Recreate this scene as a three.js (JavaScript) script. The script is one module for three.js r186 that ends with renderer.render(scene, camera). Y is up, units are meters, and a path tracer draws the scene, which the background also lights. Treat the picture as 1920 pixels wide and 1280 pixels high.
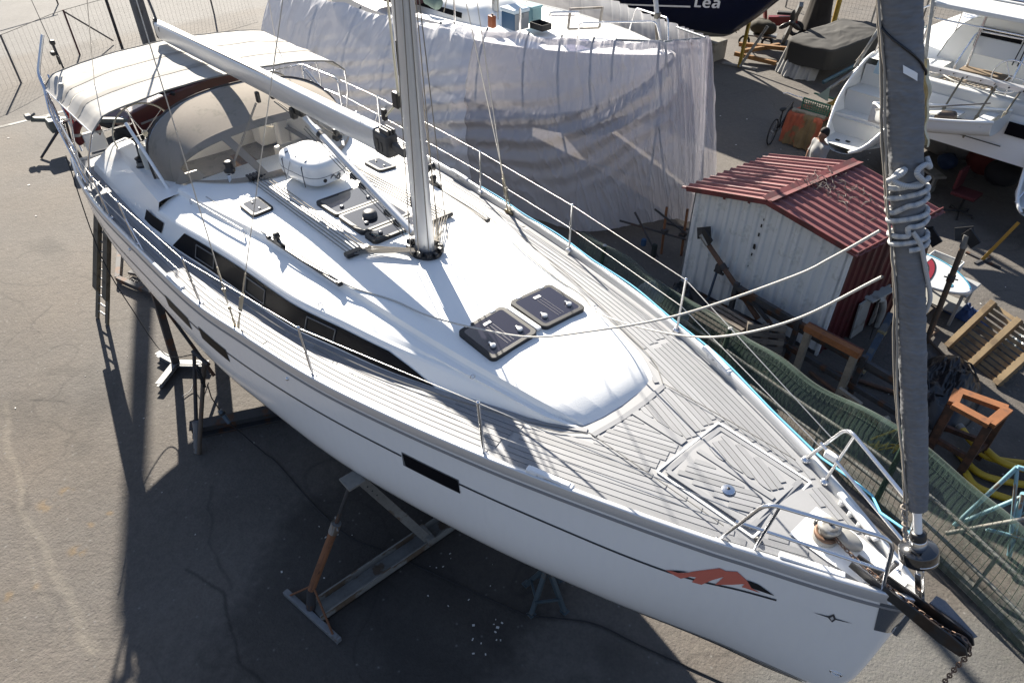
import * as THREE from 'three';
import { RoundedBoxGeometry } from 'three/addons/geometries/RoundedBoxGeometry.js';
import { mergeGeometries, mergeVertices, toCreasedNormals } from 'three/addons/utils/BufferGeometryUtils.js';
import { MarchingCubes } from 'three/addons/objects/MarchingCubes.js';
import { FontLoader } from 'three/addons/loaders/FontLoader.js';
import { TextGeometry } from 'three/addons/geometries/TextGeometry.js';

// ---------------------------------------------------------------- camera, sky, sun, exposure
const scene = new THREE.Scene();
const camera = new THREE.PerspectiveCamera(51.38, 1024 / 682, 0.1, 900);
camera.position.set(5.509, 7.737, 3.575);
{
  const yaw = 3.859288, pit = 0.684750;
  camera.lookAt(5.509 + Math.cos(pit) * Math.cos(yaw), 7.737 - Math.sin(pit), 3.575 + Math.cos(pit) * Math.sin(yaw));
}
scene.add(camera);

const SUN = new THREE.Vector3(-0.828, 0.466, -0.311).normalize();
{ // computed clear sky with a bright aureole round the sun
  const W = 256, H = 128, d = new Float32Array(W * H * 4), v = new THREE.Vector3();
  for (let j = 0; j < H; j++) for (let i = 0; i < W; i++) {
    const el = ((j + 0.5) / H - 0.5) * Math.PI, az = ((i + 0.5) / W - 0.5) * 2 * Math.PI;
    v.set(Math.cos(el) * Math.cos(az), Math.sin(el), Math.cos(el) * Math.sin(az));
    const h = Math.max(v.y, 0), t = Math.pow(1 - h, 2.6), c = Math.max(v.dot(SUN), 0);
    const a = 0.55 * Math.pow(c, 6) + 1.2 * Math.pow(c, 40);
    let r = 0.20 + 0.46 * t + a * 0.95, g = 0.31 + 0.45 * t + a * 0.9, b = 0.56 + 0.32 * t + a * 0.8;
    if (v.y < 0) { const k = Math.min(1, -v.y * 8); r = r * (1 - k) + 0.16 * k; g = g * (1 - k) + 0.15 * k; b = b * (1 - k) + 0.14 * k; }
    const o = (j * W + i) * 4, s = 0.255; d[o] = r * s; d[o + 1] = g * s; d[o + 2] = b * s; d[o + 3] = 1;
  }
  const sky = new THREE.DataTexture(d, W, H, THREE.RGBAFormat, THREE.FloatType);
  sky.mapping = THREE.EquirectangularReflectionMapping; sky.magFilter = THREE.LinearFilter; sky.needsUpdate = true;
  scene.background = sky; scene.environment = sky;
}
const sun = new THREE.DirectionalLight(new THREE.Color(1.0, 0.92, 0.80), 4.6);
sun.position.copy(SUN).multiplyScalar(60);
sun.castShadow = true; sun.shadow.mapSize.set(4096, 4096); sun.shadow.radius = 1;
Object.assign(sun.shadow.camera, { left: -32, right: 32, top: 32, bottom: -32, near: 1, far: 140 });
scene.add(sun, sun.target);
const renderer = new THREE.WebGLRenderer({ antialias: true });
renderer.toneMapping = THREE.LinearToneMapping;
renderer.toneMappingExposure = 3.6;
renderer.shadowMap.enabled = true;

// ---------------------------------------------------------------- helpers
const V = (x, y, z) => new THREE.Vector3(x, y, z);
let seed = 7;
const rnd = () => { seed = (seed * 1664525 + 1013904223) >>> 0; return seed / 4294967296; };
const rr = (a, b) => a + (b - a) * rnd();
function hash(x, y, s) { let n = Math.imul(x, 374761393) + Math.imul(y, 668265263) + Math.imul(s, 1442695041); n = Math.imul(n ^ (n >>> 13), 1274126177); return ((n ^ (n >>> 16)) >>> 0) / 4294967296; }
function vnoise(x, y, s) {
  const xi = Math.floor(x), yi = Math.floor(y); let fx = x - xi, fy = y - yi; fx = fx * fx * (3 - 2 * fx); fy = fy * fy * (3 - 2 * fy);
  const a = hash(xi, yi, s), b = hash(xi + 1, yi, s), c = hash(xi, yi + 1, s), d = hash(xi + 1, yi + 1, s);
  return a + (b - a) * fx + (c - a) * fy + (a - b - c + d) * fx * fy;
}
function fbm(x, y, s, n = 4) { let v = 0, a = 0.5, t = 0; for (let i = 0; i < n; i++) { v += a * vnoise(x, y, s + i); t += a; x *= 2.03; y *= 2.03; a *= 0.5; } return v / t; }
const smooth = (a, b, x) => { const t = Math.min(1, Math.max(0, (x - a) / (b - a))); return t * t * (3 - 2 * t); };
const s2l = c => (c <= 0.04045 ? c / 12.92 : Math.pow((c + 0.055) / 1.055, 2.4));
const l2s = c => (c <= 0.0031308 ? c * 12.92 : 1.055 * Math.pow(c, 1 / 2.4) - 0.055);
// a tile of size n: fn(u, v) gives [r, g, b] linear; stored as sRGB
const LUT = Uint8Array.from({ length: 4097 }, (_, i) => Math.round(l2s(i / 4096) * 255));
function colourTex(n, fn, m = n) {
  const d = new Uint8Array(n * m * 4);
  for (let j = 0; j < m; j++) for (let i = 0; i < n; i++) {
    const c = fn((i + 0.5) / n, (j + 0.5) / m), o = (j * n + i) * 4;
    for (let k = 0; k < 3; k++) d[o + k] = LUT[Math.max(0, Math.min(4096, (c[k] * 4096) | 0))];
    d[o + 3] = 255;
  }
  const t = new THREE.DataTexture(d, n, m); t.colorSpace = THREE.SRGBColorSpace; t.wrapS = t.wrapT = THREE.RepeatWrapping;
  t.magFilter = THREE.LinearFilter; t.minFilter = THREE.LinearMipmapLinearFilter; t.generateMipmaps = true; t.needsUpdate = true; return t;
}
function grayTex(n, fn) {
  const d = new Uint8Array(n * n * 4);
  for (let j = 0; j < n; j++) for (let i = 0; i < n; i++) { const c = Math.max(0, Math.min(255, Math.round(fn((i + 0.5) / n, (j + 0.5) / n) * 255))), o = (j * n + i) * 4; d[o] = d[o + 1] = d[o + 2] = c; d[o + 3] = 255; }
  const t = new THREE.DataTexture(d, n, n); t.wrapS = t.wrapT = THREE.RepeatWrapping; t.magFilter = THREE.LinearFilter; t.minFilter = THREE.LinearMipmapLinearFilter; t.generateMipmaps = true; t.needsUpdate = true; return t;
}
// noise that tiles on the unit square
function tnoise(u, v, f, s) { const w = (x, y) => { const xi = Math.floor(x), yi = Math.floor(y); let fx = x - xi, fy = y - yi; fx = fx * fx * (3 - 2 * fx); fy = fy * fy * (3 - 2 * fy); const m = a => ((a % f) + f) % f; const a = hash(m(xi), m(yi), s), b = hash(m(xi + 1), m(yi), s), c = hash(m(xi), m(yi + 1), s), d = hash(m(xi + 1), m(yi + 1), s); return a + (b - a) * fx + (c - a) * fy + (a - b - c + d) * fx * fy; }; return w(u * f, v * f); }
function tfbm(u, v, f, s, n = 4) { let x = 0, a = 0.5, t = 0; for (let i = 0; i < n; i++) { x += a * tnoise(u, v, f, s + i); t += a; f *= 2; a *= 0.5; } return x / t; }

// piecewise cubic through a table of [x, y]
function tab(T) {
  const n = T.length, m = [];
  const sl = T.map((p, i) => (i < n - 1 ? (T[i + 1][1] - p[1]) / (T[i + 1][0] - p[0]) : 0));
  for (let i = 0; i < n; i++) { if (i === 0) m.push(sl[0]); else if (i === n - 1) m.push(sl[n - 2]); else m.push(sl[i - 1] * sl[i] <= 0 ? 0 : 2 * sl[i - 1] * sl[i] / (sl[i - 1] + sl[i])); }
  return x => {
    if (x <= T[0][0]) return T[0][1]; if (x >= T[n - 1][0]) return T[n - 1][1];
    let i = 0; while (x > T[i + 1][0]) i++;
    const h = T[i + 1][0] - T[i][0], t = (x - T[i][0]) / h, t2 = t * t, t3 = t2 * t;
    return (2 * t3 - 3 * t2 + 1) * T[i][1] + (t3 - 2 * t2 + t) * h * m[i] + (-2 * t3 + 3 * t2) * T[i + 1][1] + (t3 - t2) * h * m[i + 1];
  };
}

// materials
const tone = (r, g, b) => { const m = Math.max(r, g, b); return 0.56 + 0.44 * smooth(0.45, 0.72, m); }; // paints below white are kept to outdoor base colours
function mat(r, g, b, rough = 0.6, metal = 0, o = {}) { const q = metal > 0.4 || o.transmission > 0.2 ? 1 : tone(r, g, b); r *= q; g *= q; b *= q; return new THREE.MeshPhysicalMaterial(Object.assign({ color: new THREE.Color().setRGB(r, g, b), roughness: rough, metalness: metal, side: THREE.DoubleSide }, o)); }
function worn(base, amt, spots, rough = 0.7, metal = 0, o = {}) { // mottled painted or rusty surface, 1 m tile
  { const q = tone(...base); base = base.map(a => a * q); spots = spots.map(a => a * q); }
  if (worn.lite) { // far things share three mottled patterns
    const k = (worn.k = ((worn.k || 0) + 1) % 3); worn.P = worn.P || [];
    if (!worn.P[k]) worn.P[k] = colourTex(256, (u, v) => { const n = tfbm(u, v, 4, 811 + k * 13), f = tfbm(u, v, 32, 823 + k, 2), q = smooth(0.56, 0.68, tfbm(u, v, 6, 837 + k, 5)); const a = 0.8 * (1 + 0.22 * (n - 0.5) * 2 + 0.2 * (f - 0.5)) * (1 - 0.35 * q); return [a, a * (1 - 0.05 * q), a * (1 - 0.1 * q)]; });
    return new THREE.MeshPhysicalMaterial(Object.assign({ map: worn.P[k], color: new THREE.Color().setRGB(base[0] * 1.25, base[1] * 1.25, base[2] * 1.25), roughness: rough, metalness: metal, side: THREE.DoubleSide }, o));
  }
  const s = (worn.n = (worn.n || 0) + 17);
  const t = colourTex(256, (u, v) => { const n = tfbm(u, v, 4, s), f = tfbm(u, v, 32, s + 5, 2), q = smooth(0.56, 0.68, tfbm(u, v, 6, s + 9, 5)); const k = 1 + amt * (n - 0.5) * 2 + amt * (f - 0.5); return [0, 1, 2].map(i => base[i] * k * (1 - q) + spots[i] * q * (0.8 + 0.4 * f)); });
  return new THREE.MeshPhysicalMaterial(Object.assign({ map: t, roughness: rough, metalness: metal, side: THREE.DoubleSide }, o));
}

// geometry
const plain = g => { let q = g.index ? g.toNonIndexed() : g; for (const k of Object.keys(q.attributes)) if (!['position', 'normal', 'uv'].includes(k)) q.deleteAttribute(k); if (!q.attributes.normal) q.computeVertexNormals(); if (!q.attributes.uv) boxUV(q); q.morphAttributes = {}; return q; };
function boxUV(g, s = 1) { // uv in metres by main direction
  const p = g.attributes.position, n = g.attributes.normal, a = new Float32Array(p.count * 2);
  for (let i = 0; i < p.count; i++) { const x = Math.abs(n.getX(i)), y = Math.abs(n.getY(i)), z = Math.abs(n.getZ(i)); let u, v; if (y >= x && y >= z) { u = p.getX(i); v = p.getZ(i); } else if (x >= z) { u = p.getZ(i); v = p.getY(i); } else { u = p.getX(i); v = p.getY(i); } a[i * 2] = u * s; a[i * 2 + 1] = v * s; }
  g.setAttribute('uv', new THREE.BufferAttribute(a, 2)); return g;
}
const join = l => (Array.isArray(l) ? (l.length === 1 ? plain(l[0]) : mergeGeometries(l.map(plain))) : plain(l));
function rod(a, b, r, r2 = r, seg = 8) { const d = b.clone().sub(a), g = new THREE.CylinderGeometry(r2, r, d.length(), seg, 1); g.applyQuaternion(new THREE.Quaternion().setFromUnitVectors(V(0, 1, 0), d.clone().normalize())); const m = a.clone().add(b).multiplyScalar(0.5); return boxUV(plain(g.translate(m.x, m.y, m.z))); }
function tube(pts, r, seg = 40, rs = 8, tension = 0.5, closed = false) { return plain(new THREE.TubeGeometry(new THREE.CatmullRomCurve3(pts, closed, 'catmullrom', tension), seg, r, rs, closed)); }
function poly(pts, r, rs = 8, bend = 0.08) { // pipe with straight runs and rounded bends
  const c = new THREE.CurvePath(), n = pts.length; let prev = pts[0];
  for (let i = 1; i < n - 1; i++) { const a = pts[i].clone().add(pts[i - 1].clone().sub(pts[i]).setLength(Math.min(bend, pts[i - 1].distanceTo(pts[i]) * 0.45))), b = pts[i].clone().add(pts[i + 1].clone().sub(pts[i]).setLength(Math.min(bend, pts[i + 1].distanceTo(pts[i]) * 0.45))); c.add(new THREE.LineCurve3(prev, a)); c.add(new THREE.QuadraticBezierCurve3(a, pts[i], b)); prev = b; }
  c.add(new THREE.LineCurve3(prev, pts[n - 1]));
  const P = []; for (const q of c.curves) { const k = q.isQuadraticBezierCurve3 ? 6 : 1; for (let i = 0; i < k; i++) P.push(q.getPoint(i / k)); } P.push(pts[n - 1]);
  return pipe(P, r, rs);
}
function pipe(P, r, rs = 8) { // sweep through given points without resampling
  const pos = [], idx = []; let up = V(0, 1, 0), R = Array.isArray(r) ? r : null;
  for (let i = 0; i < P.length; i++) {
    const t = (i === 0 ? P[1].clone().sub(P[0]) : i === P.length - 1 ? P[i].clone().sub(P[i - 1]) : P[i + 1].clone().sub(P[i - 1])).normalize();
    let s = up.clone().cross(t); if (s.lengthSq() < 1e-4) s = V(1, 0, 0).cross(t); s.normalize(); const u = t.clone().cross(s).normalize(); up = u;
    for (let k = 0; k < rs; k++) { const a = k / rs * 2 * Math.PI, q = R ? R[i] : r; pos.push(P[i].x + q * (Math.cos(a) * s.x + Math.sin(a) * u.x), P[i].y + q * (Math.cos(a) * s.y + Math.sin(a) * u.y), P[i].z + q * (Math.cos(a) * s.z + Math.sin(a) * u.z)); }
  }
  for (let i = 0; i < P.length - 1; i++) for (let k = 0; k < rs; k++) { const a = i * rs + k, b = i * rs + (k + 1) % rs, c = a + rs, d = b + rs; idx.push(a, c, b, b, c, d); }
  for (let k = 1; k < rs - 1; k++) { idx.push(0, k, k + 1); const e = (P.length - 1) * rs; idx.push(e, e + k + 1, e + k); }
  const g = new THREE.BufferGeometry(); g.setAttribute('position', new THREE.Float32BufferAttribute(pos, 3)); g.setIndex(idx); g.computeVertexNormals(); return boxUV(plain(g));
}
function box(w, h, d, x = 0, y = 0, z = 0, r = 0.006) { const g = plain(r > 0 ? new RoundedBoxGeometry(w, h, d, 1, Math.min(r, w * 0.3, h * 0.3, d * 0.3)) : new THREE.BoxGeometry(w, h, d)); g.translate(x, y, z); return boxUV(g); }
function beam(a, b, w, h, up = V(0, 1, 0), r = 0.004) { // bar from a to b: h along up, w across
  const d = b.clone().sub(a), L = d.length(), x = d.clone().normalize(); let z = x.clone().cross(up); if (z.lengthSq() < 1e-5) z = x.clone().cross(V(1, 0, 0)); z.normalize(); const y = z.clone().cross(x);
  const g = boxUV(plain(r > 0 ? new RoundedBoxGeometry(L, h, w, 1, Math.min(r, w * 0.3, h * 0.3)) : new THREE.BoxGeometry(L, h, w)));
  g.applyMatrix4(new THREE.Matrix4().makeBasis(x, y, z)); const m = a.clone().add(b).multiplyScalar(0.5); return g.translate(m.x, m.y, m.z);
}
function grid(nu, nv, fn, uvs = null) { // fn(i/nu, j/nv) -> Vector3
  const pos = [], uv = [], idx = [];
  for (let j = 0; j <= nv; j++) for (let i = 0; i <= nu; i++) { const p = fn(i / nu, j / nv); pos.push(p.x, p.y, p.z); const q = uvs ? uvs(i / nu, j / nv, p) : [i / nu, j / nv]; uv.push(q[0], q[1]); }
  for (let j = 0; j < nv; j++) for (let i = 0; i < nu; i++) { const a = j * (nu + 1) + i, b = a + 1, c = a + nu + 1, d = c + 1; idx.push(a, b, d, a, d, c); }
  const g = new THREE.BufferGeometry(); g.setAttribute('position', new THREE.Float32BufferAttribute(pos, 3)); g.setAttribute('uv', new THREE.Float32BufferAttribute(uv, 2)); g.setIndex(idx); g.computeVertexNormals(); return plain(g);
}
function prism(pts, depth, o = {}) { // outline in x,y extruded along z, centred on z = 0
  const s = new THREE.Shape(pts.map(p => new THREE.Vector2(p[0], p[1]))); for (const h of o.holes || []) s.holes.push(new THREE.Path(h.map(p => new THREE.Vector2(p[0], p[1]))));
  const g = new THREE.ExtrudeGeometry(s, { depth, bevelEnabled: !!o.bevel, bevelSize: o.bevel || 0, bevelThickness: o.bevel || 0, bevelSegments: 2, curveSegments: 8 }); g.translate(0, 0, -depth / 2); return boxUV(plain(g));
}
function roundRect(w, h, r, n = 5) { const o = []; for (const [sx, sy, a0] of [[1, 1, 0], [-1, 1, 1], [-1, -1, 2], [1, -1, 3]]) for (let i = 0; i <= n; i++) { const a = (a0 + i / n) * Math.PI / 2; o.push([sx * (w / 2 - r) + r * Math.cos(a), sy * (h / 2 - r) + r * Math.sin(a)]); } return o; }
const rot = (g, ax, a) => { if (ax === 'x') g.rotateX(a); else if (ax === 'y') g.rotateY(a); else g.rotateZ(a); return g; };
function lathe(pts, seg = 24) { return plain(new THREE.LatheGeometry(pts.map(p => new THREE.Vector2(p[0], p[1])), seg)); }

// objects
const used = new Map();
function numbered(n) { const k = used.get(n) || 0; used.set(n, k + 1); return k ? n + '_' + String(k).padStart(3, '0') : n; }
function thing(name, label, category, at = [0, 0, 0], group) { const o = new THREE.Group(); o.name = numbered(name); o.position.set(...at); o.userData = { label, category }; if (group) o.userData.group = group; scene.add(o); return o; }
function part(name, geo, m, parent, label) { // geometry is given in world metres; it is moved into the frame of its thing
  let g = join(geo), t = parent; while (t && t !== scene && t.parent !== scene) t = t.parent;
  if (t && t !== scene && t.isGroup) { if (g === geo) g = g.clone(); g.translate(-t.position.x, -t.position.y, -t.position.z); }
  const o = new THREE.Mesh(g, m); o.name = parent === scene ? numbered(name) : name; o.castShadow = o.receiveShadow = true; if (label) o.userData.label = label; parent.add(o); return o;
}
function parts(name, list, m, parent, label) { return (Array.isArray(list) ? list : [list]).map(g => part(name, g, m, parent, label)); } // each piece a mesh of its own
function solo(name, geo, m, label, category, group) { const o = part(name, geo, m, scene); o.userData = { label, category }; if (group) o.userData.group = group; return o; }
function struct(name, geo, m) { const o = part(name, geo, m, scene); o.userData.kind = 'structure'; return o; }
function copyOf(o, at, turn = 0, label) { const c = o.clone(); c.name = numbered(o.name.replace(/_\d{3}$/, '')); c.position.set(...at); c.rotation.y = turn; c.userData = Object.assign({}, o.userData); if (label) c.userData.label = label; scene.add(c); return c; }
// ---------------------------------------------------------------- ground
{
  const N = 2048, X0 = -32, Z0 = -27, S = 42; // one 42 m window of yard, about 2 cm a texel
  const seg = (px, pz, a, b) => { const dx = b[0] - a[0], dz = b[1] - a[1], t = Math.max(0, Math.min(1, ((px - a[0]) * dx + (pz - a[1]) * dz) / (dx * dx + dz * dz))); return Math.hypot(px - a[0] - t * dx, pz - a[1] - t * dz); };
  const line = (px, pz, P) => { let m = 9; for (let i = 1; i < P.length; i++) m = Math.min(m, seg(px, pz, P[i - 1], P[i])); return m; };
  const streak = [[-6.2, 4.3], [-4.87, 4.55], [-3.7, 4.6], [-3.12, 4.6], [-2.28, 4.53], [-1.69, 4.55], [-0.85, 4.52]];
  const streak2 = [[-3.0, 4.75], [-2.1, 4.78], [-1.25, 4.72]];
  const orange = [[-3.5, 4.38, 0.16], [-3.59, 4.1, 0.12], [-2.79, 3.76, 0.06], [-2.76, 4.03, 0.07], [-2.43, 4.29, 0.13], [-2.26, 4.87, 0.1], [-2.3, 5.13, 0.11], [-3.1, 4.0, 0.05]];
  const cracks = [[[5.2, -2.9], [5.55, -2.75], [5.78, -3.0], [5.9, -3.5], [6.3, -3.9]], [[5.68, -2.6], [5.9, -2.75], [6.0, -2.5], [6.6, -2.3]], [[5.9, -3.0], [6.5, -3.0]], [[-2.3, 2.5], [-1.4, 2.9], [-0.6, 3.0]], [[-1.2, 3.3], [-0.6, 3.1], [0.4, 3.3], [0.9, 3.2]], [[-8.6, 3.0], [-8.1, 3.5], [-7.8, 3.4]], [[-6.0, 4.0], [-5.6, 3.6]]];
  const low = (fn, n = 640) => { const A = new Float32Array(n * n); for (let j = 0; j < n; j++) for (let i = 0; i < n; i++) A[j * n + i] = fn(5.509 + (X0 + (i + 0.5) / n * S - 5.509) / 0.957, 3.575 + (Z0 + (j + 0.5) / n * S - 3.575) / 0.957); return (u, v) => { const x = Math.min(n - 1.001, Math.max(0, u * n - 0.5)), y = Math.min(n - 1.001, Math.max(0, v * n - 0.5)), i = x | 0, j = y | 0, f = x - i, g = y - j, o = j * n + i; return A[o] * (1 - f) * (1 - g) + A[o + 1] * f * (1 - g) + A[o + n] * (1 - f) * g + A[o + n + 1] * f * g; }; };
  const nBig = low((x, z) => fbm(x * 0.16, z * 0.16, 3, 4)), nTint = low((x, z) => fbm(x * 0.45 + 9, z * 0.45, 41, 4)), nOil = low((x, z) => fbm(x * 0.55 + 31, z * 0.8, 61, 5)), nVein = low((x, z) => fbm(x * 0.33 + 3, z * 0.33, 101, 4)), nWob = low((x, z) => fbm(x * 1.7, z * 1.7, 77, 3)), nW2 = low((x, z) => fbm(x * 3, z * 3, 15, 2)), nMed = low((x, z) => fbm(x * 0.8 + 4 * fbm(x * 0.16, z * 0.16, 3, 4), z * 0.8, 11, 4));
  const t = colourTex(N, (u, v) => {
    const x = 5.509 + (X0 + u * S - 5.509) / 0.957, z = 3.575 + (Z0 + v * S - 3.575) / 0.957;
    const big = nBig(u, v), med = nMed(u, v), fine = hash(Math.floor(u * N), Math.floor(v * N), 5), gr = vnoise(x * 14, z * 14, 23);
    let k = 0.083 * (0.72 + 0.36 * big + 0.34 * med + 0.16 * (gr - 0.5) + 0.26 * (fine - 0.5));
    let c = [k * 1.04, k * 0.94, k * 0.82];
    const tint = nTint(u, v); c[0] *= 0.95 + 0.14 * tint; c[2] *= 1.08 - 0.16 * tint;
    // oily and damp stains
    const oil = smooth(0.58, 0.76, nOil(u, v)); for (let i = 0; i < 3; i++) c[i] *= 1 - 0.26 * oil;
    // damp patch under the bow, enlarged and deepened to darken the hull shadow
    const dampShade = smooth(0.12, -0.12, Math.hypot((x - 0.6) / 1.75, (z - 1.1) / 2.4) - 1 + 0.35 * (med - 0.5) + 0.25 * (gr - 0.5) * 0.3); for (let i = 0; i < 3; i++) c[i] *= 1 - 0.46 * dampShade;
    // work yard by the shed: darker asphalt with scuffs
    const yard = smooth(-4.4, -5.4, z + 0.12 * x) * smooth(-14, -10, x) * smooth(-12.5, -9.5, z); for (let i = 0; i < 3; i++) c[i] *= 1 - (0.2 + 0.16 * med) * yard;
    // pale scraped tracks
    if (x > -7.2 && x < 0.2 && z > 2.9 && z < 6.4) {
    const wob = 0.25 * (nWob(u, v) - 0.5);
    const tr = smooth(0.085, 0.01, line(x, z + wob, streak)) * (0.35 + 0.9 * med) + 0.55 * smooth(0.07, 0.01, line(x, z + wob * 0.6, streak2)) * med; c[0] += 0.03 * tr; c[1] += 0.027 * tr; c[2] += 0.02 * tr;
    // faded orange spray marks
    for (const o of orange) { const d = Math.hypot((x - o[0]) * 0.8, z - o[1] + 0.3 * (x - o[0])); const q = smooth(o[2], o[2] * 0.3, d) * smooth(0.35, 0.6, vnoise(x * 9, z * 9, 91)); c[0] += 0.034 * q; c[1] += 0.012 * q; c[2] -= 0.012 * q; }
    }
    // dark skid and hairline cracks
    if ((x > -9 && x < 1.2 && z > 2.2 && z < 4.3) || (x > 5 && x < 7 && z > -4.2 && z < -2)) {
    const w2 = 0.12 * (nW2(u, v) - 0.5);
    for (const q of cracks) { const d = line(x + w2, z - w2, q); if (d < 0.03) { const m = 1 - (d < 9 && q.length === 3 ? 0.3 : 0.5) * smooth(0.03, 0.006, d); c = c.map(a => a * m); } }
    }
    const veins = Math.abs(nVein(u, v) - 0.5); if (veins < 0.006) { const m = 1 - 0.22 * smooth(0.006, 0.001, veins); c = c.map(a => a * m); }
    // cement apron of paler slabs beside the fence
    const apron = smooth(-4.6, -4.2, z - 0.265 * (x - 4.2) + 3.85) * smooth(5.0, 5.6, x + 0.5 * (z + 2.6) + 0.4 * med); if (apron > 0) { const a = 0.085 * (0.65 + 0.5 * med + 0.25 * fbm(x * 4, z * 1.2, 131, 3)); c = c.map((q, i) => q * (1 - apron) + apron * a * [1, 0.98, 0.92][i]); }
    // grit
    if (fine > 0.9965 && hash(Math.floor(u * N), Math.floor(v * N), 9) > 0.4) { const g = 0.09 + 0.11 * hash(Math.floor(u * N), Math.floor(v * N), 19); c = [g, g * 0.97, g * 0.92]; }
    // street beyond the fence
    const road = smooth(-25.2, -26.2, x - 0.02 * z); if (road > 0) { const a = 0.115 * (0.8 + 0.3 * med + 0.16 * (gr - 0.5) + 0.1 * (fine - 0.5)); c = c.map((q, i) => q * (1 - road) + road * a * [1, 0.965, 0.92][i]); }
    return c;
  });
  t.wrapS = t.wrapT = THREE.MirroredRepeatWrapping; t.anisotropy = 8;
  const bump = grayTex(512, (u, v) => 0.45 * tfbm(u, v, 64, 3, 3) + 0.35 * tfbm(u, v, 16, 8, 3) + 0.2 * hash(Math.floor(u * 512), Math.floor(v * 512), 2));
  const g = new THREE.PlaneGeometry(600, 600, 1, 1).rotateX(-Math.PI / 2), p = g.attributes.position, uv = g.attributes.uv;
  for (let i = 0; i < p.count; i++) uv.setXY(i, (p.getX(i) - X0) / S, (p.getZ(i) - Z0) / S);
  bump.repeat.set(28, 28);
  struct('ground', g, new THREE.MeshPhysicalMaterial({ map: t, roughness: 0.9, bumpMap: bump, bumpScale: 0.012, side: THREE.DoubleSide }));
  // painted edge line and the street kerb
  const paint = worn([0.5, 0.49, 0.46], 0.15, [0.24, 0.23, 0.21], 0.85);
  struct('road_line', [beam(V(-17.6, 0.005, 6.0), V(-18.0, 0.005, -1.4), 0.14, 0.006, V(0, 1, 0), 0)], paint);
  // paint flakes and litter on the asphalt
  const bits = []; const spot = (x, z, n, r, s) => { for (let i = 0; i < n; i++) { const a = rr(0, 6.28), q = r * Math.sqrt(rnd()), k = rr(0.3, 1) * s; const b = box(k, 0.006, k * rr(0.3, 0.8), 0, 0, 0, 0); b.rotateY(rr(0, 3)); b.translate(x + q * Math.cos(a), 0.008, z + q * Math.sin(a)); bits.push(b); } };
  spot(1.3, 0.7, 12, 0.6, 0.025); spot(2.2, 1.1, 12, 0.3, 0.035); spot(0.0, 1.9, 9, 0.6, 0.03); spot(-4, 2.8, 18, 3, 0.025); spot(-10, 3, 40, 6, 0.04); spot(-20, 0, 60, 9, 0.06); spot(2, -8, 40, 4, 0.05); spot(-4, -13, 40, 5, 0.05);
  const o = part('paint_flakes', bits, mat(0.62, 0.6, 0.56, 0.8), scene); o.userData.kind = 'stuff';
  o.userData.label = 'scattered white paint flakes and litter on the asphalt';
}
// ---------------------------------------------------------------- the sailing yacht: hull and deck
const Y0 = 3.65; // yacht drawings are measured from the mast foot, this high above the ground
const P = (x, y, z) => V(x, y + Y0, z);
const M = {};
M.gel = mat(0.80, 0.80, 0.785, 0.28, 0, { clearcoat: 0.5, clearcoatRoughness: 0.12 });
M.hullGel = new THREE.MeshPhysicalMaterial({ map: colourTex(512, (u, v) => { const n = tfbm(u, v, 3, 71, 5), s = tfbm(u, v * 0.25, 48, 77, 2); const k = 0.80 * (0.965 + 0.05 * n - 0.03 * s * s); return [k, k, k * 0.985]; }), roughness: 0.24, clearcoat: 0.6, clearcoatRoughness: 0.08, side: THREE.DoubleSide });
M.nonskid = new THREE.MeshPhysicalMaterial({ color: new THREE.Color().setRGB(0.80, 0.80, 0.775), roughness: 0.55, bumpMap: grayTex(128, (u, v) => tfbm(u, v, 32, 4, 2)), bumpScale: 0.0005, side: THREE.DoubleSide });
M.nonskid.bumpMap.repeat.set(5, 5);
M.steel = mat(0.72, 0.72, 0.73, 0.16, 1);
M.alu = new THREE.MeshPhysicalMaterial({ color: new THREE.Color().setRGB(0.60, 0.61, 0.62), roughness: 0.36, metalness: 0.55, side: THREE.DoubleSide });
M.whitePaint = mat(0.78, 0.78, 0.77, 0.35);
M.black = mat(0.018, 0.018, 0.02, 0.4);
M.blackRubber = mat(0.02, 0.02, 0.022, 0.75);
M.glassDark = mat(0.009, 0.010, 0.014, 0.4, 0, { specularIntensity: 0.12 });
M.rope = new THREE.MeshPhysicalMaterial({ map: colourTex(64, (u, v) => { const s = Math.sin((u * 3 + v * 3) * 2 * Math.PI) * 0.5 + 0.5; const k = 0.36 + 0.2 * s; return [k, k * 0.97, k * 0.9]; }), roughness: 0.9, side: THREE.DoubleSide }); M.rope.map.repeat.set(14, 14);
M.ropeGrey = mat(0.34, 0.33, 0.31, 0.9); M.ropeTan = mat(0.42, 0.38, 0.32, 0.9);
M.wire = mat(0.5, 0.49, 0.47, 0.3, 0.9);
M.blueRope = mat(0.12, 0.42, 0.62, 0.75);

const hb = tab([[-6.5, 1.98], [-5.5, 2.12], [-4.5, 2.16], [-3.3, 2.13], [-2, 2.08], [-1.5, 2.04], [-0.8, 1.95], [0.5, 1.75], [1.5, 1.53], [2.49, 1.26], [3.4, 0.95], [4.23, 0.62], [4.44, 0.52], [4.9, 0.3], [5.2, 0.14], [5.36, 0.035]]);
const hs = tab([[-6.5, -0.6], [-1.5, -0.56], [-0.8, -0.51], [0.5, -0.42], [2.49, -0.22], [3.7, -0.12], [4.4, -0.08], [5.36, -0.05]]);
const hk = tab([[-6.5, -1.6], [-5, -1.75], [-3, -1.92], [0, -2.04], [2, -2.06], [3.5, -2.02], [4.5, -1.9], [5.0, -1.7], [5.2, -1.5], [5.3, -1.2], [5.36, -0.1]]);
const hp = tab([[-6.5, 6], [-2, 8.5], [0, 8.5], [2, 6.2], [3.5, 3.9], [4.5, 2.0], [5.36, 1.3]]);
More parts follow.
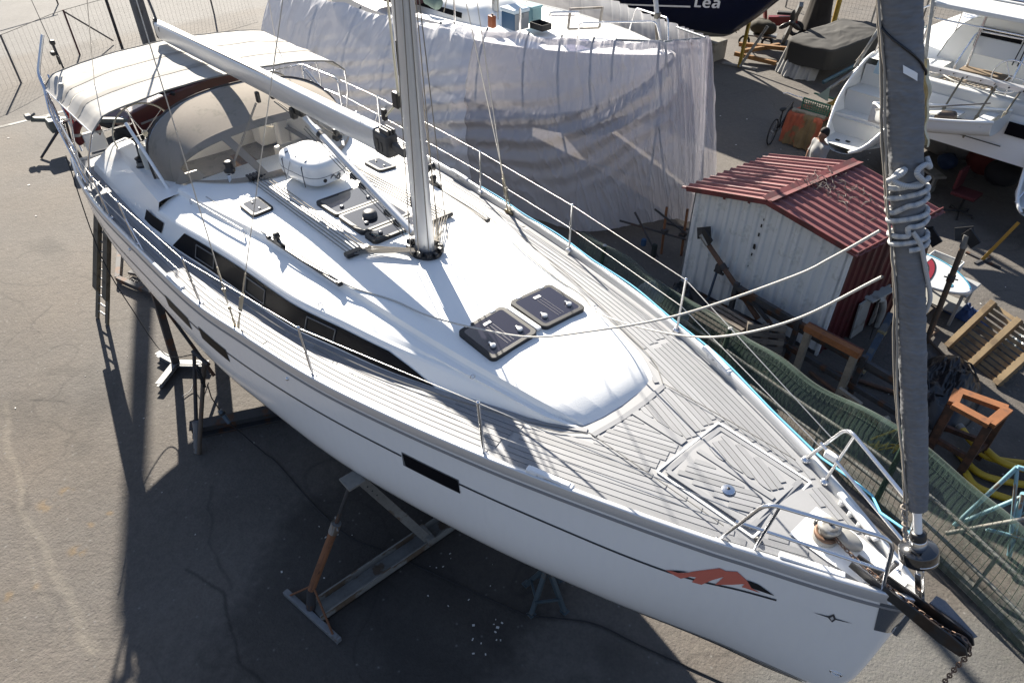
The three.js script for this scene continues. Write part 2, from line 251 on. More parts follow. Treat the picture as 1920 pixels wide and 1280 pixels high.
const hullZ = (x, y) => { const u = Math.min(1, Math.max(0, (hs(x) - y) / (hs(x) - hk(x)))); return hb(x) * Math.sqrt(Math.max(0, 1 - Math.pow(u, hp(x)))); };
const deckY = (x, z) => hs(x) - 0.05 + 0.07 * (1 - Math.pow(Math.min(1, Math.abs(z) / Math.max(0.05, hb(x))), 2));
const xs = t => { const q = 1 - Math.pow(1 - t, 1.7); return -6.5 + 11.86 * q; }; // stations crowd towards the stem
const yacht = thing('sailing_yacht', 'white sailing yacht with grey planked decks propped ashore in the foreground', 'sailing yacht', [0, 0, 0]);
{
  const WL = -1.65, pt = (x, a, sg) => { const k = hk(x), s = hs(x), u = Math.pow(Math.sin(a), 2 / hp(x)); return P(x, s - u * (s - k), sg * hb(x) * Math.cos(a)); };
  const aw = x => { const u = (hs(x) - WL) / (hs(x) - hk(x)); return u >= 1 ? Math.PI / 2 : Math.asin(Math.pow(u, hp(x) / 2)); };
  const uvH = (i, j, p) => [p.x * 0.5, p.y * 0.5];
  const top = [], bot = [];
  for (const sg of [1, -1]) { top.push(grid(110, 22, (i, j) => { const x = xs(i); return pt(x, aw(x) * j, sg); }, uvH)); bot.push(grid(90, 12, (i, j) => { const x = xs(i), a = aw(x); return pt(x, a + (Math.PI / 2 - a) * j, sg); }, uvH)); }
  const tr = grid(24, 12, (i, j) => { const a = j * Math.PI / 2, q = pt(-6.5, a, 1); q.z *= 2 * i - 1; q.x -= 0.0; return q; });
  part('hull', [...top, tr], M.hullGel, yacht);
  part('hull_bottom', bot, worn([0.035, 0.04, 0.055], 0.3, [0.07, 0.07, 0.07], 0.85), yacht, 'dark antifouled bottom of the yacht');
  // stripes that follow the hull skin
  const skin = (x, y, sg, o) => P(x, y, sg * (hullZ(x, y) + o));
  const band = (f, h, x0, x1, sg, o = 0.004, n = 90) => grid(n, 2, (i, j) => { const x = x0 + (x1 - x0) * i; return skin(x, f(x) - h * j, sg, o); });
  const pin = tab([[-6.4, -1.02], [-3.3, -1.02], [-1.1, -0.99], [0.85, -0.81], [1.65, -0.735], [2.94, -0.635], [4.0, -0.59], [4.5, -0.49], [4.69, -0.463]]);
  for (const sg of [1, -1]) {
    for (const [a, b] of [[-6.4, -2.68], [-2.0, -1.74], [-1.13, 1.62], [2.25, 4.69]]) part('pinstripe', band(pin, 0.022, a, b, sg), mat(0.06, 0.065, 0.075, 0.4), yacht);
    part('boot_stripe', [band(x => -1.595, 0.03, -6.4, 5.02, sg), band(x => -1.555, 0.012, -6.4, 5.05, sg)], mat(0.05, 0.055, 0.065, 0.4), yacht);
    for (const [a, b, ta, tb] of [[-2.67, -2.03, -1.0, -1.0], [-1.73, -1.14, -0.965, -0.975], [1.64, 2.24, -0.70, -0.655]]) {
      part('hull_window', grid(14, 4, (i, j) => { const x = a + (b - a) * i + 0.02 * j, y = ta + (tb - ta) * i - 0.155 * j; return skin(x, y, sg, 0.006); }), M.glassDark, yacht);
      part('window_trim', grid(14, 2, (i, j) => { const x = a - 0.012 + (b - a + 0.024) * i, y = ta + (tb - ta) * i + 0.012 - 0.18 * j; return skin(x, y, sg, 0.003); }), mat(0.2, 0.21, 0.22, 0.4), yacht);
    }
  }
  // the mountain mark, the four-pointed star and the stem guard, laid on the skin
  const decal = (name, pts, m, o, label) => { const s = new THREE.ShapeGeometry(new THREE.Shape(pts.map(p => new THREE.Vector2(p[0], p[1])))); const q = s.attributes.position; for (let i = 0; i < q.count; i++) { const x = q.getX(i), y = q.getY(i), v = skin(x, y, 1, o); q.setXYZ(i, v.x, v.y, v.z); } s.computeVertexNormals(); return part(name, plain(s), m, yacht, label); };
  const salmon = [[3.987, -0.586], [4.015, -0.569], [4.072, -0.559], [4.13, -0.513], [4.161, -0.474], [4.314, -0.32], [4.355, -0.329], [4.419, -0.293], [4.49, -0.358], [4.529, -0.426], [4.588, -0.45], [4.493, -0.453], [4.472, -0.457], [4.483, -0.406], [4.442, -0.442], [4.415, -0.466], [4.315, -0.539], [4.354, -0.401], [4.29, -0.493], [4.233, -0.599], [4.17, -0.612], [4.19, -0.529], [4.152, -0.548], [4.095, -0.62], [4.053, -0.61]];
  decal('mountain_graphic', salmon, mat(0.62, 0.17, 0.12, 0.45), 0.006, 'salmon mountain mark on the bow');
  decal('mountain_edge', [[4.0, -0.572], [4.134, -0.495], [4.072, -0.556], [4.015, -0.566]], M.black, 0.008, 'black tip at the left of the mountain mark');
  decal('mountain_edge', [[4.49, -0.35], [4.562, -0.355], [4.672, -0.424], [4.584, -0.425], [4.529, -0.424]], M.black, 0.008, 'black tip at the right of the mountain mark');
  const sm = mat(0.12, 0.12, 0.13, 0.35, 0.6);
  decal('star_emblem', [[4.905, -0.468], [4.995, -0.452], [5.018, -0.405], [5.038, -0.451], [5.135, -0.447], [5.04, -0.466], [5.03, -0.51], [4.997, -0.468]], sm, 0.006, 'thin four-pointed star emblem near the stem');
  decal('star_centre', [[5.008, -0.46], [5.018, -0.43], [5.03, -0.459], [5.024, -0.486]], mat(0.7, 0.7, 0.7, 0.3, 0.4), 0.009);
  for (const sg of [1, -1]) part('stem_guard', grid(8, 8, (i, j) => { const y = -0.09 - 0.36 * j, x0 = 5.2 + 0.05 * j, x = x0 + (5.345 - x0) * i; return skin(Math.min(x, 5.352), y, sg, 0.006); }), M.steel, yacht, 'polished steel guard on the stem');
  part('stem_guard', rod(P(5.365, -0.08, 0), P(5.355, -0.46, 0), 0.03, 0.03, 10), M.steel, yacht);
  { const q = skin(5.19, -1.18, 1, 0.004); const g = new THREE.TorusGeometry(0.03, 0.006, 8, 20).scale(1.3, 0.7, 1); g.rotateY(0.35); g.translate(q.x, q.y, q.z); parts('drain', plain(g), M.steel, yacht); }
  { const q = skin(0.1, -0.66, 1, 0.004), q2 = skin(-3.6, -0.76, 1, 0.004); parts('drain', [q, q2].map(c => { const g = new THREE.SphereGeometry(0.02, 10, 8); g.translate(c.x, c.y, c.z); return plain(g); }), M.steel, yacht); }
  // keel and rudder, mostly out of sight under the hull
  part('keel', [grid(20, 10, (i, j) => { const a = i * 2 * Math.PI, y = -1.98 - 1.5 * j, c = 0.95 - 0.2 * j; return P(-0.7 - 0.2 * j + c * Math.cos(a), y, 0.14 * Math.sin(a)); }), grid(20, 8, (i, j) => { const a = i * 2 * Math.PI, b = -Math.PI / 2 + j * Math.PI; return P(-0.85 + 1.25 * Math.cos(a) * Math.cos(b), -3.45 + 0.16 * Math.sin(b), 0.26 * Math.sin(a) * Math.cos(b)); })], M.keel = worn([0.04, 0.045, 0.06], 0.3, [0.12, 0.05, 0.02], 0.85), yacht);
  for (const s of [0.9, -0.9]) part('rudder', box(0.5, 1.3, 0.06, -5.6, Y0 - 2.45, s, 0.02), M.keel, yacht);
}
// plan outline of the cabin trunk and its shoulder
const cb = tab([[-3.6, 1.83], [-2.9, 1.76], [-2.2, 1.66], [-1.5, 1.58], [-0.5, 1.49], [0.3, 1.31], [0.9, 1.17], [1.55, 0.97], [2.1, 0.77], [2.63, 0.58], [2.82, 0.46]]);
const FRONT = 2.88;
{ // deck sheet with the cockpit left open
  const g = [];
  g.push(grid(90, 16, (i, j) => { const x = -3.55 + 8.88 * (1 - Math.pow(1 - i, 1.3)), z = (2 * j - 1) * (hb(x) - 0.02); return P(x, deckY(x, z), z); }));
  for (const s of [1, -1]) g.push(grid(30, 5, (i, j) => { const x = -6.5 + 2.96 * i, z = s * (1.02 + (hb(x) - 1.04) * j); return P(x, deckY(x, z), z); }));
  part('deck', g, M.deckBase = new THREE.MeshPhysicalMaterial({ color: new THREE.Color().setRGB(0.235, 0.24, 0.25), roughness: 0.6, side: THREE.DoubleSide }), yacht);
}
{ // deck planks: strips parallel to the rail on each side, meeting at the king plank
  const tone = []; for (let i = 0; i < 5; i++) { const k = 0.175 + 0.012 * i; const s = 200 + i * 7; tone.push(new THREE.MeshPhysicalMaterial({ map: colourTex(128, (u, v) => { const n = tfbm(u, v, 4, s), f = tnoise(u * 0.12, v, 64, s + 3); const q = k * (0.9 + 0.14 * n + 0.08 * (f - 0.5)); return [q, q * 1.03, q * 1.09]; }), roughness: 0.62, side: THREE.DoubleSide })); }
  const W = 0.0525, GAP = 0.0075, H = 0.006;
  const off = (x, d) => { const e = 0.01, k = (hb(x + e) - hb(x - e)) / (2 * e), n = Math.hypot(1, k); return [x + d * k / n, hb(x) - d / n]; };
  const inLocker = (x, z) => Math.abs(z) < 0.405 - 0.02 * (x - 4) && x > 3.525 && x < 4.405;
  const inWind = (x, z) => x > 4.53 && Math.abs(z) < 0.19 - 0.16 * Math.max(0, x - 4.8);
  const ok = (x, z) => x > -6.2 && x < 5.0 && z > 0.045 && !inLocker(x, z) && !inWind(x, z) && !(x < FRONT + 0.07 && z < (x < 2.8 ? cb(x) : 0.47) + 0.055) && Math.abs(x - 2.47) > 0.012 && Math.abs(x + 0.35) > 0.006;
  const lockY = (x, z) => deckY(x, z) + 0.012, lidC = [[3.6, 0.335], [4.33, 0.315], [4.33, -0.315], [3.6, -0.335]];
  const lid = part('locker_lid', grid(6, 6, (i, j) => { const x = 3.6 + 0.73 * i, z = (2 * j - 1) * (0.335 - 0.02 * i); return P(x, lockY(x, z), z); }), M.deckBase, yacht, 'planked anchor locker lid on the foredeck');
  let n = 0;
  for (const sg of [1, -1]) for (let k = 0; k < 24; k++) {
    const d0 = 0.085 + k * W, d1 = d0 + W - GAP; let run = [];
    const inLid = (x, z) => z > 0.03 && z < 0.29 - 0.02 * (x - 3.6) && x > 3.645 && x < 4.285; let lidRun = [];
    const flush = (run, raise, name, parent) => {
      if (run.length > 3) {
        const pos = [], idx = [], uv = [];
        run.forEach(([a, b], i) => { for (const [q, h] of [[a, 0], [a, H], [b, H], [b, 0]]) { const z = q[1]; pos.push(q[0], deckY(q[0], z) + Y0 + h + raise, sg * z); uv.push(q[0], z); } if (i) for (let e = 0; e < 3; e++) { const s = (i - 1) * 4 + e; idx.push(s, s + 1, s + 4, s + 1, s + 5, s + 4); } });
        const g = new THREE.BufferGeometry(); g.setAttribute('position', new THREE.Float32BufferAttribute(pos, 3)); g.setAttribute('uv', new THREE.Float32BufferAttribute(uv, 2)); g.setIndex(idx);
        part(name, toCreasedNormals(plain(g), 0.6), tone[(n++ * 3 + k) % 5], parent);
      }
    };
    for (let x = -6.3; x < 5.6; x += 0.04) { const a = off(x, d0), b = off(x, d1); if (a[1] > 0.05 && b[1] < 0.047) b[1] = 0.047; const mx = (a[0] + b[0]) / 2, mz = (a[1] + b[1]) / 2; if (ok(mx, mz) && ok(b[0], b[1])) run.push([a, b]); else { flush(run, 0, 'deck_plank', yacht); run = []; } if (inLid(mx, mz) && inLid(b[0], b[1])) lidRun.push([a, b]); else { flush(lidRun, 0.013, 'lid_plank', lid); lidRun = []; } } flush(run, 0, 'deck_plank', yacht); flush(lidRun, 0.013, 'lid_plank', lid);
  }
  const ringM = tone[3], flat = (pts, w, y = H + 0.001) => { const o = []; for (let i = 0; i < pts.length - 1; i++) { const [a, b] = [pts[i], pts[i + 1]]; o.push(beam(P(a[0], deckY(a[0], a[1]) + y, a[1]), P(b[0], deckY(b[0], b[1]) + y, b[1]), w, 0.008, V(0, 1, 0), 0)); } return o; };
  // margin boards: round the cabin front, along the cabin sides, king plank, round the anchor locker
  for (const sg of [1, -1]) { const L = []; for (let x = -3.2; x <= 2.75; x += 0.35) L.push([x, sg * (cb(x) + 0.032)]); L.push([2.86, sg * 0.44]); part('margin_board', flat(L, 0.045), ringM, yacht); }
  part('margin_board', flat([[2.93, 0.45], [2.965, 0.15], [2.965, -0.15], [2.93, -0.45]], 0.045), ringM, yacht);
  part('king_plank', flat([[2.99, 0], [3.5, 0]], 0.075), ringM, yacht);
  // locker lid: raised frame with its own short planks
  part('lid_frame', flat([...lidC, lidC[0]], 0.04, 0.018), ringM, lid); part('lid_rim', flat([[3.545, 0.39], [4.385, 0.37], [4.385, -0.37], [3.545, -0.39], [3.545, 0.39]], 0.016, 0.012), M.whitePaint, lid);
  part('lid_frame', flat([[3.63, 0], [4.3, 0]], 0.04, 0.018), ringM, lid);
  { const q = P(4.03, lockY(4.03, 0.17) + 0.014, 0.17); part('lid_latch', [lathe([[0, 0.012], [0.022, 0.012], [0.03, 0.006], [0.045, 0.006], [0.05, 0]]).translate(q.x, q.y, q.z)], M.steel, lid); part('latch_eye', lathe([[0, 0.016], [0.012, 0.016], [0.014, 0.01]]).translate(q.x, q.y, q.z), M.black, lid); }
  // white moulded windlass tray
  part('windlass_tray', grid(10, 6, (i, j) => { const x = 4.54 + 0.72 * i, w = 0.175 - 0.07 * Math.max(0, i - 0.4), z = (2 * j - 1) * w; return P(x, deckY(x, z) + 0.009, z); }), M.gel, yacht);
}
{ // toe rail, one run a side, with a bright blue line lying along the port rail
  for (const sg of [1, -1]) {
    const C = []; for (let i = 0; i <= 80; i++) { const x = xs(i / 80 * 0.985); C.push([x, sg]); }
    const sec = [[0.015, -0.06], [0.018, 0.03], [0.0, 0.042], [-0.03, 0.04], [-0.038, 0.0], [-0.045, -0.05]];
    part('toe_rail', grid(80, sec.length - 1, (i, j) => { const x = xs(i * 0.985), q = sec[Math.round(j * (sec.length - 1))]; return P(x, hs(x) + q[1], sg * (hb(x) + q[0])); }), M.alu, yacht);
    part('rubbing_strake', grid(80, 2, (i, j) => { const x = xs(i * 0.98), y = hs(x) - 0.10 - 0.035 * j; return P(x, y, sg * (hullZ(x, y) + (j === 0.5 ? 0.012 : 0.003))); }), mat(0.36, 0.37, 0.39, 0.4), yacht);
  }
}
// ---------------------------------------------------------------- cabin trunk, cockpit, hatches
const yc = tab([[-3.5, -0.07], [-2.4, -0.045], [-1, 0.02], [0, 0.03], [1.3, 0.016], [1.9, 0.005], [2.25, -0.012], [2.5, -0.035], [2.7, -0.085], [2.82, -0.14], [2.88, -0.19]]);
const zr = tab([[-3.5, 1.36], [-3, 1.30], [-2.1, 1.16], [-1.5, 1.08], [-0.3, 0.955], [0.8, 0.83], [1.55, 0.72], [2.1, 0.62], [2.5, 0.53], [2.88, 0.36]]);
const ys = tab([[-3.5, -0.30], [-2.5, -0.26], [-1, -0.2], [0.5, -0.17], [1.5, -0.15], [2.2, -0.145], [2.6, -0.16], [2.88, -0.20]]);
const cbx = x => (x > 2.82 ? 0.46 - (x - 2.82) * 0.5 : cb(x));
const zs = x => cbx(x) - 0.04 - 0.10 * smooth(2.8, 1.2, x);
const roofY = (x, z) => { const a = Math.min(1, Math.abs(z) / zr(x)); return yc(x) - 0.05 * a * a; };
const sideP = (x, f, sg, o = 0) => { const z0 = zs(x) + 0.03, y0 = Math.max(ys(x) - 0.035, deckY(x, z0) + 0.002), z1 = cbx(x), y1 = deckY(x, z1) - 0.012; return P(x, y0 + (y1 - y0) * f + o * 0.5, sg * (z0 + (z1 - z0) * f + o * 0.85)); };
{
  const prof = (x, sg) => {
    const c = yc(x), r = zr(x), s = Math.max(zs(x), r + 0.07 * smooth(2.88, 2.5, x)), y2 = Math.min(ys(x), c - 0.05), yr = c - 0.05, d = deckY(x, cbx(x)) - 0.015;
    const L = [[0, c], [r * 0.5, c - 0.0125], [r * 0.85, c - 0.036], [r - 0.02, yr + 0.002], [r + 0.008, yr - 0.006], [r + 0.028, yr - 0.055], [r + 0.05, Math.max(yr - 0.075, y2 + 0.01)], [r + 0.06 + (s - r) * 0.35, Math.max(yr - 0.08, y2) * 0.6 + y2 * 0.4 + 0.008], [s - 0.03, y2 + 0.008], [s, y2 - 0.003], [s + 0.025, y2 - 0.03], [cbx(x), d]];
    let m = 0; const Q = L.map(([z, y]) => { m = Math.max(m, z); return V(0, Math.max(y, d), Math.min(m, Math.max(cbx(x), 0.02))); });
    return new THREE.CatmullRomCurve3(Q.map(q => V(0, q.y, q.z)), false, 'catmullrom', 0.06);
  };
  const cache = new Map(), get = x => { const k = x.toFixed(4); if (!cache.has(k)) cache.set(k, prof(x)); return cache.get(k); };
  const g = []; for (const sg of [1, -1]) g.push(grid(96, 72, (i, j) => { const x = -3.5 + (FRONT + 3.5) * (1 - Math.pow(1 - i, 1.25)); const q = get(x).getPoint(j); return P(x, q.y, sg * q.z); }, (i, j, p) => [p.x, p.z]));
  g.push(grid(20, 4, (i, j) => { const z = (2 * i - 1) * 1.74, top = Math.abs(z) < 1.36 ? roofY(-3.5, z) : -0.12 - (Math.abs(z) - 1.36) * 1.1; return P(-3.5, top + (-1.1 - top) * j, z); }));
  part('coachroof', g, M.nonskid, yacht);
  // long dark saloon windows and a portlight in each side
  for (const sg of [1, -1]) {
    const tr = mat(0.15, 0.16, 0.17, 0.4);
    const win = part('saloon_window', grid(60, 6, (i, j) => { const x0 = -2.74 - 0.26 * j, x1 = 0.98 + 0.52 * j - 0.1 * (1 - Math.sin(j * Math.PI)) * (j < 0.5 ? 1 : 0.2), x = x0 + (x1 - x0) * i; return sideP(x, 0.10 + 0.78 * j, sg, 0.008); }), M.glassDark, yacht, 'long dark saloon window in the cabin side');
    for (const x of [-2.25, -1.15, 0.0]) part('opening_port', [0, 1, 2, 3].map(k => { const a = [[-0.2, 0.26], [0.2, 0.26], [0.2, 0.74], [-0.2, 0.74]], p = a[k], q = a[(k + 1) % 4]; return rod(sideP(x + p[0], p[1], sg, 0.014), sideP(x + q[0], q[1], sg, 0.014), 0.008, 0.008, 6); }), tr, win);
    part('portlight', grid(8, 4, (i, j) => { const x = -3.78 - 0.05 * j + 0.52 * i; return sideP(x, 0.22 + 0.5 * j, sg, 0.01); }), M.glassDark, yacht);
  }
  // cockpit coamings, floor, seats
  const ct = tab([[-6.2, 1.50], [-5, 1.60], [-3.5, 1.70]]);
  for (const sg of [1, -1]) part('cockpit_coaming', toCreasedNormals(grid(20, 14, (i, j) => { const x = -6.0 + 2.55 * i, h = -0.30 + 0.12 * i, L = [[cb(x) + 0.0, deckY(x, 1.8) - 0.02], [cb(x) - 0.05, deckY(x, 1.8) + 0.1], [ct(x) - 0.05, h - 0.02], [ct(x) - 0.12, h], [1.25, h + 0.02], [1.19, h - 0.03], [1.12, -0.62], [1.08, -1.14]], n = L.length - 1, k = Math.min(n - 1, Math.floor(j * n)), f = j * n - k; return P(x, L[k][1] + (L[k + 1][1] - L[k][1]) * f, sg * (L[k][0] + (L[k + 1][0] - L[k][0]) * f)); }), 0.45), M.gel, yacht);
  const teak = worn([0.30, 0.17, 0.09], 0.25, [0.2, 0.12, 0.07], 0.7);
  part('cockpit_floor', box(3.1, 0.04, 2.2, -5.0, Y0 - 1.12, 0), worn([0.42, 0.40, 0.37], 0.12, [0.34, 0.32, 0.3], 0.6), yacht);
  for (const sg of [1, -1]) part('cockpit_seat', box(1.55, 0.42, 0.48, -4.35, Y0 - 0.88, sg * 0.86, 0.03), M.gel, yacht);
  for (const sg of [1, -1]) part('seat_cushion', box(1.3, 0.07, 0.42, -4.3, Y0 - 0.64, sg * 0.86, 0.03), mat(0.62, 0.60, 0.56, 0.9), yacht);
  part('cockpit_table', [box(0.95, 0.5, 0.16, -4.5, Y0 - 0.85, 0, 0.02), box(1.0, 0.03, 0.26, -4.5, Y0 - 0.58, 0, 0.01)], teak, yacht);
  for (const sg of [1, -1]) part('helm_seat', box(0.35, 0.4, 1.0, -6.2, Y0 - 0.85, sg * 1.3, 0.04), M.gel, yacht);
  part('companionway', [box(0.04, 0.62, 0.66, -3.53, Y0 - 0.45, 0.0), box(0.02, 0.4, 0.5, -3.56, Y0 - 0.4, 0.0)], teak, yacht, 'varnished companionway boards under the sprayhood');
  parts('instrument_pod', [box(0.12, 0.2, 0.5, -3.62, Y0 - 0.25, 0.75, 0.03), box(0.05, 0.14, 0.24, -3.7, Y0 - 0.22, -0.7, 0.02)], M.black, yacht);
  part('swim_platform', box(0.12, 1.0, 2.6, -6.5, Y0 - 1.15, 0, 0.03), M.gel, yacht);
}
function hatch(x0, x1, z0, z1, clear, label) {
  const cx = (x0 + x1) / 2, cz = (z0 + z1) / 2, w = x1 - x0, d = z1 - z0, y = roofY(cx, cz) + 0.012, sl = (roofY(cx, z1) - roofY(cx, z0)) / d, px = (roofY(x1, cz) - roofY(x0, cz)) / w;
  const put = g => { g.rotateZ(Math.atan(px)); g.rotateX(-Math.atan(sl)); return g.translate(cx, Y0 + y, cz); };
  const ring = prism(roundRect(w, d, 0.05), 0.034, { bevel: 0.006, holes: [roundRect(w - 0.07, d - 0.07, 0.035).reverse()] }).rotateX(Math.PI / 2);
  const h = part('deck_hatch', put(ring), M.blackFrame = M.blackFrame || mat(0.02, 0.022, 0.026, 0.6), yacht, label);
  part('hatch_pane', put(boxUV(plain(new THREE.BoxGeometry(w - 0.068, 0.012, d - 0.068)).translate(0, 0.016, 0))), clear, h);
  return { h, put, w, d };
}
{
  M.acrylic = mat(0.022, 0.021, 0.032, 0.04, 0, { clearcoat: 1, clearcoatRoughness: 0.02 });
  M.smoke = mat(0.035, 0.033, 0.055, 0.12, 0, { clearcoat: 0.7, clearcoatRoughness: 0.05 });
  const chrome = mat(0.7, 0.7, 0.68, 0.25, 0.6);
  for (const sg of [1, -1]) {
    const { h, put, w, d } = hatch(1.318, 1.828, sg > 0 ? 0.045 : -0.585, sg > 0 ? 0.585 : -0.045, M.smoke, sg > 0 ? 'starboard of the two square forward hatches' : 'port of the two square forward hatches');
    for (const z of [-0.14, 0.14]) part('hatch_handle', put(join([lathe([[0, 0.024], [0.024, 0.024], [0.028, 0.016], [0.028, 0]], 16), box(0.05, 0.01, 0.02, -0.035, 0.012, 0)]).translate(0.13, 0.026, sg * z * 1.15)), chrome, h);
    part('hatch_label', put(box(0.035, 0.004, 0.085, -0.15, 0.026, 0, 0.001)), M.whitePaint, h);
    for (const z of [-0.035, 0.0, 0.035]) part('hatch_line', put(box(0.30, 0.002, 0.003, 0.04, 0.0245, z, 0)), mat(0.35, 0.34, 0.38, 0.5), h);
    parts('hatch_hinge', put(join([-0.15, 0.15].map(z => box(0.03, 0.02, 0.06, -w / 2 + 0.005, 0.02, z)))), M.whitePaint, h);
  }
  part('hatch_bridge', box(0.44, 0.028, 0.055, 1.58, Y0 + 0.033, 0, 0.01), M.gel, yacht, 'white strip between the forward hatches');
  for (const [a, b, lab] of [[-1.79, -1.285, 'aft panel of the dark main hatch'], [-1.26, -0.73, 'middle panel of the dark main hatch'], [-0.705, -0.47, 'narrow forward panel of the dark main hatch']]) {
    const { h, put, w } = hatch(a, b, -0.33, 0.33, M.acrylic, lab);
    for (const z of [-0.18, 0.18]) part('hatch_handle', put(join([lathe([[0, 0.02], [0.022, 0.02], [0.026, 0.012], [0.026, 0]], 14)]).translate(w > 0.3 ? 0.12 : 0, 0.024, z)), mat(0.25, 0.25, 0.26, 0.3, 0.4), h);
    if (w > 0.51) part('vent_cap', put(lathe([[0, 0.075], [0.05, 0.072], [0.078, 0.055], [0.085, 0.03], [0.085, 0.0]], 26).translate(-0.0, 0.02, 0.06)), mat(0.12, 0.12, 0.125, 0.4), h);
  }
  for (const sg of [1, -1]) { const { h, put } = hatch(-2.46, -2.05, sg > 0 ? 0.745 : -1.01, sg > 0 ? 1.01 : -0.745, M.acrylic, sg > 0 ? 'small starboard cabin hatch' : 'small port cabin hatch'); part('hatch_handle', put(join([-0.1, 0.1].map(x => box(0.04, 0.02, 0.02, x, 0.026, 0)))), mat(0.3, 0.3, 0.3, 0.4), h); }
}
// ---------------------------------------------------------------- deck gear
{
  for (const sg of [1, -1]) {
    const T = (x, z, o = 0) => P(x, roofY(x, z) + o - (Math.abs(z) > zr(x) ? 0.02 : 0), sg * z);
    part('genoa_track', beam(T(-1.5, 1.085, 0.012), T(-0.14, 0.975, 0.012), 0.045, 0.028), M.black, yacht);
    const c = T(-1.28, 1.067, 0.05); const car = part('track_car', [box(0.2, 0.05, 0.055, c.x, c.y - 0.01, c.z, 0.012), box(0.07, 0.07, 0.05, c.x - 0.03, c.y + 0.035, c.z, 0.015)], M.black, yacht);
    part('car_sheave', rod(c.clone().add(V(-0.03, 0.06, -0.03)), c.clone().add(V(-0.03, 0.06, 0.03)), 0.034, 0.034, 14), M.blackRubber, car);
    parts('track_end', [T(-1.5, 1.085, 0.02), T(-0.14, 0.975, 0.02)].map(q => box(0.06, 0.05, 0.06, q.x, q.y, q.z, 0.015)), M.black, yacht);
    // halyards and reefing lines led aft through an organiser
    const org = T(-0.46, 0.555, 0.03); part('rope_organiser', [box(0.09, 0.05, 0.30, org.x, org.y, org.z, 0.02)], M.black, yacht);
    const L = []; for (let k = 0; k < 6; k++) { const z = 0.45 + 0.042 * k, a = P(-0.02 + 0.012 * k, 0.1, sg * (0.13 + 0.005 * k)), b = T(-0.46, z, 0.045), cxx = T(-2.9, z - 0.03, 0.025 + 0.004 * (k % 2)); L.push(pipe([a, b, cxx], 0.007, 6)); }
    for (let k = 0; k < 6; k++) part('control_line', L[k], k % 3 === 2 ? M.ropeGrey : M.ropeTan, yacht);
    const cl = T(-2.98, 0.53, 0.035); const cb0 = part('rope_clutch', [0, 1, 2, 3, 4].map(k => box(0.16, 0.06, 0.036, cl.x, cl.y, cl.z + sg * (k - 2) * 0.045, 0.01)), M.black, yacht);
    part('grab_rail', poly([T(-3.1, 1.375, -0.05), T(-3.1, 1.37, 0.02), T(-1.86, 1.225, 0.02), T(-1.86, 1.23, -0.06)], 0.011, 8, 0.05), M.steel, yacht);
    // cabin-side lights and pad eyes
    parts('pad_eye', [[-0.1, 1.24], [1.78, 0.78]].map(q => { const g = new THREE.TorusGeometry(0.022, 0.005, 6, 14); g.rotateY(1.2); g.translate(q[0], Y0 + ys(q[0]) + 0.04, sg * q[1]); return plain(g); }), M.steel, yacht);
    // stanchions, lifelines, gate
    const sp = [[2.47, -0.235], [0.5, -0.435], [-1.54, -0.565], [-3.33, -0.59], [-4.25, -0.6]], inset = 0.045;
    const top = []; for (const [x, y] of sp) { const z = hb(x) - inset, b = P(x, y, sg * z), t = P(x - 0.02, y + 0.6, sg * (z + 0.024)); const s = part('stanchion', rod(b, t, 0.0135, 0.012, 10), M.steel, yacht); parts('stanchion_base', [box(0.075, 0.045, 0.06, b.x, b.y + 0.01, b.z, 0.012), lathe([[0, 0.014], [0.012, 0.01], [0.015, 0]], 12).translate(t.x, t.y, t.z)], M.steel, s); top.push([b, t]); }
    const gate = top[3]; parts('stanchion_brace', [rod(gate[0].clone().add(V(0.25, 0, 0)), gate[0].clone().lerp(gate[1], 0.62), 0.009, 0.009, 8), rod(top[4][0].clone().add(V(-0.25, 0, 0)), top[4][0].clone().lerp(top[4][1], 0.62), 0.009, 0.009, 8)], M.steel, yacht);
    const pulT = P(4.36, 0.27, sg * 0.525), pulM = P(4.30, 0.12, sg * 0.54);
    for (const [f, end] of [[0.985, pulT], [0.5, pulM]]) { const pts = [end]; for (const [b, t] of top) pts.push(b.clone().lerp(t, f)); pts.push(P(-5.3, -0.58 + (f > 0.6 ? 0.58 : 0.32), sg * 2.08)); part('lifeline', pipe(pts, 0.0042, 6), M.wire, yacht); }
    // chain plate, shrouds with turnbuckles
    const cp = P(-0.814, -0.53, sg * 1.90); part('chain_plate', box(0.16, 0.05, 0.045, cp.x, cp.y, cp.z, 0.008), worn([0.42, 0.38, 0.28], 0.3, [0.3, 0.2, 0.1], 0.35, 0.8), yacht);
    for (const [dx, e, r] of [[-0.035, P(-1.85, 6.2, sg * 1.58), 0.0055], [0.035, P(-0.05, 5.2, sg * 0.06), 0.005]]) {
      const a = cp.clone().add(V(dx, 0.02, 0)), u = e.clone().sub(a).normalize(), at = s => a.clone().addScaledVector(u, s);
      const w = part('shroud', rod(at(0.62), e, r, r, 8), M.wire, yacht);
      part('turnbuckle', [rod(at(0), at(0.1), 0.017, 0.012, 8), rod(at(0.1), at(0.2), 0.009, 0.009, 8), rod(at(0.2), at(0.24), 0.018, 0.018, 8), beam(at(0.24), at(0.4), 0.006, 0.034), beam(at(0.24).add(V(0.0, 0, 0.01)), at(0.4).add(V(0, 0, 0.01)), 0.006, 0.03), rod(at(0.4), at(0.44), 0.018, 0.018, 8), rod(at(0.44), at(0.55), 0.009, 0.009, 8), rod(at(0.55), at(0.68), 0.011, 0.008, 8)], mat(0.5, 0.46, 0.38, 0.3, 0.85), w);
    }
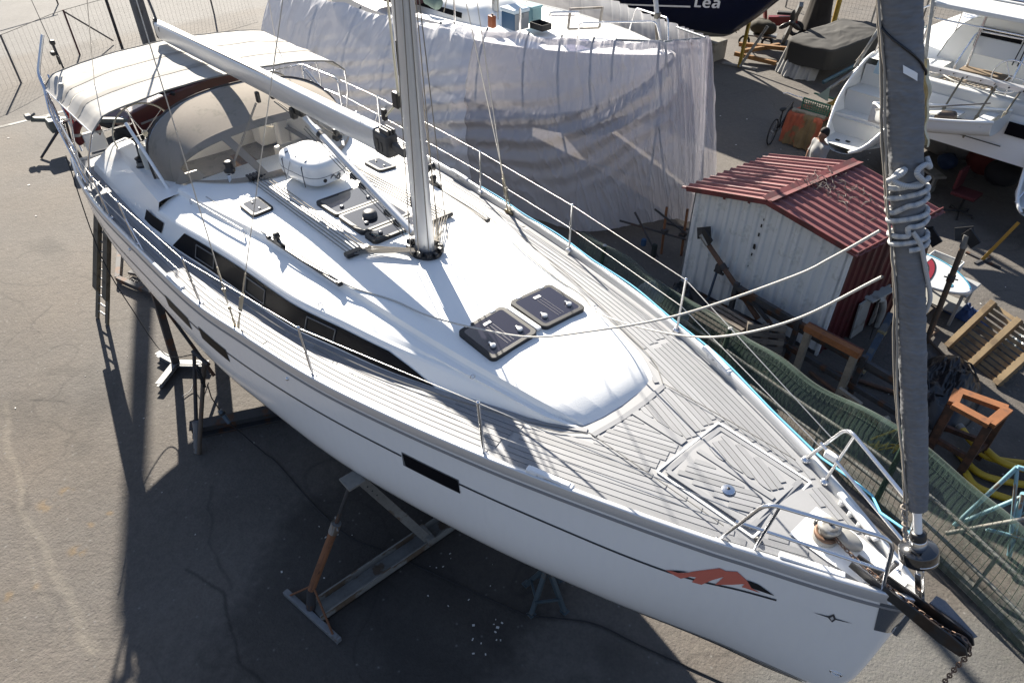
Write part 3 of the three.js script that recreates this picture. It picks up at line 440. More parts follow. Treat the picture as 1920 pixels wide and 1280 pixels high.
    // mooring cleats sunk in the rail
    for (const x of [3.05, -2.1]) { const q = P(x, hs(x) + 0.03, sg * (hb(x) - 0.03)); const k = (hb(x + 0.1) - hb(x - 0.1)) / 0.2, an = -Math.atan(sg * k); const g = join([box(0.34, 0.03, 0.05, 0, 0.03, 0, 0.012), box(0.06, 0.05, 0.045, -0.07, 0, 0, 0.01), box(0.06, 0.05, 0.045, 0.07, 0, 0, 0.01), box(0.1, 0.045, 0.06, -0.15, 0.015, 0, 0.018), box(0.1, 0.045, 0.06, 0.15, 0.015, 0, 0.018)]); g.rotateY(an); g.translate(q.x, q.y, q.z); part('mooring_cleat', g, M.whitePaint, yacht); }
    { const x = 4.78, q = P(x, hs(x) - 0.005, sg * (hb(x) - 0.055)); const k = (hb(x + 0.1) - hb(x - 0.1)) / 0.2; const g = join([box(0.42, 0.035, 0.05, 0, 0.04, 0, 0.014), ...[-0.15, -0.05, 0.05, 0.15].map(u => box(0.035, 0.06, 0.055, u, 0.0, 0, 0.01))]); g.rotateY(-Math.atan(sg * k)); g.translate(q.x, q.y, q.z); part('fairlead', g, M.whitePaint, yacht); }
    // pulpit
    const u = [P(4.234, -0.09, sg * 0.565), P(4.44, 0.46, sg * 0.50), P(5.10, 0.45, sg * 0.155), P(5.18, -0.06, sg * 0.125)];
    const pul = part('pulpit', [poly(u, 0.0145, 10, 0.09), rod(P(4.30, 0.16, sg * 0.535), P(5.145, 0.16, sg * 0.14), 0.0125, 0.0125, 8), rod(P(4.45, -0.07, sg * 0.47), P(4.51, 0.45, sg * 0.465), 0.0125, 0.0125, 8)], M.steel, yacht);
    parts('pulpit_foot', [[4.234, 0.565], [4.45, 0.47], [5.18, 0.125]].map(q => lathe([[0, 0.03], [0.02, 0.03], [0.034, 0.008], [0.036, 0]], 14).translate(q[0], Y0 + hs(q[0]) - 0.02, sg * q[1])), M.steel, pul);
  }
  part('wood_pad', [P(4.42, 0.165, -0.47)].map(q => box(0.1, 0.06, 0.05, q.x, q.y, q.z, 0.015)), M.whitePaint, yacht);
  // windlass
  { const q = P(4.72, deckY(4.72, 0.03), 0.03); const w = part('windlass', [lathe([[0.085, 0], [0.085, 0.035], [0.06, 0.045], [0.052, 0.075], [0.062, 0.105], [0.078, 0.125], [0.075, 0.145], [0.045, 0.158], [0, 0.16]], 28).translate(q.x, q.y, q.z), boxUV(plain(new THREE.SphereGeometry(0.075, 20, 12).scale(1.7, 0.75, 0.9))).translate(q.x + 0.10, q.y + 0.045, q.z - 0.07)], worn([0.5, 0.49, 0.46], 0.2, [0.3, 0.28, 0.25], 0.45, 0.3), yacht); part('gypsy', plain(new THREE.TorusGeometry(0.07, 0.016, 8, 24).rotateX(Math.PI / 2)).translate(q.x, q.y + 0.055, q.z), worn([0.25, 0.15, 0.1], 0.3, [0.12, 0.08, 0.06], 0.6, 0.5), w); part('drum_nut', lathe([[0, 0.012], [0.014, 0.012], [0.016, 0]], 8).translate(q.x, q.y + 0.16, q.z), M.black, w); part('foot_switch', [plain(new THREE.SphereGeometry(0.032, 14, 10)).translate(q.x - 0.09, q.y + 0.02, q.z - 0.06), plain(new THREE.SphereGeometry(0.026, 14, 8)).translate(4.42, Y0 + deckY(4.42, 0.36) + 0.01, 0.36)], M.black, w); }
  // bow roller: two dark cheeks carrying a sheave, chain led over it and down to the ground
  { const dk = worn([0.085, 0.085, 0.088], 0.3, [0.10, 0.075, 0.06], 0.42, 0.6); const a0 = V(4.96, 0, 0), th = Math.atan2(-0.06, 0.82);
    const cheek = (z, x0, x1, h) => { const s = prism([[x0, 0.03], [x1 - 0.12, h], [x1 - 0.03, h * 0.9], [x1, h * 0.35], [x1 - 0.02, -0.03], [x1 - 0.14, -0.05], [x0 + 0.25, -0.03], [x0, -0.015]], 0.009, { bevel: 0.002 }); return s.rotateZ(-0.1).translate(4.95, Y0 + 0.0, z); };
    const r = part('bow_roller', [cheek(0.135, 0, 0.77, 0.07), cheek(0.045, 0, 0.77, 0.08), box(0.62, 0.008, 0.1, 5.26, Y0 - 0.065, 0.09, 0).rotateZ(0)], dk, yacht, 'long dark bow roller reaching past the stem');
    part('roller_fin', prism([[0, -0.03], [0.27, -0.035], [0.29, 0.01], [0.05, 0.06], [0, 0.05]], 0.012, { bevel: 0.002 }).rotateX(-0.75).rotateZ(-0.12).translate(5.42, Y0 + 0.0, 0.0), mat(0.16, 0.16, 0.17, 0.25, 0.8), r);
    part('roller_sheave', plain(new THREE.TorusGeometry(0.04, 0.022, 10, 24)).translate(5.65, Y0 - 0.06, 0.09), M.black, r); part('sheave_hub', rod(P(5.65, -0.06, 0.04), P(5.65, -0.06, 0.14), 0.03, 0.03, 14), dk, r);
    const path = new THREE.CatmullRomCurve3([P(4.78, 0.03, 0.045), P(4.95, 0.02, 0.08), P(5.3, -0.02, 0.09), P(5.57, -0.03, 0.09), P(5.66, 0.0, 0.09), P(5.715, -0.055, 0.09), P(5.718, -0.3, 0.09), P(5.72, -2.0, 0.088), P(5.72, -3.62, 0.085)], false, 'centripetal'), L = path.getLength(), n = Math.round(L / 0.036), links = [];
    for (let i = 0; i < n; i++) { const p = path.getPointAt(i / n), t = path.getTangentAt(i / n); const g = new THREE.TorusGeometry(0.0125, 0.0048, 5, 10).scale(1.75, 1, 1); if (i % 2) g.rotateX(Math.PI / 2); g.applyQuaternion(new THREE.Quaternion().setFromUnitVectors(V(1, 0, 0), t)); g.translate(p.x, p.y, p.z); links.push(plain(g)); }
    part('anchor_chain', links, worn([0.36, 0.26, 0.2], 0.3, [0.22, 0.12, 0.08], 0.6, 0.5), yacht, 'rusty anchor chain hanging from the bow roller to the ground'); }
}
// ---------------------------------------------------------------- rig, sail, covers
{
  const ell = (a, b, n = 28, flat = 1) => Array.from({ length: n }, (_, i) => { const t = i / n * 2 * Math.PI; return [Math.sign(Math.cos(t)) * Math.pow(Math.abs(Math.cos(t)), flat) * a, Math.sign(Math.sin(t)) * Math.pow(Math.abs(Math.sin(t)), flat) * b]; });
  const mastG = grid(32, 40, (i, j) => { const t = i * 2 * Math.PI, k = 1; return P(0.128 * Math.cos(t) * k, 0.02 + 13.6 * j, 0.088 * Math.sin(t) * k); });
  const mast = part('mast', mastG, M.alu, yacht);
  part('mast_track', box(0.02, 13.2, 0.035, -0.128, Y0 + 6.8, 0, 0), mat(0.35, 0.35, 0.36, 0.5, 0.4), mast);
  parts('mast_slot', [box(0.006, 0.3, 0.02, -0.03, Y0 + 2.05, 0.086, 0), box(0.006, 0.12, 0.012, -0.06, Y0 + 0.62, 0.081, 0)].map(g => g), M.black, mast);
  part('mast_foot', [lathe([[0.2, 0], [0.2, 0.02], [0.16, 0.06], [0.14, 0.075]], 26).scale(1.05, 1, 0.8).translate(0, Y0 + 0.02, 0)], M.black, mast);
  parts('mast_collar', Array.from({ length: 12 }, (_, i) => { const a = i / 12 * 6.283; return box(0.07, 0.055, 0.05, 0.2 * Math.cos(a), Y0 + 0.07 + 0.012 * (i % 3), 0.155 * Math.sin(a), 0.018); }), M.black, mast, 'ring of black turning blocks round the mast foot');
  { const pts = []; for (let i = 0; i <= 60; i++) { const a = i / 60 * 14; pts.push(P((0.19 + 0.03 * Math.sin(a * 1.7)) * Math.cos(a), 0.05 + 0.02 * Math.sin(a * 2.3), 0.16 * Math.sin(a))); } part('mast_lashing', tube(pts, 0.009, 160, 5), M.blackRubber, mast); }
  for (const sg of [1, -1]) { part('spreader', beam(P(0, 5.5, sg * 0.08), P(-0.75, 5.55, sg * 1.55), 0.11, 0.03), M.alu, mast); part('spreader', beam(P(0, 9.6, sg * 0.08), P(-0.55, 9.65, sg * 1.1), 0.1, 0.03), M.alu, mast); }
  for (const [x, z, dz] of [[0.11, 0.07, 0.1], [0.1, -0.08, -0.14], [0.04, 0.1, 0.12], [-0.06, -0.1, -0.12], [0.125, 0.02, 0.03], [0.02, -0.1, -0.05]]) part('halyard', pipe([P(x + 0.02, 0.12, z + dz), P(x + 0.012, 2.6, z * 1.12), P(x, 12, z)], 0.0055, 6), rnd() > 0.5 ? M.ropeTan : M.ropeGrey, mast);
  part('mast_winch', [lathe([[0.045, 0], [0.045, 0.03], [0.03, 0.045], [0.033, 0.09], [0.045, 0.1], [0, 0.11]], 18).rotateX(-Math.PI / 2).translate(0, Y0 + 0.95, -0.085)], M.black, mast);
  // a red-brown sail cover tied behind the mast and strops with blocks
  part('strop', [pipe([P(-0.28, 2.9, -0.02), P(-0.27, 1.62, -0.03), P(-0.32, 1.58, -0.05)], 0.012, 8), pipe([P(-0.3, 1.62, -0.03), P(-0.1, 1.72, -0.03)], 0.012, 8), pipe([P(-0.3, 1.52, -0.03), P(-0.12, 1.4, -0.02)], 0.012, 8), pipe([P(-0.33, 1.52, -0.03), P(-0.5, 1.36, 0)], 0.011, 8)], mat(0.62, 0.58, 0.45, 0.85), mast);
  parts('strop_block', [box(0.1, 0.16, 0.06, -0.31, Y0 + 1.57, -0.03, 0.02), box(0.06, 0.12, 0.05, -0.52, Y0 + 1.37, 0, 0.02)], M.black, mast);
  // boom
  const A = P(-0.66, 1.075, 0), B = P(-7.05, 0.80, 0), bx = B.clone().sub(A).normalize();
  const sec = [[0, 0.135], [0.05, 0.13], [0.075, 0.105], [0.08, 0.03], [0.078, -0.05], [0.06, -0.115], [0.03, -0.135], [0, -0.138]];
  const ring = [...sec, ...sec.slice(1, -1).reverse().map(q => [-q[0], q[1]])];
  const up = V(0, 1, 0).addScaledVector(bx, -bx.y).normalize();
  const boom = part('boom', [grid(ring.length, 24, (i, j) => { const q = ring[Math.round(i * ring.length) % ring.length]; return A.clone().lerp(B, j).addScaledVector(up, q[1]).add(V(0, 0, q[0])); }), ...[A, B].map(C => { const s = plain(new THREE.ShapeGeometry(new THREE.Shape(ring.map(q => new THREE.Vector2(q[0], q[1]))))); s.rotateY(Math.PI / 2); return s.translate(C.x, C.y, C.z); })], M.alu, yacht);
  part('boom_groove', beam(A.clone().addScaledVector(up, 0.134), B.clone().addScaledVector(up, 0.134), 0.018, 0.012), mat(0.3, 0.3, 0.32, 0.5, 0.4), boom);
  part('boom_mark', box(0.012, 0.07, 0.004, -6.85, Y0 + 0.87, 0.0825, 0), M.black, boom);
  part('boom_end', [box(0.07, 0.24, 0.15, -7.08, Y0 + 0.80, 0, 0.02), box(0.1, 0.06, 0.11, -7.12, Y0 + 0.9, 0, 0.02), box(0.09, 0.05, 0.04, -7.08, Y0 + 0.95, 0.03, 0.015)], M.black, boom);
  part('gooseneck', [box(0.26, 0.25, 0.15, -0.55, Y0 + 1.07, 0, 0.03), box(0.22, 0.1, 0.07, -0.28, Y0 + 1.08, 0, 0.02), ...[-0.04, 0.0, 0.04].map(z => box(0.16, 0.05, 0.022, -0.5, Y0 + 1.215, z, 0.01))], worn([0.06, 0.06, 0.065], 0.25, [0.12, 0.12, 0.12], 0.5), boom);
  parts('gooseneck_slot', [box(0.05, 0.12, 0.006, -0.6, Y0 + 1.06, 0.077, 0), box(0.03, 0.1, 0.006, -0.52, Y0 + 1.05, 0.077, 0)], M.black, boom);
  for (const [x, z] of [[-0.95, 0.02], [-1.1, -0.03]]) part('reef_ring', plain(new THREE.TorusGeometry(0.032, 0.006, 6, 16).rotateX(0.9)).translate(x, Y0 + 1.21, z), M.steel, boom);
  // kicker strut and the lines beside it
  const k0 = P(-0.2, 0.16, 0), k1 = P(-2.42, 0.80, 0), ka = t => k0.clone().lerp(k1, t);
  const kick = part('boom_strut', [rod(ka(0.0), ka(0.86), 0.044, 0.044, 18), rod(ka(0.86), ka(0.97), 0.036, 0.036, 14), rod(ka(0.84), ka(0.88), 0.05, 0.05, 14)], M.alu, yacht);
  part('strut_cap', [box(0.16, 0.1, 0.08, -2.47, Y0 + 0.83, 0, 0.02), box(0.1, 0.14, 0.07, -2.6, Y0 + 0.78, 0.03, 0.02), rod(ka(0.8), ka(0.83), 0.047, 0.047, 14)], M.black, kick);
  for (const [z, y, m] of [[0.055, -0.03, M.ropeTan], [0.075, -0.06, M.ropeGrey], [-0.05, -0.04, M.ropeTan], [0.03, -0.075, M.blueRope]]) part('strut_line', rod(ka(0.03).add(V(0, y, z)), ka(0.93).add(V(0, y * 0.9, z * 1.1)), 0.006, 0.006, 6), m, kick);
  parts('strut_block', [0.12, 0.2, 0.42, 0.5].map(t => { const q = ka(t); return box(0.11, 0.06, 0.05, q.x, q.y - 0.06, q.z + 0.03, 0.018); }), M.black, kick);
  // mainsheet tackles
  for (const sg of [1, -1]) { const a = P(-3.45, 0.80, sg * 0.06), b = P(-3.12, 0.03, sg * 0.82); const s = part('mainsheet', [rod(a.clone().lerp(b, 0.12), b.clone().lerp(a, 0.1), 0.0065, 0.0065, 6), rod(a.clone().lerp(b, 0.12).add(V(0.03, 0, 0)), b.clone().lerp(a, 0.1).add(V(0.03, 0, 0)), 0.0065, 0.0065, 6)], M.ropeTan, yacht); parts('sheet_block', [0.05, 0.92].map(t => { const q = a.clone().lerp(b, t); return box(0.07, 0.14, 0.05, q.x, q.y, q.z, 0.024); }), M.black, s); part('sheet_shackle', box(0.04, 0.1, 0.05, b.x, b.y - 0.05, b.z, 0.01), M.steel, s); }
  part('boom_lines', [pipe([P(-3.1, 0.78, 0.03), P(-2.62, 0.76, 0.05)], 0.008, 6), pipe([P(-3.1, 0.76, -0.02), P(-2.62, 0.75, 0.0)], 0.008, 6), pipe([P(-6.9, 0.93, 0.05), P(-0.9, 1.215, 0.05)], 0.006, 6)], M.ropeTan, boom);
  part('topping_lift', pipe([P(-7.1, 0.9, 0), P(-7.35, 1.6, 0.0), P(-8.6, 5.2, 0)], 0.02, 8), mat(0.12, 0.12, 0.13, 0.6), yacht);
  parts('backstay', [rod(P(-6.45, -0.5, 1.55), P(-3.4, 6.6, 0.5), 0.005, 0.005, 6), rod(P(-6.45, -0.5, -1.55), P(-3.4, 6.6, -0.5), 0.005, 0.005, 6)], M.wire, yacht);
  // forestay with the rolled genoa in its grey sun strip
  const F0 = P(5.19, 0.41, 0), F1 = P(4.07, 3.26, 0), fd = F1.clone().sub(F0).normalize(), fa = s => F0.clone().addScaledVector(fd, s), fx = V(-fd.y, fd.x, 0).normalize(), fz = V(0, 0, 1);
  const rad = tab([[0.2, 0.052], [0.4, 0.06], [1.2, 0.067], [2.0, 0.072], [3.2, 0.09], [6, 0.11], [9, 0.09], [13, 0.05]]);
  const cloth = colourTex(256, (u, v) => { const n = tfbm(u, v, 6, 301, 4), w = tnoise(u * 0.2, v, 96, 311), b = smooth(0.08, 0.0, Math.abs(((v * 8 + u) % 1) - 0.5) - 0.42); const k = 0.17 * (0.82 + 0.3 * n + 0.14 * (w - 0.5) - 0.12 * b); return [k, k * 1.03, k * 1.09]; });
  cloth.repeat.set(1, 5);
  const wrink = grayTex(512, (u, v) => { const a = tfbm(u, v, 4, 341, 2), q = tnoise((u * 0.25 + v * 0.25 + a * 0.03) % 1, (v + u * 0.06 + 0.05 * a) % 1, 64, 351); return 0.55 * q + 0.45 * tfbm(u * 0.5, v, 16, 361, 3); }); wrink.repeat.set(1, 3);
  const sailM = new THREE.MeshPhysicalMaterial({ map: cloth, roughness: 0.88, bumpMap: wrink, bumpScale: 0.012, side: THREE.DoubleSide });
  const wrap = (s, a) => { const h = s * 1.35 / 0.14, f = ((h + a / 6.283) % 1 + 1) % 1, ridge = Math.pow(f, 3) * 0.0032; const crease = 0.005 * (fbm(a * 2.2 + 7 * Math.cos(a), s * 9 + a * 1.3, 331, 3) - 0.5) * 2; return rad(s) + (s < 3.4 && s > 0.3 ? ridge + crease : 0.002); };
  const fp = (s, a, o = 0) => { const r = wrap(s, a) + o; return fa(s).addScaledVector(fx, r * Math.cos(a)).addScaledVector(fz, r * Math.sin(a)); };
  const genoa = part('furled_genoa', grid(36, 420, (i, j) => { const s = 0.24 + (j < 0.9 ? 3.4 * j / 0.9 : 3.4 + 9.4 * (j - 0.9) / 0.1); return fp(s, i * 2 * Math.PI); }, (i, j) => [i, (j < 0.9 ? j / 0.9 : 1 + (j - 0.9) * 20)]), sailM, yacht, 'rolled headsail in a grey sun strip on the forestay');
  part('furler_foil', rod(fa(0.02), fa(0.26), 0.024, 0.024, 14), M.whitePaint, genoa);
  { const q = new THREE.Quaternion().setFromUnitVectors(V(0, 1, 0), fd), pl = (g, s) => { const h = plain(g).clone(); h.applyQuaternion(q); const c = fa(s); return h.translate(c.x, c.y, c.z); };
    const dr = part('furler_drum', [pl(lathe([[0, 0.0], [0.10, 0.0], [0.112, 0.012], [0.112, 0.085], [0.104, 0.1], [0.06, 0.112], [0.045, 0.115]], 32), -0.16)], mat(0.018, 0.018, 0.02, 0.12, 0, { clearcoat: 1 }), yacht); part('drum_band', pl(lathe([[0.048, 0], [0.05, 0.005], [0.05, 0.05], [0.046, 0.055]], 26), -0.052), M.steel, dr); part('drum_cap', pl(lathe([[0.046, 0], [0.047, 0.06], [0.03, 0.07], [0, 0.07]], 22), -0.012), M.black, dr); part('drum_slot', pl(plain(new THREE.TorusGeometry(0.108, 0.006, 6, 24, 1.1).rotateX(Math.PI / 2)), -0.13), M.steel, dr);
    part('forestay_toggle', [rod(fa(-0.16), fa(-0.3), 0.018, 0.018, 10), beam(fa(-0.26).add(V(0, 0, 0.02)), fa(-0.52).add(V(0, 0, 0.02)), 0.008, 0.04), beam(fa(-0.26).add(V(0, 0, -0.02)), fa(-0.52).add(V(0, 0, -0.02)), 0.008, 0.04), rod(P(5.16, 0.18, 0.05), P(5.12, -0.06, 0.09), 0.02, 0.016, 10)], M.steel, dr); }
  // halyard and furling lines lying against the roll
  for (const [a, c, w] of [[0.78, M.ropeTan, 0.007], [1.0, mat(0.5, 0.45, 0.38, 0.9), 0.006]]) { const pts = []; for (let i = 0; i <= 60; i++) { const s = 0.05 + 3.6 * i / 60; pts.push(fp(s, a, 0.018 + 0.01 * Math.sin(i * 0.31 + a * 3))); } part('leech_line', pipe(pts, w, 6), c, genoa); }
  { const pts = []; for (let i = 0; i <= 40; i++) { const s = 0.0 + 0.3 * i / 40, b = i * 1.1; pts.push(fp(0.3, 0.9, 0.02).lerp(fa(-0.02).add(V(-0.05, 0, 0.055)), i / 40).add(V(0.012 * Math.sin(b), 0.008 * Math.cos(b * 0.7), 0.012 * Math.cos(b)))); } part('tack_knot', tube(pts, 0.007, 120, 6), mat(0.48, 0.42, 0.36, 0.9), genoa); }
  // sheet wound round the roll
  const tu = [], turn = (s0, s1, n, o) => { for (let i = 0; i <= n; i++) tu.push([s0 + (s1 - s0) * i / n, 2.0 + 2 * Math.PI * i / 18, o + 0.004 * Math.sin(i * 1.3)]); };
  turn(1.90, 1.98, 36, 0.014); turn(2.02, 2.10, 34, 0.015); turn(2.13, 2.24, 40, 0.016);
  const braid = new THREE.MeshPhysicalMaterial({ map: colourTex(64, (u, v) => { const s = Math.sin((u * 4 + v * 2) * 6.283) * Math.sin((u * 4 - v * 2) * 6.283); const f = s > 0.55 ? 0 : 1; const k = 0.5 + 0.12 * s; return f ? [k, k * 0.985, k * 0.94] : [0.12, 0.16, 0.22]; }), roughness: 0.9, side: THREE.DoubleSide }); braid.map.repeat.set(9, 9);
  part('sheet_wrap', tube(tu.map(q => fp(q[0], q[1], q[2])), 0.0135, 420, 8), braid, genoa, 'thick white sheet wound round the rolled headsail');
  { const k = []; for (let i = 0; i <= 26; i++) { const t = i / 26; k.push(fp(2.27 + 0.045 * Math.sin(t * 9), 1.3 + 1.9 * t + 0.4 * Math.sin(t * 14), 0.03 + 0.018 * Math.cos(t * 17))); } k.push(fp(2.33, 3.9, 0.015)); part('sheet_knot', [tube(k, 0.0135, 160, 8), tube([fp(2.0, 2.2, 0.016), fp(1.92, 2.6, 0.02), fp(1.76, 3.1, 0.014), fp(1.6, 3.7, 0.02), fp(1.5, 4.2, 0.012)], 0.012, 30, 8)], braid, genoa); }
  // torn pale padding, strap and label near the top of the picture
  part('sail_patch', grid(10, 24, (i, j) => { const s = 2.38 + 0.4 * j, a = 3.75 + 0.75 * i + 0.14 * Math.sin(j * 7); return fp(s, a, 0.012 + 0.022 * Math.sin(Math.PI * i) + 0.005 * Math.sin(j * 21)); }), worn([0.62, 0.58, 0.42], 0.12, [0.5, 0.45, 0.32], 0.9), genoa, 'pale padding strip on the rolled headsail');
  part('sail_strap', pipe(Array.from({ length: 26 }, (_, i) => fp(2.98 - 0.26 * i / 25, 0.9 + 2.7 * i / 25, 0.007)), 0.006, 6), M.black, genoa);
  part('sail_label', grid(4, 4, (i, j) => fp(2.76 + 0.035 * j - 0.05 * i, 2.0 + 0.62 * i, 0.010)), M.whitePaint, genoa);
  // jib sheets hanging from the roll to both tracks
  const sheet = (pts, n = 60) => tube(pts.map(q => P(...q)), 0.0085, n, 7);
  part('jib_sheet', sheet([[4.36, 2.23, 0.07], [4.18, 1.99, 0.09], [3.99, 1.77, 0.12], [3.37, 1.2, 0.23], [2.68, 0.71, 0.35], [2.13, 0.38, 0.45], [1.47, 0.155, 0.56], [0.93, 0.03, 0.66], [0.5, 0.002, 0.74], [-0.02, -0.01, 0.93], [-0.6, -0.0, 1.01], [-1.28, 0.0, 1.07], [-1.9, -0.08, 1.1], [-3.0, -0.1, 1.2]], 120), M.rope, yacht, 'white starboard jib sheet sagging from the rolled sail over the hatch');
  part('jib_sheet', sheet([[4.44, 1.97, 0.03], [4.03, 1.39, -0.11], [3.58, 0.92, -0.23], [3.13, 0.57, -0.35], [2.48, 0.21, -0.51], [1.9, -0.04, -0.67], [1.6, -0.045, -0.76], [1.28, -0.02, -0.75], [0.6, 0.0, -0.83], [-0.08, 0.0, -1.0], [-1.28, 0.01, -1.07], [-3.0, -0.08, -1.2]], 120), M.rope, yacht, 'white port jib sheet sagging from the rolled sail to the far rail');
  { const pts = []; for (let i = 0; i <= 60; i++) { const x = -1.6 + 6.85 * i / 60; pts.push(P(Math.min(x, 5.2), hs(x) + 0.05 + (x > 4.3 ? (x - 4.3) * 0.35 : 0), -(hb(x) + 0.005 + 0.015 * Math.sin(i * 0.5)) * (x > 4.9 ? 0.75 : 1))); } part('furling_line', pipe(pts, 0.009, 7), M.blueRope, yacht, 'bright blue furling line along the port rail'); }
  // liferaft-side and foredeck safety line
  parts('jackstay', [1, -1].map(s => pipe(Array.from({ length: 40 }, (_, i) => { const x = -3 + 7.2 * i / 39; return P(x, deckY(x, 0) + (x < 2.9 ? 0 : 0.012) + (x < 2.9 ? 0.0 : 0), s * (x < 2.9 ? cb(x) + 0.09 : 0.46)); }), 0.0045, 5)), M.ropeGrey, yacht);
}
// ---------------------------------------------------------------- sprayhood, bimini, stern gear
{
  const tanC = worn([0.46, 0.40, 0.33], 0.08, [0.42, 0.37, 0.30], 0.92);
  const vinyl = new THREE.MeshPhysicalMaterial({ color: new THREE.Color().setRGB(0.93, 0.91, 0.87), roughness: 0.05, transmission: 0.95, thickness: 0, ior: 1.3, side: THREE.DoubleSide });
  const arch = (hw, y0, yt, x0, x1, e = 0.62) => u => { const a = u * Math.PI / 2, z = hw * Math.sign(u) * Math.pow(Math.abs(Math.sin(a)), 0.85), c = Math.pow(Math.max(0, Math.cos(a)), e); return V(x0 + (x1 - x0) * c, y0 + (yt - y0) * c, z); };
  const base = u => { const z = 1.36 * u, x = -2.80 - 1.05 * Math.pow(Math.abs(u), 2.6); return V(x, roofY(x, Math.min(Math.abs(z), 1.3)) + 0.015 - 0.12 * smooth(0.85, 1, Math.abs(u)), z); };
  const seam = arch(1.26, -0.16, 0.44, -3.75, -3.55), aft = arch(1.44, -0.3, 0.62, -4.12, -4.52);
  const S = (u, v) => { const q = v < 0.5 ? base(u).lerp(seam(u), v * 2) : seam(u).lerp(aft(u), v * 2 - 1); q.y += 0.03 * Math.sin(Math.PI * (v < 0.5 ? v * 2 : v * 2 - 1)) * (v < 0.5 ? 0.4 : 1) * Math.cos(u * 1.5); q.y += Y0; return q; };
  const pan = (u0, u1, v0, v1, n = 16, m = 8, o = 0) => grid(n, m, (i, j) => { const q = S(u0 + (u1 - u0) * i, v0 + (v1 - v0) * j); q.x += o; q.y += o; return q; }, (i, j, p) => [p.x, p.z]);
  const wins = [[-0.86, -0.34], [-0.27, 0.27], [0.34, 0.86]], cl = [pan(-1, 1, 0.5, 1, 48, 12), pan(-1, 1, 0, 0.05, 48, 2), pan(-1, 1, 0.43, 0.5, 48, 3), pan(-1, -0.86, 0.05, 0.43, 6, 6), pan(-0.34, -0.27, 0.05, 0.43, 4, 6), pan(0.27, 0.34, 0.05, 0.43, 4, 6), pan(0.86, 1, 0.05, 0.43, 6, 6)];
  const hood = part('sprayhood', cl, tanC, yacht, 'tan sprayhood with clear front windows');
  for (const w of wins) part('hood_window', pan(w[0] - 0.01, w[1] + 0.01, 0.045, 0.435, 16, 8, -0.003), vinyl, hood);
  part('hood_bow', [pipe(Array.from({ length: 33 }, (_, i) => S(-1 + i / 16, 0.985).add(V(-0.01, -0.01, 0))), 0.013, 8)], M.steel, hood);
  part('hood_edge', [pipe(Array.from({ length: 33 }, (_, i) => S(-1 + i / 16, 1)), 0.02, 8)], worn([0.12, 0.1, 0.085], 0.1, [0.1, 0.09, 0.08], 0.9), hood);
  // bimini
  const cream = new THREE.MeshPhysicalMaterial({ map: colourTex(256, (u, v) => { const n = tfbm(u, v, 5, 411, 4), d = smooth(0.62, 0.8, tfbm(u, v, 4, 421, 4)); const k = 0.40 * (0.94 + 0.1 * n) * (1 - 0.28 * d); return [k, k * 0.965, k * 0.89]; }), roughness: 0.9, transmission: 0.04, thickness: 0, side: THREE.DoubleSide });
  const bim = (t, w) => { const x = -4.69 - 2.5 * t, side = 0.49 - 0.06 * t, mid = 0.70 - 0.10 * t, a = Math.abs(w); const sag = 0.009 * Math.sin(Math.PI * ((t * 3) % 1)); const e = smooth(0.86, 1, a); const crumple = 0.02 * (fbm(t * 6 + 3, w * 5, 433, 3) - 0.5) * (1 + a); return P(x + 0.18 * a * a * (t < 0.5 ? -0.2 : 0.5), side + (mid - side) * (1 - Math.pow(a, 2.4)) - sag * (1 - a * 0.5) - 0.13 * e * e + crumple, 1.875 * w); };
  const top = part('bimini', grid(60, 64, (i, j) => bim(i, 2 * j - 1), (i, j) => [i * 2.5, j * 3.7]), cream, yacht, 'cream bimini stretched over the cockpit');
  for (const t of [0.3, 0.66]) part('bimini_seam', grid(4, 60, (i, j) => bim(t + (i - 0.5) * 0.055, 2 * j - 1).add(V(0, 0.005, 0))), worn([0.5, 0.47, 0.42], 0.1, [0.44, 0.42, 0.38], 0.9), top);
  parts('bimini_hem', [pipe(Array.from({ length: 41 }, (_, i) => bim(0, -1 + i / 20)), 0.012, 8), pipe(Array.from({ length: 41 }, (_, i) => bim(1, -1 + i / 20)), 0.012, 8)], worn([0.42, 0.4, 0.36], 0.1, [0.36, 0.34, 0.3], 0.9), top);
  for (const sg of [1, -1]) {
    const f = bim(0.0, sg), a = bim(1, sg), m = bim(0.4, sg);
    part('bimini_frame', [poly([f, P(-4.95, -0.05, sg * 2.0), P(-5.22, -0.56, sg * 2.06)], 0.0125, 8, 0.1), poly([m, P(-5.75, 0.0, sg * 1.95), P(-5.95, -0.56, sg * 2.0)], 0.0125, 8, 0.1), poly([a, P(-6.7, 0.1, sg * 1.98), P(-5.45, -0.55, sg * 2.06)], 0.016, 8, 0.1), poly([a.clone().add(V(0.05, -0.02, 0)), P(-6.6, 0.02, sg * 1.96), P(-5.6, -0.55, sg * 2.04)], 0.014, 8, 0.1), rod(f, a, 0.01, 0.01, 8)], M.steel, yacht);
    part('pushpit', [poly([P(-5.35, -0.56, sg * 2.06), P(-5.35, 0.02, sg * 2.05), P(-6.4, 0.02, sg * 1.95), P(-6.45, 0.0, sg * 1.0), P(-6.45, -0.56, sg * 0.95)], 0.0135, 8, 0.1), poly([P(-5.35, -0.27, sg * 2.06), P(-6.4, -0.27, sg * 1.95), P(-6.45, -0.27, sg * 1.0)], 0.011, 8, 0.1), rod(P(-6.38, -0.56, sg * 1.93), P(-6.4, 0.02, sg * 1.95), 0.0125, 0.0125, 8)], M.steel, yacht);
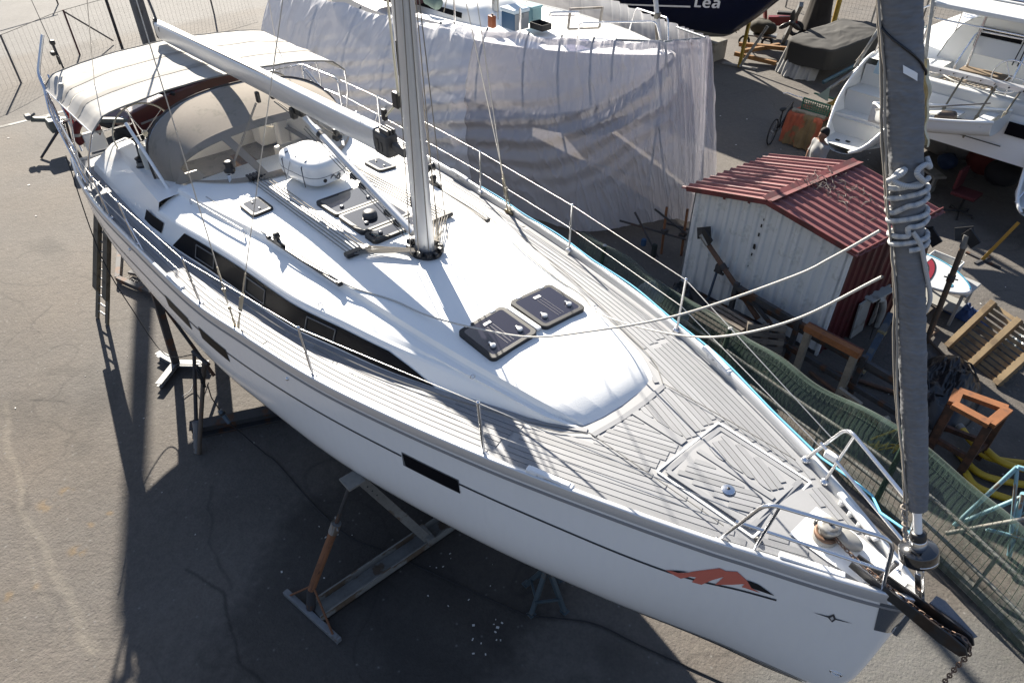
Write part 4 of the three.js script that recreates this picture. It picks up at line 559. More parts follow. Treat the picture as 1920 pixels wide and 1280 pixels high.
    // wheel on its pedestal
    const wc = P(-5.75, -0.2, sg * 1.02); const wheel = part('steering_wheel', [plain(new THREE.TorusGeometry(0.44, 0.012, 10, 56).rotateY(Math.PI / 2)).translate(wc.x, wc.y, wc.z), rod(wc.clone().add(V(-0.03, 0, 0)), wc.clone().add(V(0.05, 0, 0)), 0.04, 0.04, 14)], mat(0.62, 0.58, 0.47, 0.45), yacht);
    part('wheel_spoke', Array.from({ length: 5 }, (_, i) => { const a = i / 5 * 6.283 + 0.4; return rod(wc, wc.clone().add(V(0, 0.435 * Math.cos(a), 0.435 * Math.sin(a))), 0.007, 0.007, 6); }), M.steel, wheel);
    part('steering_pedestal', [box(0.16, 0.75, 0.22, -5.55, Y0 - 0.7, sg * 1.0, 0.05), rot(box(0.2, 0.16, 0.26, 0, 0, 0, 0.05), 'z', 0.5).translate(-5.52, Y0 - 0.28, sg * 1.0)], M.gel, yacht); part('compass', lathe([[0, 0.07], [0.05, 0.055], [0.07, 0.02], [0.075, 0]], 18).translate(-5.5, Y0 - 0.2, sg * 1.0), M.black, yacht);
    // cockpit winch
    const w = P(-4.72, -0.27, sg * 1.42); const win = part('winch', lathe([[0.085, 0], [0.085, 0.04], [0.055, 0.06], [0.05, 0.11], [0.068, 0.14], [0.075, 0.155], [0.045, 0.165], [0.03, 0.18], [0, 0.18]], 24).translate(w.x, w.y, w.z), M.black, yacht); parts('winch_rope', [0.07, 0.085, 0.1].map(h => plain(new THREE.TorusGeometry(0.06, 0.008, 6, 22).rotateX(Math.PI / 2)).translate(w.x, w.y + h, w.z)), M.ropeGrey, win);
    part('winch', lathe([[0.07, 0], [0.07, 0.035], [0.045, 0.05], [0.042, 0.09], [0.06, 0.125], [0.035, 0.14], [0, 0.14]], 22).translate(-3.16, Y0 + 0.05, sg * 0.78), M.black, yacht);
  }
  // strut with a rolled cream cover beside the sprayhood
  part('awning_pole', rod(P(-4.45, 0.48, 1.5), P(-3.72, -0.2, 1.43), 0.022, 0.022, 10), M.whitePaint, yacht); part('pole_cover', beam(P(-4.75, 0.0, 1.32), P(-4.5, -0.33, 1.36), 0.17, 0.12, V(0, 1, 0), 0.03), mat(0.66, 0.63, 0.54, 0.8), yacht);
  part('winch_handle', [rod(P(-4.72, -0.1, 1.42), P(-4.9, 0.16, 1.36), 0.016, 0.013, 8)], M.black, yacht);
  // stern arch tube with lights, whip aerial
  part('stern_post', [poly([P(-6.42, -0.5, 1.92), P(-7.18, 0.5, 1.86), P(-7.2, 1.0, 1.6)], 0.024, 10, 0.1), poly([P(-6.48, -0.5, 1.8), P(-7.16, 0.46, 1.74)], 0.016, 8, 0.1)], mat(0.55, 0.58, 0.64, 0.2, 0.9), yacht); parts('stern_light', [box(0.09, 0.07, 0.07, -7.3, Y0 + 0.85, 1.5, 0.02), box(0.1, 0.06, 0.06, -7.3, Y0 + 0.7, 1.55, 0.02), rod(P(-7.3, 0.85, 1.5), P(-7.2, 0.4, 1.5), 0.014, 0.014, 8)], M.black, yacht);
  part('whip_aerial', [rod(P(-7.05, 0.60, 1.55), P(-7.06, 0.72, 1.55), 0.016, 0.014, 8), rod(P(-7.06, 0.72, 1.55), P(-7.2, 2.1, 1.6), 0.005, 0.003, 6)], M.black, yacht);
  part('outboard_bracket', [box(0.1, 0.3, 0.3, -6.35, Y0 - 0.35, 1.6, 0.03)], M.gel, yacht);
  part('pole_holder', [rod(P(-6.5, -0.45, 1.72), P(-6.52, 0.5, 1.72), 0.03, 0.03, 10), rod(P(-6.5, 0.12, 1.72), P(-6.5, 0.2, 1.72), 0.045, 0.045, 10)], mat(0.55, 0.55, 0.5, 0.5), yacht);
}
// ---------------------------------------------------------------- what props the yacht up, and the near yard
const rustM = worn([0.30, 0.13, 0.06], 0.35, [0.12, 0.06, 0.04], 0.85, 0.1), greyIron = worn([0.30, 0.31, 0.32], 0.25, [0.2, 0.16, 0.13], 0.6, 0.3), darkIron = worn([0.075, 0.075, 0.08], 0.3, [0.14, 0.07, 0.04], 0.75, 0.2), zinc = worn([0.42, 0.43, 0.43], 0.2, [0.3, 0.25, 0.2], 0.5, 0.5), paleBeam = worn([0.33, 0.32, 0.29], 0.25, [0.2, 0.14, 0.09], 0.75, 0.1);
{
  // rusty prop on a grey bar foot
  let t = thing('boat_prop', 'rusty screw prop on a grey bar foot under the middle of the yacht', 'boat prop', [0.6, 0, 2.42]);
  part('foot_bar', beam(V(0.2, 0.05, 2.54), V(1.16, 0.05, 2.37), 0.07, 0.07), greyIron, t);
  part('post', rod(V(0.62, 0.42, 2.35), V(0.77, 1.35, 1.98), 0.045, 0.045, 14), rustM, t); part('post_foot', rod(V(0.6, 0.06, 2.42), V(0.62, 0.42, 2.35), 0.055, 0.05, 14), darkIron, t);
  part('screw', rod(V(0.77, 1.35, 1.98), V(0.87, 2.02, 1.72), 0.02, 0.02, 10), darkIron, t); part('collar', [rod(V(0.765, 1.32, 1.99), V(0.79, 1.46, 1.94), 0.055, 0.055, 14), rod(V(0.70, 1.44, 1.90), V(0.88, 1.44, 1.98), 0.012, 0.012, 6)], zinc, t); part('pad', box(0.2, 0.03, 0.2, 0.88, 2.05, 1.70, 0.008), paleBeam, t);
  for (const [x, z] of [[0.3, 2.52], [1.06, 2.39]]) part('strut', rod(V(x, 0.08, z), V(0.64, 0.5, 2.33), 0.013, 0.013, 6), rustM, t);
  // cradle beam and its drilled brace
  t = thing('cradle', 'steel channel cradle beam with a drilled diagonal brace under the hull', 'boat cradle', [0.7, 0, 0.4]);
  part('channel', [box(0.26, 0.02, 4.3, 0.7, 0.05, 0.25, 0.003), box(0.02, 0.12, 4.3, 0.58, 0.1, 0.25, 0.003), box(0.02, 0.12, 4.3, 0.82, 0.1, 0.25, 0.003)], paleBeam, t);
  part('brace', beam(V(0.45, 1.62, 1.5), V(0.78, 0.16, 0.86), 0.11, 0.03, V(1, 0.2, 0)), paleBeam, t); parts('brace_hole', [0.06, 0.12, 0.18, 0.24, 0.3].map(f => { const c = V(0.45, 1.62, 1.5).lerp(V(0.78, 0.16, 0.86), f); return plain(new THREE.SphereGeometry(0.014, 8, 6)).translate(c.x + 0.004, c.y + 0.012, c.z + 0.012); }), M.black, t); parts('clamp', box(0.28, 0.12, 0.1, 0.72, 0.16, 0.84, 0.01), paleBeam, t);
  for (const z of [-0.9, -0.2, 0.4]) part('keel_block', box(0.34, 0.18, 0.3, 0.3, 0.16, z * 0.4, 0.012), worn([0.2, 0.14, 0.09], 0.3, [0.1, 0.07, 0.05], 0.9), t);
  // Y-footed stand
  t = thing('boat_stand', 'grey stand on a three-armed foot below the aft hull windows', 'boat stand', [-4.75, 0, 1.95]);
  for (const [x, z] of [[-5.2, 2.08], [-4.4, 2.36], [-4.38, 1.55]]) { const a = part('foot_arm', [beam(V(-4.75, 0.06, 1.95), V(x, 0.06, z), 0.1, 0.012), beam(V(-4.75, 0.03, 1.95), V(x, 0.03, z), 0.012, 0.08), beam(V(-4.75, 0.12, 1.95), V(x, 0.12, z), 0.11, 0.01)], greyIron, t); }
  part('post', beam(V(-4.75, 0.1, 1.95), V(-4.66, 1.72, 1.86), 0.11, 0.1, V(1, 0, 0)), darkIron, t); part('head', box(0.22, 0.04, 0.2, -4.66, 1.75, 1.84, 0.01), darkIron, t); part('brace', beam(V(-4.7, 1.4, 1.86), V(-3.95, 0.16, 1.62), 0.05, 0.03), darkIron, t);
  // twin-leg prop beside it
  t = thing('boat_prop', 'dark twin-legged prop with a cable coil hanging from its top', 'boat prop', [-2.7, 0, 2.42]);
  part('leg', rod(V(-2.70, 0.02, 2.45), V(-2.95, 1.45, 1.98), 0.03, 0.026, 10), darkIron, t); part('leg', rod(V(-2.66, 0.02, 2.44), V(-2.70, 1.45, 1.94), 0.032, 0.03, 10), worn([0.16, 0.13, 0.10], 0.3, [0.25, 0.14, 0.08], 0.8), t); part('sleeve', [rod(V(-2.7, 0.02, 2.45), V(-2.74, 0.42, 2.33), 0.045, 0.045, 12), rod(V(-2.75, 0.42, 2.32), V(-2.75, 0.52, 2.3), 0.055, 0.055, 12)], greyIron, t); part('top_bar', rod(V(-3.02, 1.45, 1.97), V(-2.6, 1.46, 1.92), 0.028, 0.028, 8), darkIron, t);
  // coil of cable with a blue plug, and the cable on the ground
  const coil = []; for (let i = 0; i <= 120; i++) { const a = i / 120 * 6.283 * 4, r = 0.15 + 0.012 * Math.sin(i * 0.7); coil.push(V(-2.70 + r * Math.cos(a) * 0.75, 1.3 + r * 1.1 * Math.sin(a) - 0.05, 2.03 + 0.006 * (i % 7) + 0.02 * Math.cos(a))); }
  solo('cable_coil', [tube(coil, 0.009, 260, 5)], M.blackRubber, 'coil of black cable hanging on the twin-legged prop', 'cable');
  const run = [[-2.55, 1.2, 2.03], [-2.5, 1.0, 2.05], [-2.42, 0.8, 2.02]], plug = thing('power_plug', 'grey blue plug joining the cable under the yacht', 'plug', [-2.4, 0.8, 2.0]); part('plug_body', rod(V(-2.42, 0.8, 2.02), V(-2.32, 0.6, 1.98), 0.035, 0.03, 12), mat(0.10, 0.16, 0.22, 0.5), plug); part('plug_collar', rod(V(-2.4, 0.76, 2.01), V(-2.385, 0.73, 2.0), 0.04, 0.04, 12), M.blackRubber, plug);
  const gr = [[-2.32, 0.6, 1.98], [-2.2, 0.3, 1.85], [-2.0, 0.03, 1.72], [-1.75, 0.012, 1.67], [-0.61, 0.012, 1.63], [0.04, 0.012, 1.53], [0.5, 0.012, 1.3], [1.05, 0.012, 1.08], [2.1, 0.012, 0.64], [2.36, 0.012, 0.5], [2.87, 0.012, 0.05], [3.42, 0.012, -0.17], [3.98, 0.012, -0.4], [5.2, 0.012, -0.9]];
  solo('power_cable', [pipe(run.map(q => V(...q)), 0.008, 6), tube(gr.map(q => V(...q)), 0.009, 160, 6)], M.blackRubber, 'thin black cable snaking across the ground under the bow', 'cable');
  { const pts = [[-6.6, 3.1, 2.02], [-5.6, 1.9, 2.24], [-4.9, 1.1, 2.2], [-4.3, 0.75, 2.15], [-3.6, 1.05, 2.1], [-3.0, 1.42, 1.99]].map(q => V(...q)); solo('power_cable', tube(pts, 0.008, 60, 6), M.blackRubber, 'black cable slung from the stern to the twin-legged prop', 'cable'); }
  { const pts = [[-4.3, 0.14, 1.62], [-4.28, 0.3, 1.75], [-4.12, 0.1, 1.9], [-4.02, 0.03, 2.02], [-3.98, 0.03, 2.16]].map(q => V(...q)); solo('cord', tube(pts, 0.008, 30, 6), M.rope, 'short white cord knotted over the foot of the grey stand', 'rope'); }
  // sleeper under the hull
  t = thing('sleeper', 'dark steel beam lying on the ground under the hull', 'beam', [-2.9, 0, 1.7]); part('beam_web', [beam(V(-3.08, 0.03, 2.36), V(-2.35, 0.03, 0.7), 0.2, 0.02), beam(V(-3.08, 0.12, 2.36), V(-2.35, 0.12, 0.7), 0.02, 0.16), beam(V(-3.08, 0.2, 2.36), V(-2.35, 0.2, 0.7), 0.2, 0.02)], darkIron, t);
  // bow tripod
  t = thing('boat_stand', 'blue grey four-legged stand under the forefoot', 'boat stand', [2.28, 0, 0.22]);
  const teal = worn([0.10, 0.14, 0.16], 0.25, [0.2, 0.13, 0.08], 0.6, 0.2);
  for (const [x, z] of [[2.33, 0.5], [2.56, 0.18], [2.0, 0.28], [2.22, -0.06]]) { part('leg', beam(V(x, 0.0, z), V(2.28, 0.66, 0.22), 0.05, 0.05), teal, t); part('foot', box(0.09, 0.015, 0.09, x, 0.012, z, 0.003), teal, t); } for (const [a, b] of [[[2.33, 0.45], [2.5, 0.19]], [[2.06, 0.27], [2.32, 0.42]], [[2.23, 0.0], [2.07, 0.25]]]) part('tie', beam(V(a[0], 0.2, a[1]), V(b[0], 0.2, b[1]), 0.025, 0.04), teal, t); part('stem', rod(V(2.28, 0.6, 0.22), V(2.28, 1.54, 0.2), 0.035, 0.035, 12), teal, t); part('head', box(0.24, 0.05, 0.16, 2.28, 1.56, 0.18, 0.01), teal, t);
  // corner frame beyond the quarter
  t = thing('corner_frame', 'dark angle frame with wire mesh lying by the stern', 'frame', [-7.95, 0, 1.75]); for (const [a, b, h] of [[[-7.92, 1.85], [-9.1, 1.42], 0.1], [[-7.92, 1.85], [-6.9, 1.5], 0.1], [[-8.05, 1.6], [-7.75, 1.42], 0.05]]) part('bar', beam(V(a[0], h / 2 + 0.05, a[1]), V(b[0], h / 2 + 0.05, b[1]), 0.09, h), darkIron, t);
  { const w = []; for (let i = 0; i < 9; i++) w.push(rod(V(-7.9 + i * 0.12, 0.03, 1.78 - i * 0.03), V(-8.2 + i * 0.12, 0.03, 1.3 - i * 0.03), 0.004, 0.004, 4), rod(V(-7.9 - i * 0.035, 0.035, 1.78 - i * 0.055), V(-6.95 - i * 0.035, 0.035, 1.5 - i * 0.055), 0.004, 0.004, 4)); part('wire_mesh', w, zinc, t).userData.kind = 'stuff'; }
  // ladder at the stern
  t = thing('ladder', 'weathered grey ladder with boards tied on leaning at the stern', 'ladder', [-6.9, 0, 2.5]);
  const lw = worn([0.20, 0.18, 0.14], 0.3, [0.12, 0.10, 0.08], 0.85); const L0 = [V(-7.04, 0, 2.52), V(-6.73, 0, 2.45)], L1 = [V(-6.15, 2.32, 1.93), V(-5.86, 2.32, 1.88)];
  for (const k of [0, 1]) { part('stile', beam(L0[k], L1[k], 0.035, 0.085, V(0.9, 0, -0.2)), lw, t); part('board', beam(L0[k].clone().lerp(L1[k], k ? 0.27 : 0.31), L1[k].clone(), 0.045, 0.125, V(0.9, 0, -0.2)).translate(0.0, 0, 0.045), lw, t); }
  for (let i = 1; i < 12; i++) part('rung', rod(L0[0].clone().lerp(L1[0], i / 12), L0[1].clone().lerp(L1[1], i / 12), 0.016, 0.016, 8), zinc, t);
  // flag, horseshoe buoys and liferaft carried on the yacht
  t = thing('flag', 'small red flag drooping at the yacht stern', 'flag', [-6.75, Y0 - 0.4, 1.7]); part('flag_pole', rod(V(-6.75, Y0 - 0.5, 1.72), V(-7.05, Y0 + 0.42, 1.72), 0.011, 0.009, 8), M.whitePaint, t); part('flag_cloth', grid(14, 18, (i, j) => { const top = V(-7.03, Y0 + 0.38, 1.72).lerp(V(-6.86, Y0 - 0.2, 1.74), j); return top.add(V(0.26 * i * (1 - 0.35 * j) - 0.05 * i, -0.24 * i + 0.03 * Math.sin(j * 5), 0.045 * Math.sin(i * 9 + j * 3))); }), mat(0.42, 0.012, 0.03, 0.85), t);
  for (const [z, lab] of [[1.66, 'dark red horseshoe buoy on the yacht stern rail']]) { const o = thing('horseshoe_buoy', lab, 'life buoy', [-6.35, Y0 - 0.3, z], 0, 0); const pts = []; for (let i = 0; i <= 24; i++) { const a = -0.6 + i / 24 * 4.34; pts.push(V(-6.35 + 0.03 * Math.sin(a), Y0 - 0.22 + 0.2 * Math.sin(a), z + 0.15 * Math.cos(a))); } part('buoy_body', tube(pts, 0.058, 40, 12), mat(0.16, 0.008, 0.012, 0.7), o); parts('buoy_band', [4, 12, 20].map(i => rod(pts[i].clone().lerp(pts[i + 1], -0.3), pts[i + 1], 0.061, 0.061, 14)), mat(0.5, 0.5, 0.48, 0.5), o); }
  t = thing('liferaft_canister', 'white liferaft canister strapped to the cabin top', 'liferaft', [-2.46, Y0 + 0.0, -0.03]); t.rotation.y = 0.14; 
  const yb = Y0 - 0.02; const lr = (w, h, d, x, y, z, e) => { const P3 = (t, n) => Math.sign(t) * Math.pow(Math.abs(t), 2 / n); return grid(56, 28, (i, j) => { const a = i * 2 * Math.PI, b = (j - 0.5) * Math.PI, cb2 = P3(Math.cos(b), e); return V(x + w / 2 * P3(Math.cos(a), 3.6) * cb2, y + h / 2 * P3(Math.sin(b), e), z + d / 2 * P3(Math.sin(a), 3.6) * cb2); }); };
  part('canister_base', lr(0.82, 0.30, 0.58, -2.46, yb + 0.165, -0.03, 5.0), M.gel, t); part('canister_lid', lr(0.84, 0.335, 0.60, -2.46, yb + 0.185, -0.03, 4.6), M.gel, t); part('canister_seam', lr(0.846, 0.012, 0.606, -2.46, yb + 0.165, -0.03, 6), mat(0.25, 0.25, 0.26, 0.6), t);
  for (const x of [-2.66, -2.26]) part('canister_strap', pipe([[0.29, 0.02], [0.292, 0.14], [0.296, 0.28], [0.22, 0.345], [0, 0.348], [-0.22, 0.345], [-0.296, 0.28], [-0.292, 0.14], [-0.29, 0.02]].map(q => V(x, yb + q[1], -0.03 + q[0])), 0.0065, 6), mat(0.12, 0.13, 0.16, 0.7), t);
  part('canister_plug', rod(V(-2.06, yb + 0.12, 0.1), V(-2.04, yb + 0.12, 0.1), 0.024, 0.024, 14), M.black, t); part('painter_line', tube([[-2.05, 0.12, 0.02], [-2.02, 0.16, -0.02], [-2.02, 0.09, -0.08], [-2.03, 0.15, -0.12], [-2.04, 0.1, -0.05]].map(q => V(q[0], yb + q[1], q[2])), 0.009, 40, 6), M.ropeGrey, t);
  parts('tie_line', [rod(V(-2.5, yb + 0.3, 0.25), V(-2.36, yb + 0.04, 0.5), 0.007, 0.007, 6), rod(V(-2.46, yb + 0.345, 0.2), V(-2.46, yb + 0.345, -0.22), 0.007, 0.007, 6), rod(V(-2.4, yb + 0.3, -0.3), V(-2.3, yb + 0.04, -0.5), 0.007, 0.007, 6)], M.rope, t);
  const font = await new FontLoader().loadAsync('fonts/droid/droid_sans_bold.typeface.json');
  { const g = new TextGeometry('HERO', { font, size: 0.062, depth: 0.0025, curveSegments: 3 }); g.computeBoundingBox(); g.translate(-(g.boundingBox.max.x) / 2, 0, 0); const h = plain(g); h.rotateX(-Math.PI / 2); h.rotateY(Math.PI / 2 - 0.0); h.translate(-2.14, yb + 0.341, -0.03); part('lettering', h, mat(0.42, 0.47, 0.53, 0.6), t, 'HERO printed in pale grey'); }
  M.font = font;
}
{ // green mesh fence along the yard
  const t = thing('mesh_fence', 'green mesh fence sagging between posts beside the bow', 'fence', [2.5, 0, -4.3]);
  const line = tab([[-2.6, -4.98], [1.0, -4.55], [4.28, -3.97], [6.0, -3.42], [8.5, -2.4]]), ht = tab([[-2.6, 0.78], [1, 0.82], [2.5, 0.9], [4.2, 1.12], [6, 1.15], [8.5, 1.15]]);
  const pg = mat(0.012, 0.05, 0.03, 0.6);
  for (const x of [-1.75, 1.25, 4.2, 7.3]) { const z = line(x); const p = part('fence_post', rod(V(x, 0, z), V(x - 0.03, ht(x) + 0.1, z - 0.16), 0.038, 0.035, 12), pg, t); part('post_cap', lathe([[0, 0.02], [0.03, 0.018], [0.04, 0]], 12).translate(x - 0.03, ht(x) + 0.1, z - 0.16), mat(0.5, 0.5, 0.48, 0.6), p); }
  const at = (x, v) => { const h = ht(x) * v, belly = 0.16 * Math.sin(Math.PI * Math.min(1, v * 1.05)); const lean = -0.22 * v * v; const w = 0.03 * Math.sin(x * 2.1 + v * 2) * v + 0.015 * Math.sin(x * 5.3); return V(x + 0.02 * Math.sin(v * 6 + x * 3), h + 0.025 * Math.sin(x * 3.7) * v, line(x) + lean + belly * 0.6 + w); };
  // shade net: fine weave, mostly see-through
  const net = new THREE.MeshPhysicalMaterial({ color: new THREE.Color().setRGB(0.035, 0.075, 0.055), roughness: 0.9, transmission: 0.2, thickness: 0, side: THREE.DoubleSide, alphaMap: (() => { const a = grayTex(256, (u, v) => { const n = tfbm(u, v, 4, 511, 4); return 0.30 + 0.5 * (n - 0.4); }); a.repeat.set(6, 1); return a; })(), transparent: true });
  part('shade_net', [grid(120, 10, (i, j) => at(-2.5 + 11 * i, 0.06 + 0.94 * j)), grid(120, 4, (i, j) => { const x = -2.5 + 11 * i, q = at(x, 1); return q.add(V(0, -0.18 * j * j + 0.03 * j, -0.26 * j)); })], net, t, 'fine green netting hung on the wire mesh');
  const wires = []; for (let x = -2.5; x < 8.5; x += 0.075) { const P0 = []; for (let k = 0; k <= 8; k++) P0.push(at(x, k / 8).add(V(0, 0, 0.012))); P0.push(at(x, 1).add(V(0, -0.03, -0.12)), at(x, 1).add(V(0, -0.14, -0.24))); wires.push(pipe(P0, 0.0028, 4)); }
  for (const v of [0.08, 0.3, 0.52, 0.74, 0.93]) { const P0 = []; for (let i = 0; i <= 120; i++) P0.push(at(-2.5 + 11 * i / 120, v).add(V(0, 0, 0.013))); wires.push(pipe(P0, 0.0025, 4)); }
  part('wire_mesh', wires, pg, t).userData.kind = 'stuff';
  const railM = worn([0.46, 0.46, 0.43], 0.2, [0.34, 0.32, 0.28], 0.6);
  const rl = thing('barrier_rail', 'two pale barrier rails running behind the green mesh', 'barrier', [2.5, 0, -4.4]);
  for (const [h, dz, lab] of [[0.62, -0.14, 'upper'], [0.30, -0.10, 'lower']]) part('rail', pipe(Array.from({ length: 40 }, (_, i) => { const x = 0.2 + 8 * i / 39; return V(x, h * ht(x), line(x) + dz); }), 0.026, 8), railM, rl);
  for (const x of [0.9, 3.1, 5.6, 7.6]) part('rail_post', rod(V(x, 0, line(x) - 0.13), V(x, 0.62 * ht(x), line(x) - 0.14), 0.022, 0.022, 8), railM, rl);
  struct('fence_kerb', [beam(V(3.6, 0.05, -4.3), V(6.0, 0.05, -3.55), 0.14, 0.10), beam(V(6.0, 0.05, -3.55), V(9, 0.05, -2.3), 0.14, 0.10)], worn([0.30, 0.29, 0.26], 0.2, [0.2, 0.19, 0.16], 0.9));
}
// ---------------------------------------------------------------- shed and the clutter round it
{
  const whiteM = worn([0.60, 0.63, 0.65], 0.03, [0.57, 0.6, 0.61], 0.5, 0.1), redW = worn([0.13, 0.018, 0.022], 0.15, [0.10, 0.02, 0.02], 0.55), roofM = worn([0.36, 0.135, 0.13], 0.07, [0.33, 0.13, 0.12], 0.5), trim = worn([0.19, 0.035, 0.035], 0.2, [0.12, 0.03, 0.03], 0.6);
  const A = V(-0.84, 0, -6.25), B = V(2.0, 0, -6.32), D = V(2.23, 0, -8.38), E = V(-0.62, 0, -8.32), eL = 2.0, eR = 2.08, rg = 2.32, rm = 0.5;
  const t = thing('shed', 'white corrugated tin shed with a dark red ribbed roof', 'shed', [0.7, 0, -7.3]);
  const wave = s => { const f = ((s / 0.2) % 1 + 1) % 1; return 0.03 * (f < 0.12 ? f / 0.12 : f < 0.42 ? 1 : f < 0.54 ? (0.54 - f) / 0.12 : 0); };
  const wallG = (a, b, top) => { const L = a.distanceTo(b), d = b.clone().sub(a).normalize(), n = V(-d.z, 0, d.x); return toCreasedNormals(grid(Math.round(L / 0.012), 1, (i, j) => { const q = a.clone().addScaledVector(d, L * i).addScaledVector(n, wave(L * i)); q.y = j * top(i); return q; }, (i, j, p) => [L * i, p.y]), 0.3); };
  const front = i => (i < rm ? eL + (rg - eL) * i / rm : rg + (eR - rg) * (i - rm) / (1 - rm));
  for (let k = 0; k < 3; k++) { const a = A.clone().lerp(B, k / 3), b = A.clone().lerp(B, (k + 1) / 3); part('wall_panel', wallG(a, b, i => front((k + i) / 3) - 0.03), whiteM, t); }
  for (let k = 0; k < 2; k++) part('wall_panel', wallG(B.clone().lerp(D, k / 2), B.clone().lerp(D, (k + 1) / 2), () => eR - 0.02), redW, t, 'dark red side wall of the shed'); part('wall_panel', wallG(D, E, i => front(1 - i) - 0.03), redW, t); part('wall_panel', wallG(E, A, () => eL - 0.02), whiteM, t);
  part('corner_trim', beam(V(2.01, 0, -6.29), V(2.01, eR - 0.03, -6.29), 0.06, 0.05), whiteM, t); part('base_angle', beam(V(-0.84, 0.03, -6.22), V(2.0, 0.03, -6.29), 0.02, 0.06), darkIron, t);
  // rust holes and scars in the front sheet
  for (const [i, y, s] of [[0.475, 1.95, 0.018], [0.47, 1.83, 0.026], [0.468, 1.66, 0.03], [0.458, 1.42, 0.04], [0.462, 1.40, 0.03], [0.455, 1.26, 0.025], [0.45, 1.02, 0.014]]) { const q = A.clone().lerp(B, i); part('rust_hole', box(s, s * 2.2, 0.006, q.x, y, q.z + 0.032, 0.002), M.black, t); }
  for (const [i, s] of [[0.2, 0.05], [0.36, 0.05], [0.62, 0.04], [0.86, 0.05]]) { const q = A.clone().lerp(B, i); part('rust_hole', box(s, 0.05, 0.006, q.x, front(i) - 0.09, q.z + 0.032, 0.002), trim, t); }
  // roof: two slopes of ribbed sheets with a ridge cap and eave trim
  const rA = A.clone().lerp(B, rm).setY(rg + 0.03), rE = E.clone().lerp(D, rm).setY(rg + 0.05), outF = V(0.02, 0, 0.16);
  const ribs = s => { const f = ((s / 0.178) % 1 + 1) % 1; return f < 0.09 ? 0.04 * f / 0.09 : f < 0.2 ? 0.04 : f < 0.29 ? 0.04 * (0.29 - f) / 0.09 : 0; };
  const slope = (e0, e1) => { const L = rA.distanceTo(rE) + 0.32; return k => { const n = 3; return toCreasedNormals(grid(110, 4, (i, j) => { const s = (k + i) / n, f = -0.09 + s * 1.14; const r = rA.clone().lerp(rE, f), e = e0.clone().lerp(e1, f); const q = r.lerp(e, j * 1.05); q.y += ribs(s * L) + (k % 2) * 0.003; return q; }, (i, j, p) => [p.x, p.z]), 0.3); }; };
  const sl = slope(A.clone().add(V(-0.1, eL, 0)), E.clone().add(V(-0.1, eL, 0))), sr = slope(B.clone().add(V(0.1, eR, 0)), D.clone().add(V(0.1, eR, 0)));
  for (let k = 0; k < 3; k++) { part('roof_sheet', sl(k), roofM, t); part('roof_sheet', sr(k), roofM, t); }
  const fR = f => rA.clone().lerp(rE, f), up = q => q.clone().add(V(0, 0.05, 0));
  parts('ridge_cap', [beam(up(fR(-0.09)).add(V(-0.05, -0.005, 0)), up(fR(1.05)).add(V(-0.05, -0.005, 0)), 0.11, 0.012, V(0.2, 1, 0)), beam(up(fR(-0.09)).add(V(0.05, -0.008, 0)), up(fR(1.05)).add(V(0.05, -0.008, 0)), 0.11, 0.012, V(-0.2, 1, 0))], trim, t);
  const f0 = fR(-0.09), eLf = A.clone().add(V(-0.1, eL - 0.02, 0.18)), eRf = B.clone().add(V(0.1, eR - 0.02, 0.17));
  part('barge_board', [beam(f0.clone().add(V(0, 0.0, 0.01)), eLf.clone().add(V(0, 0.03, 0)), 0.02, 0.09), beam(f0.clone().add(V(0, 0.0, 0.012)), eRf.clone().add(V(0.02, 0.03, 0)), 0.02, 0.09)], trim, t);
  part('eave_trim', [beam(B.clone().add(V(0.13, eR + 0.0, 0.17)), D.clone().add(V(0.13, eR + 0.02, -0.1)), 0.02, 0.09)], trim, t);
  // tangle of bent wire on the roof
  seed = 77; const tang = []; for (let i = 0; i < 26; i++) { const x = rr(0.45, 1.6), z = rr(-6.9, -7.6) - (x - 0.5) * 0.05, y = rg + 0.09 - Math.abs(x - 0.6) * 0.17; const L = []; let p = V(x, y + rr(0, 0.08), z), d = rr(0, 6.28); for (let k = 0; k < 7; k++) { L.push(p.clone()); d += rr(-0.9, 0.9); p = p.clone().add(V(0.07 * Math.cos(d), 0, 0.06 * Math.sin(d))); p.y = rg + 0.075 - Math.abs(p.x - 0.6) * 0.17 + rr(0, 0.09); } tang.push(tube(L, 0.0045, 26, 5)); }
  const w = part('wire_tangle', tang, worn([0.3, 0.27, 0.24], 0.3, [0.2, 0.13, 0.1], 0.7), scene); w.userData = { label: 'tangle of bent grey wire lying on the shed roof', category: 'wire' };
}
// ---- boat props stored beside the shed
const rubber = worn([0.03, 0.03, 0.032], 0.2, [0.05, 0.05, 0.05], 0.8);
function storedProp(name, label, a, b, m, headTurn, base) {
  const t = thing(name, label, 'boat prop', [a.x, 0, a.z]); const d = b.clone().sub(a).normalize();
  part('post', rod(a, b, 0.048, 0.045, 12), m, t); part('collar', rod(a.clone().lerp(b, 0.62), a.clone().lerp(b, 0.68), 0.06, 0.06, 12), darkIron, t); part('pin', rod(a.clone().lerp(b, 0.65).add(V(-0.1, 0, 0.03)), a.clone().lerp(b, 0.65).add(V(0.1, 0, -0.03)), 0.012, 0.012, 6), darkIron, t);
  const s = V(Math.cos(headTurn), 0, Math.sin(headTurn)); for (const k of [-1, 1]) part('head_plate', beam(b.clone().addScaledVector(s, k * 0.02), b.clone().addScaledVector(s, k * 0.13).add(V(0, 0.17, 0)), 0.26, 0.03, V(0, 0.3, 1).normalize()), rubber, t);
  part('head_tube', rod(b.clone().addScaledVector(d, -0.12), b.clone().addScaledVector(d, 0.1), 0.055, 0.055, 12), zinc, t);
  if (base) for (let i = 0; i < 3; i++) { const q = i * 2.1 + headTurn; part('foot', rod(a.clone().add(V(0, 0.06, 0)), a.clone().add(V(0.42 * Math.cos(q), 0.03, 0.42 * Math.sin(q))), 0.03, 0.03, 8), m, t); } return t;
}
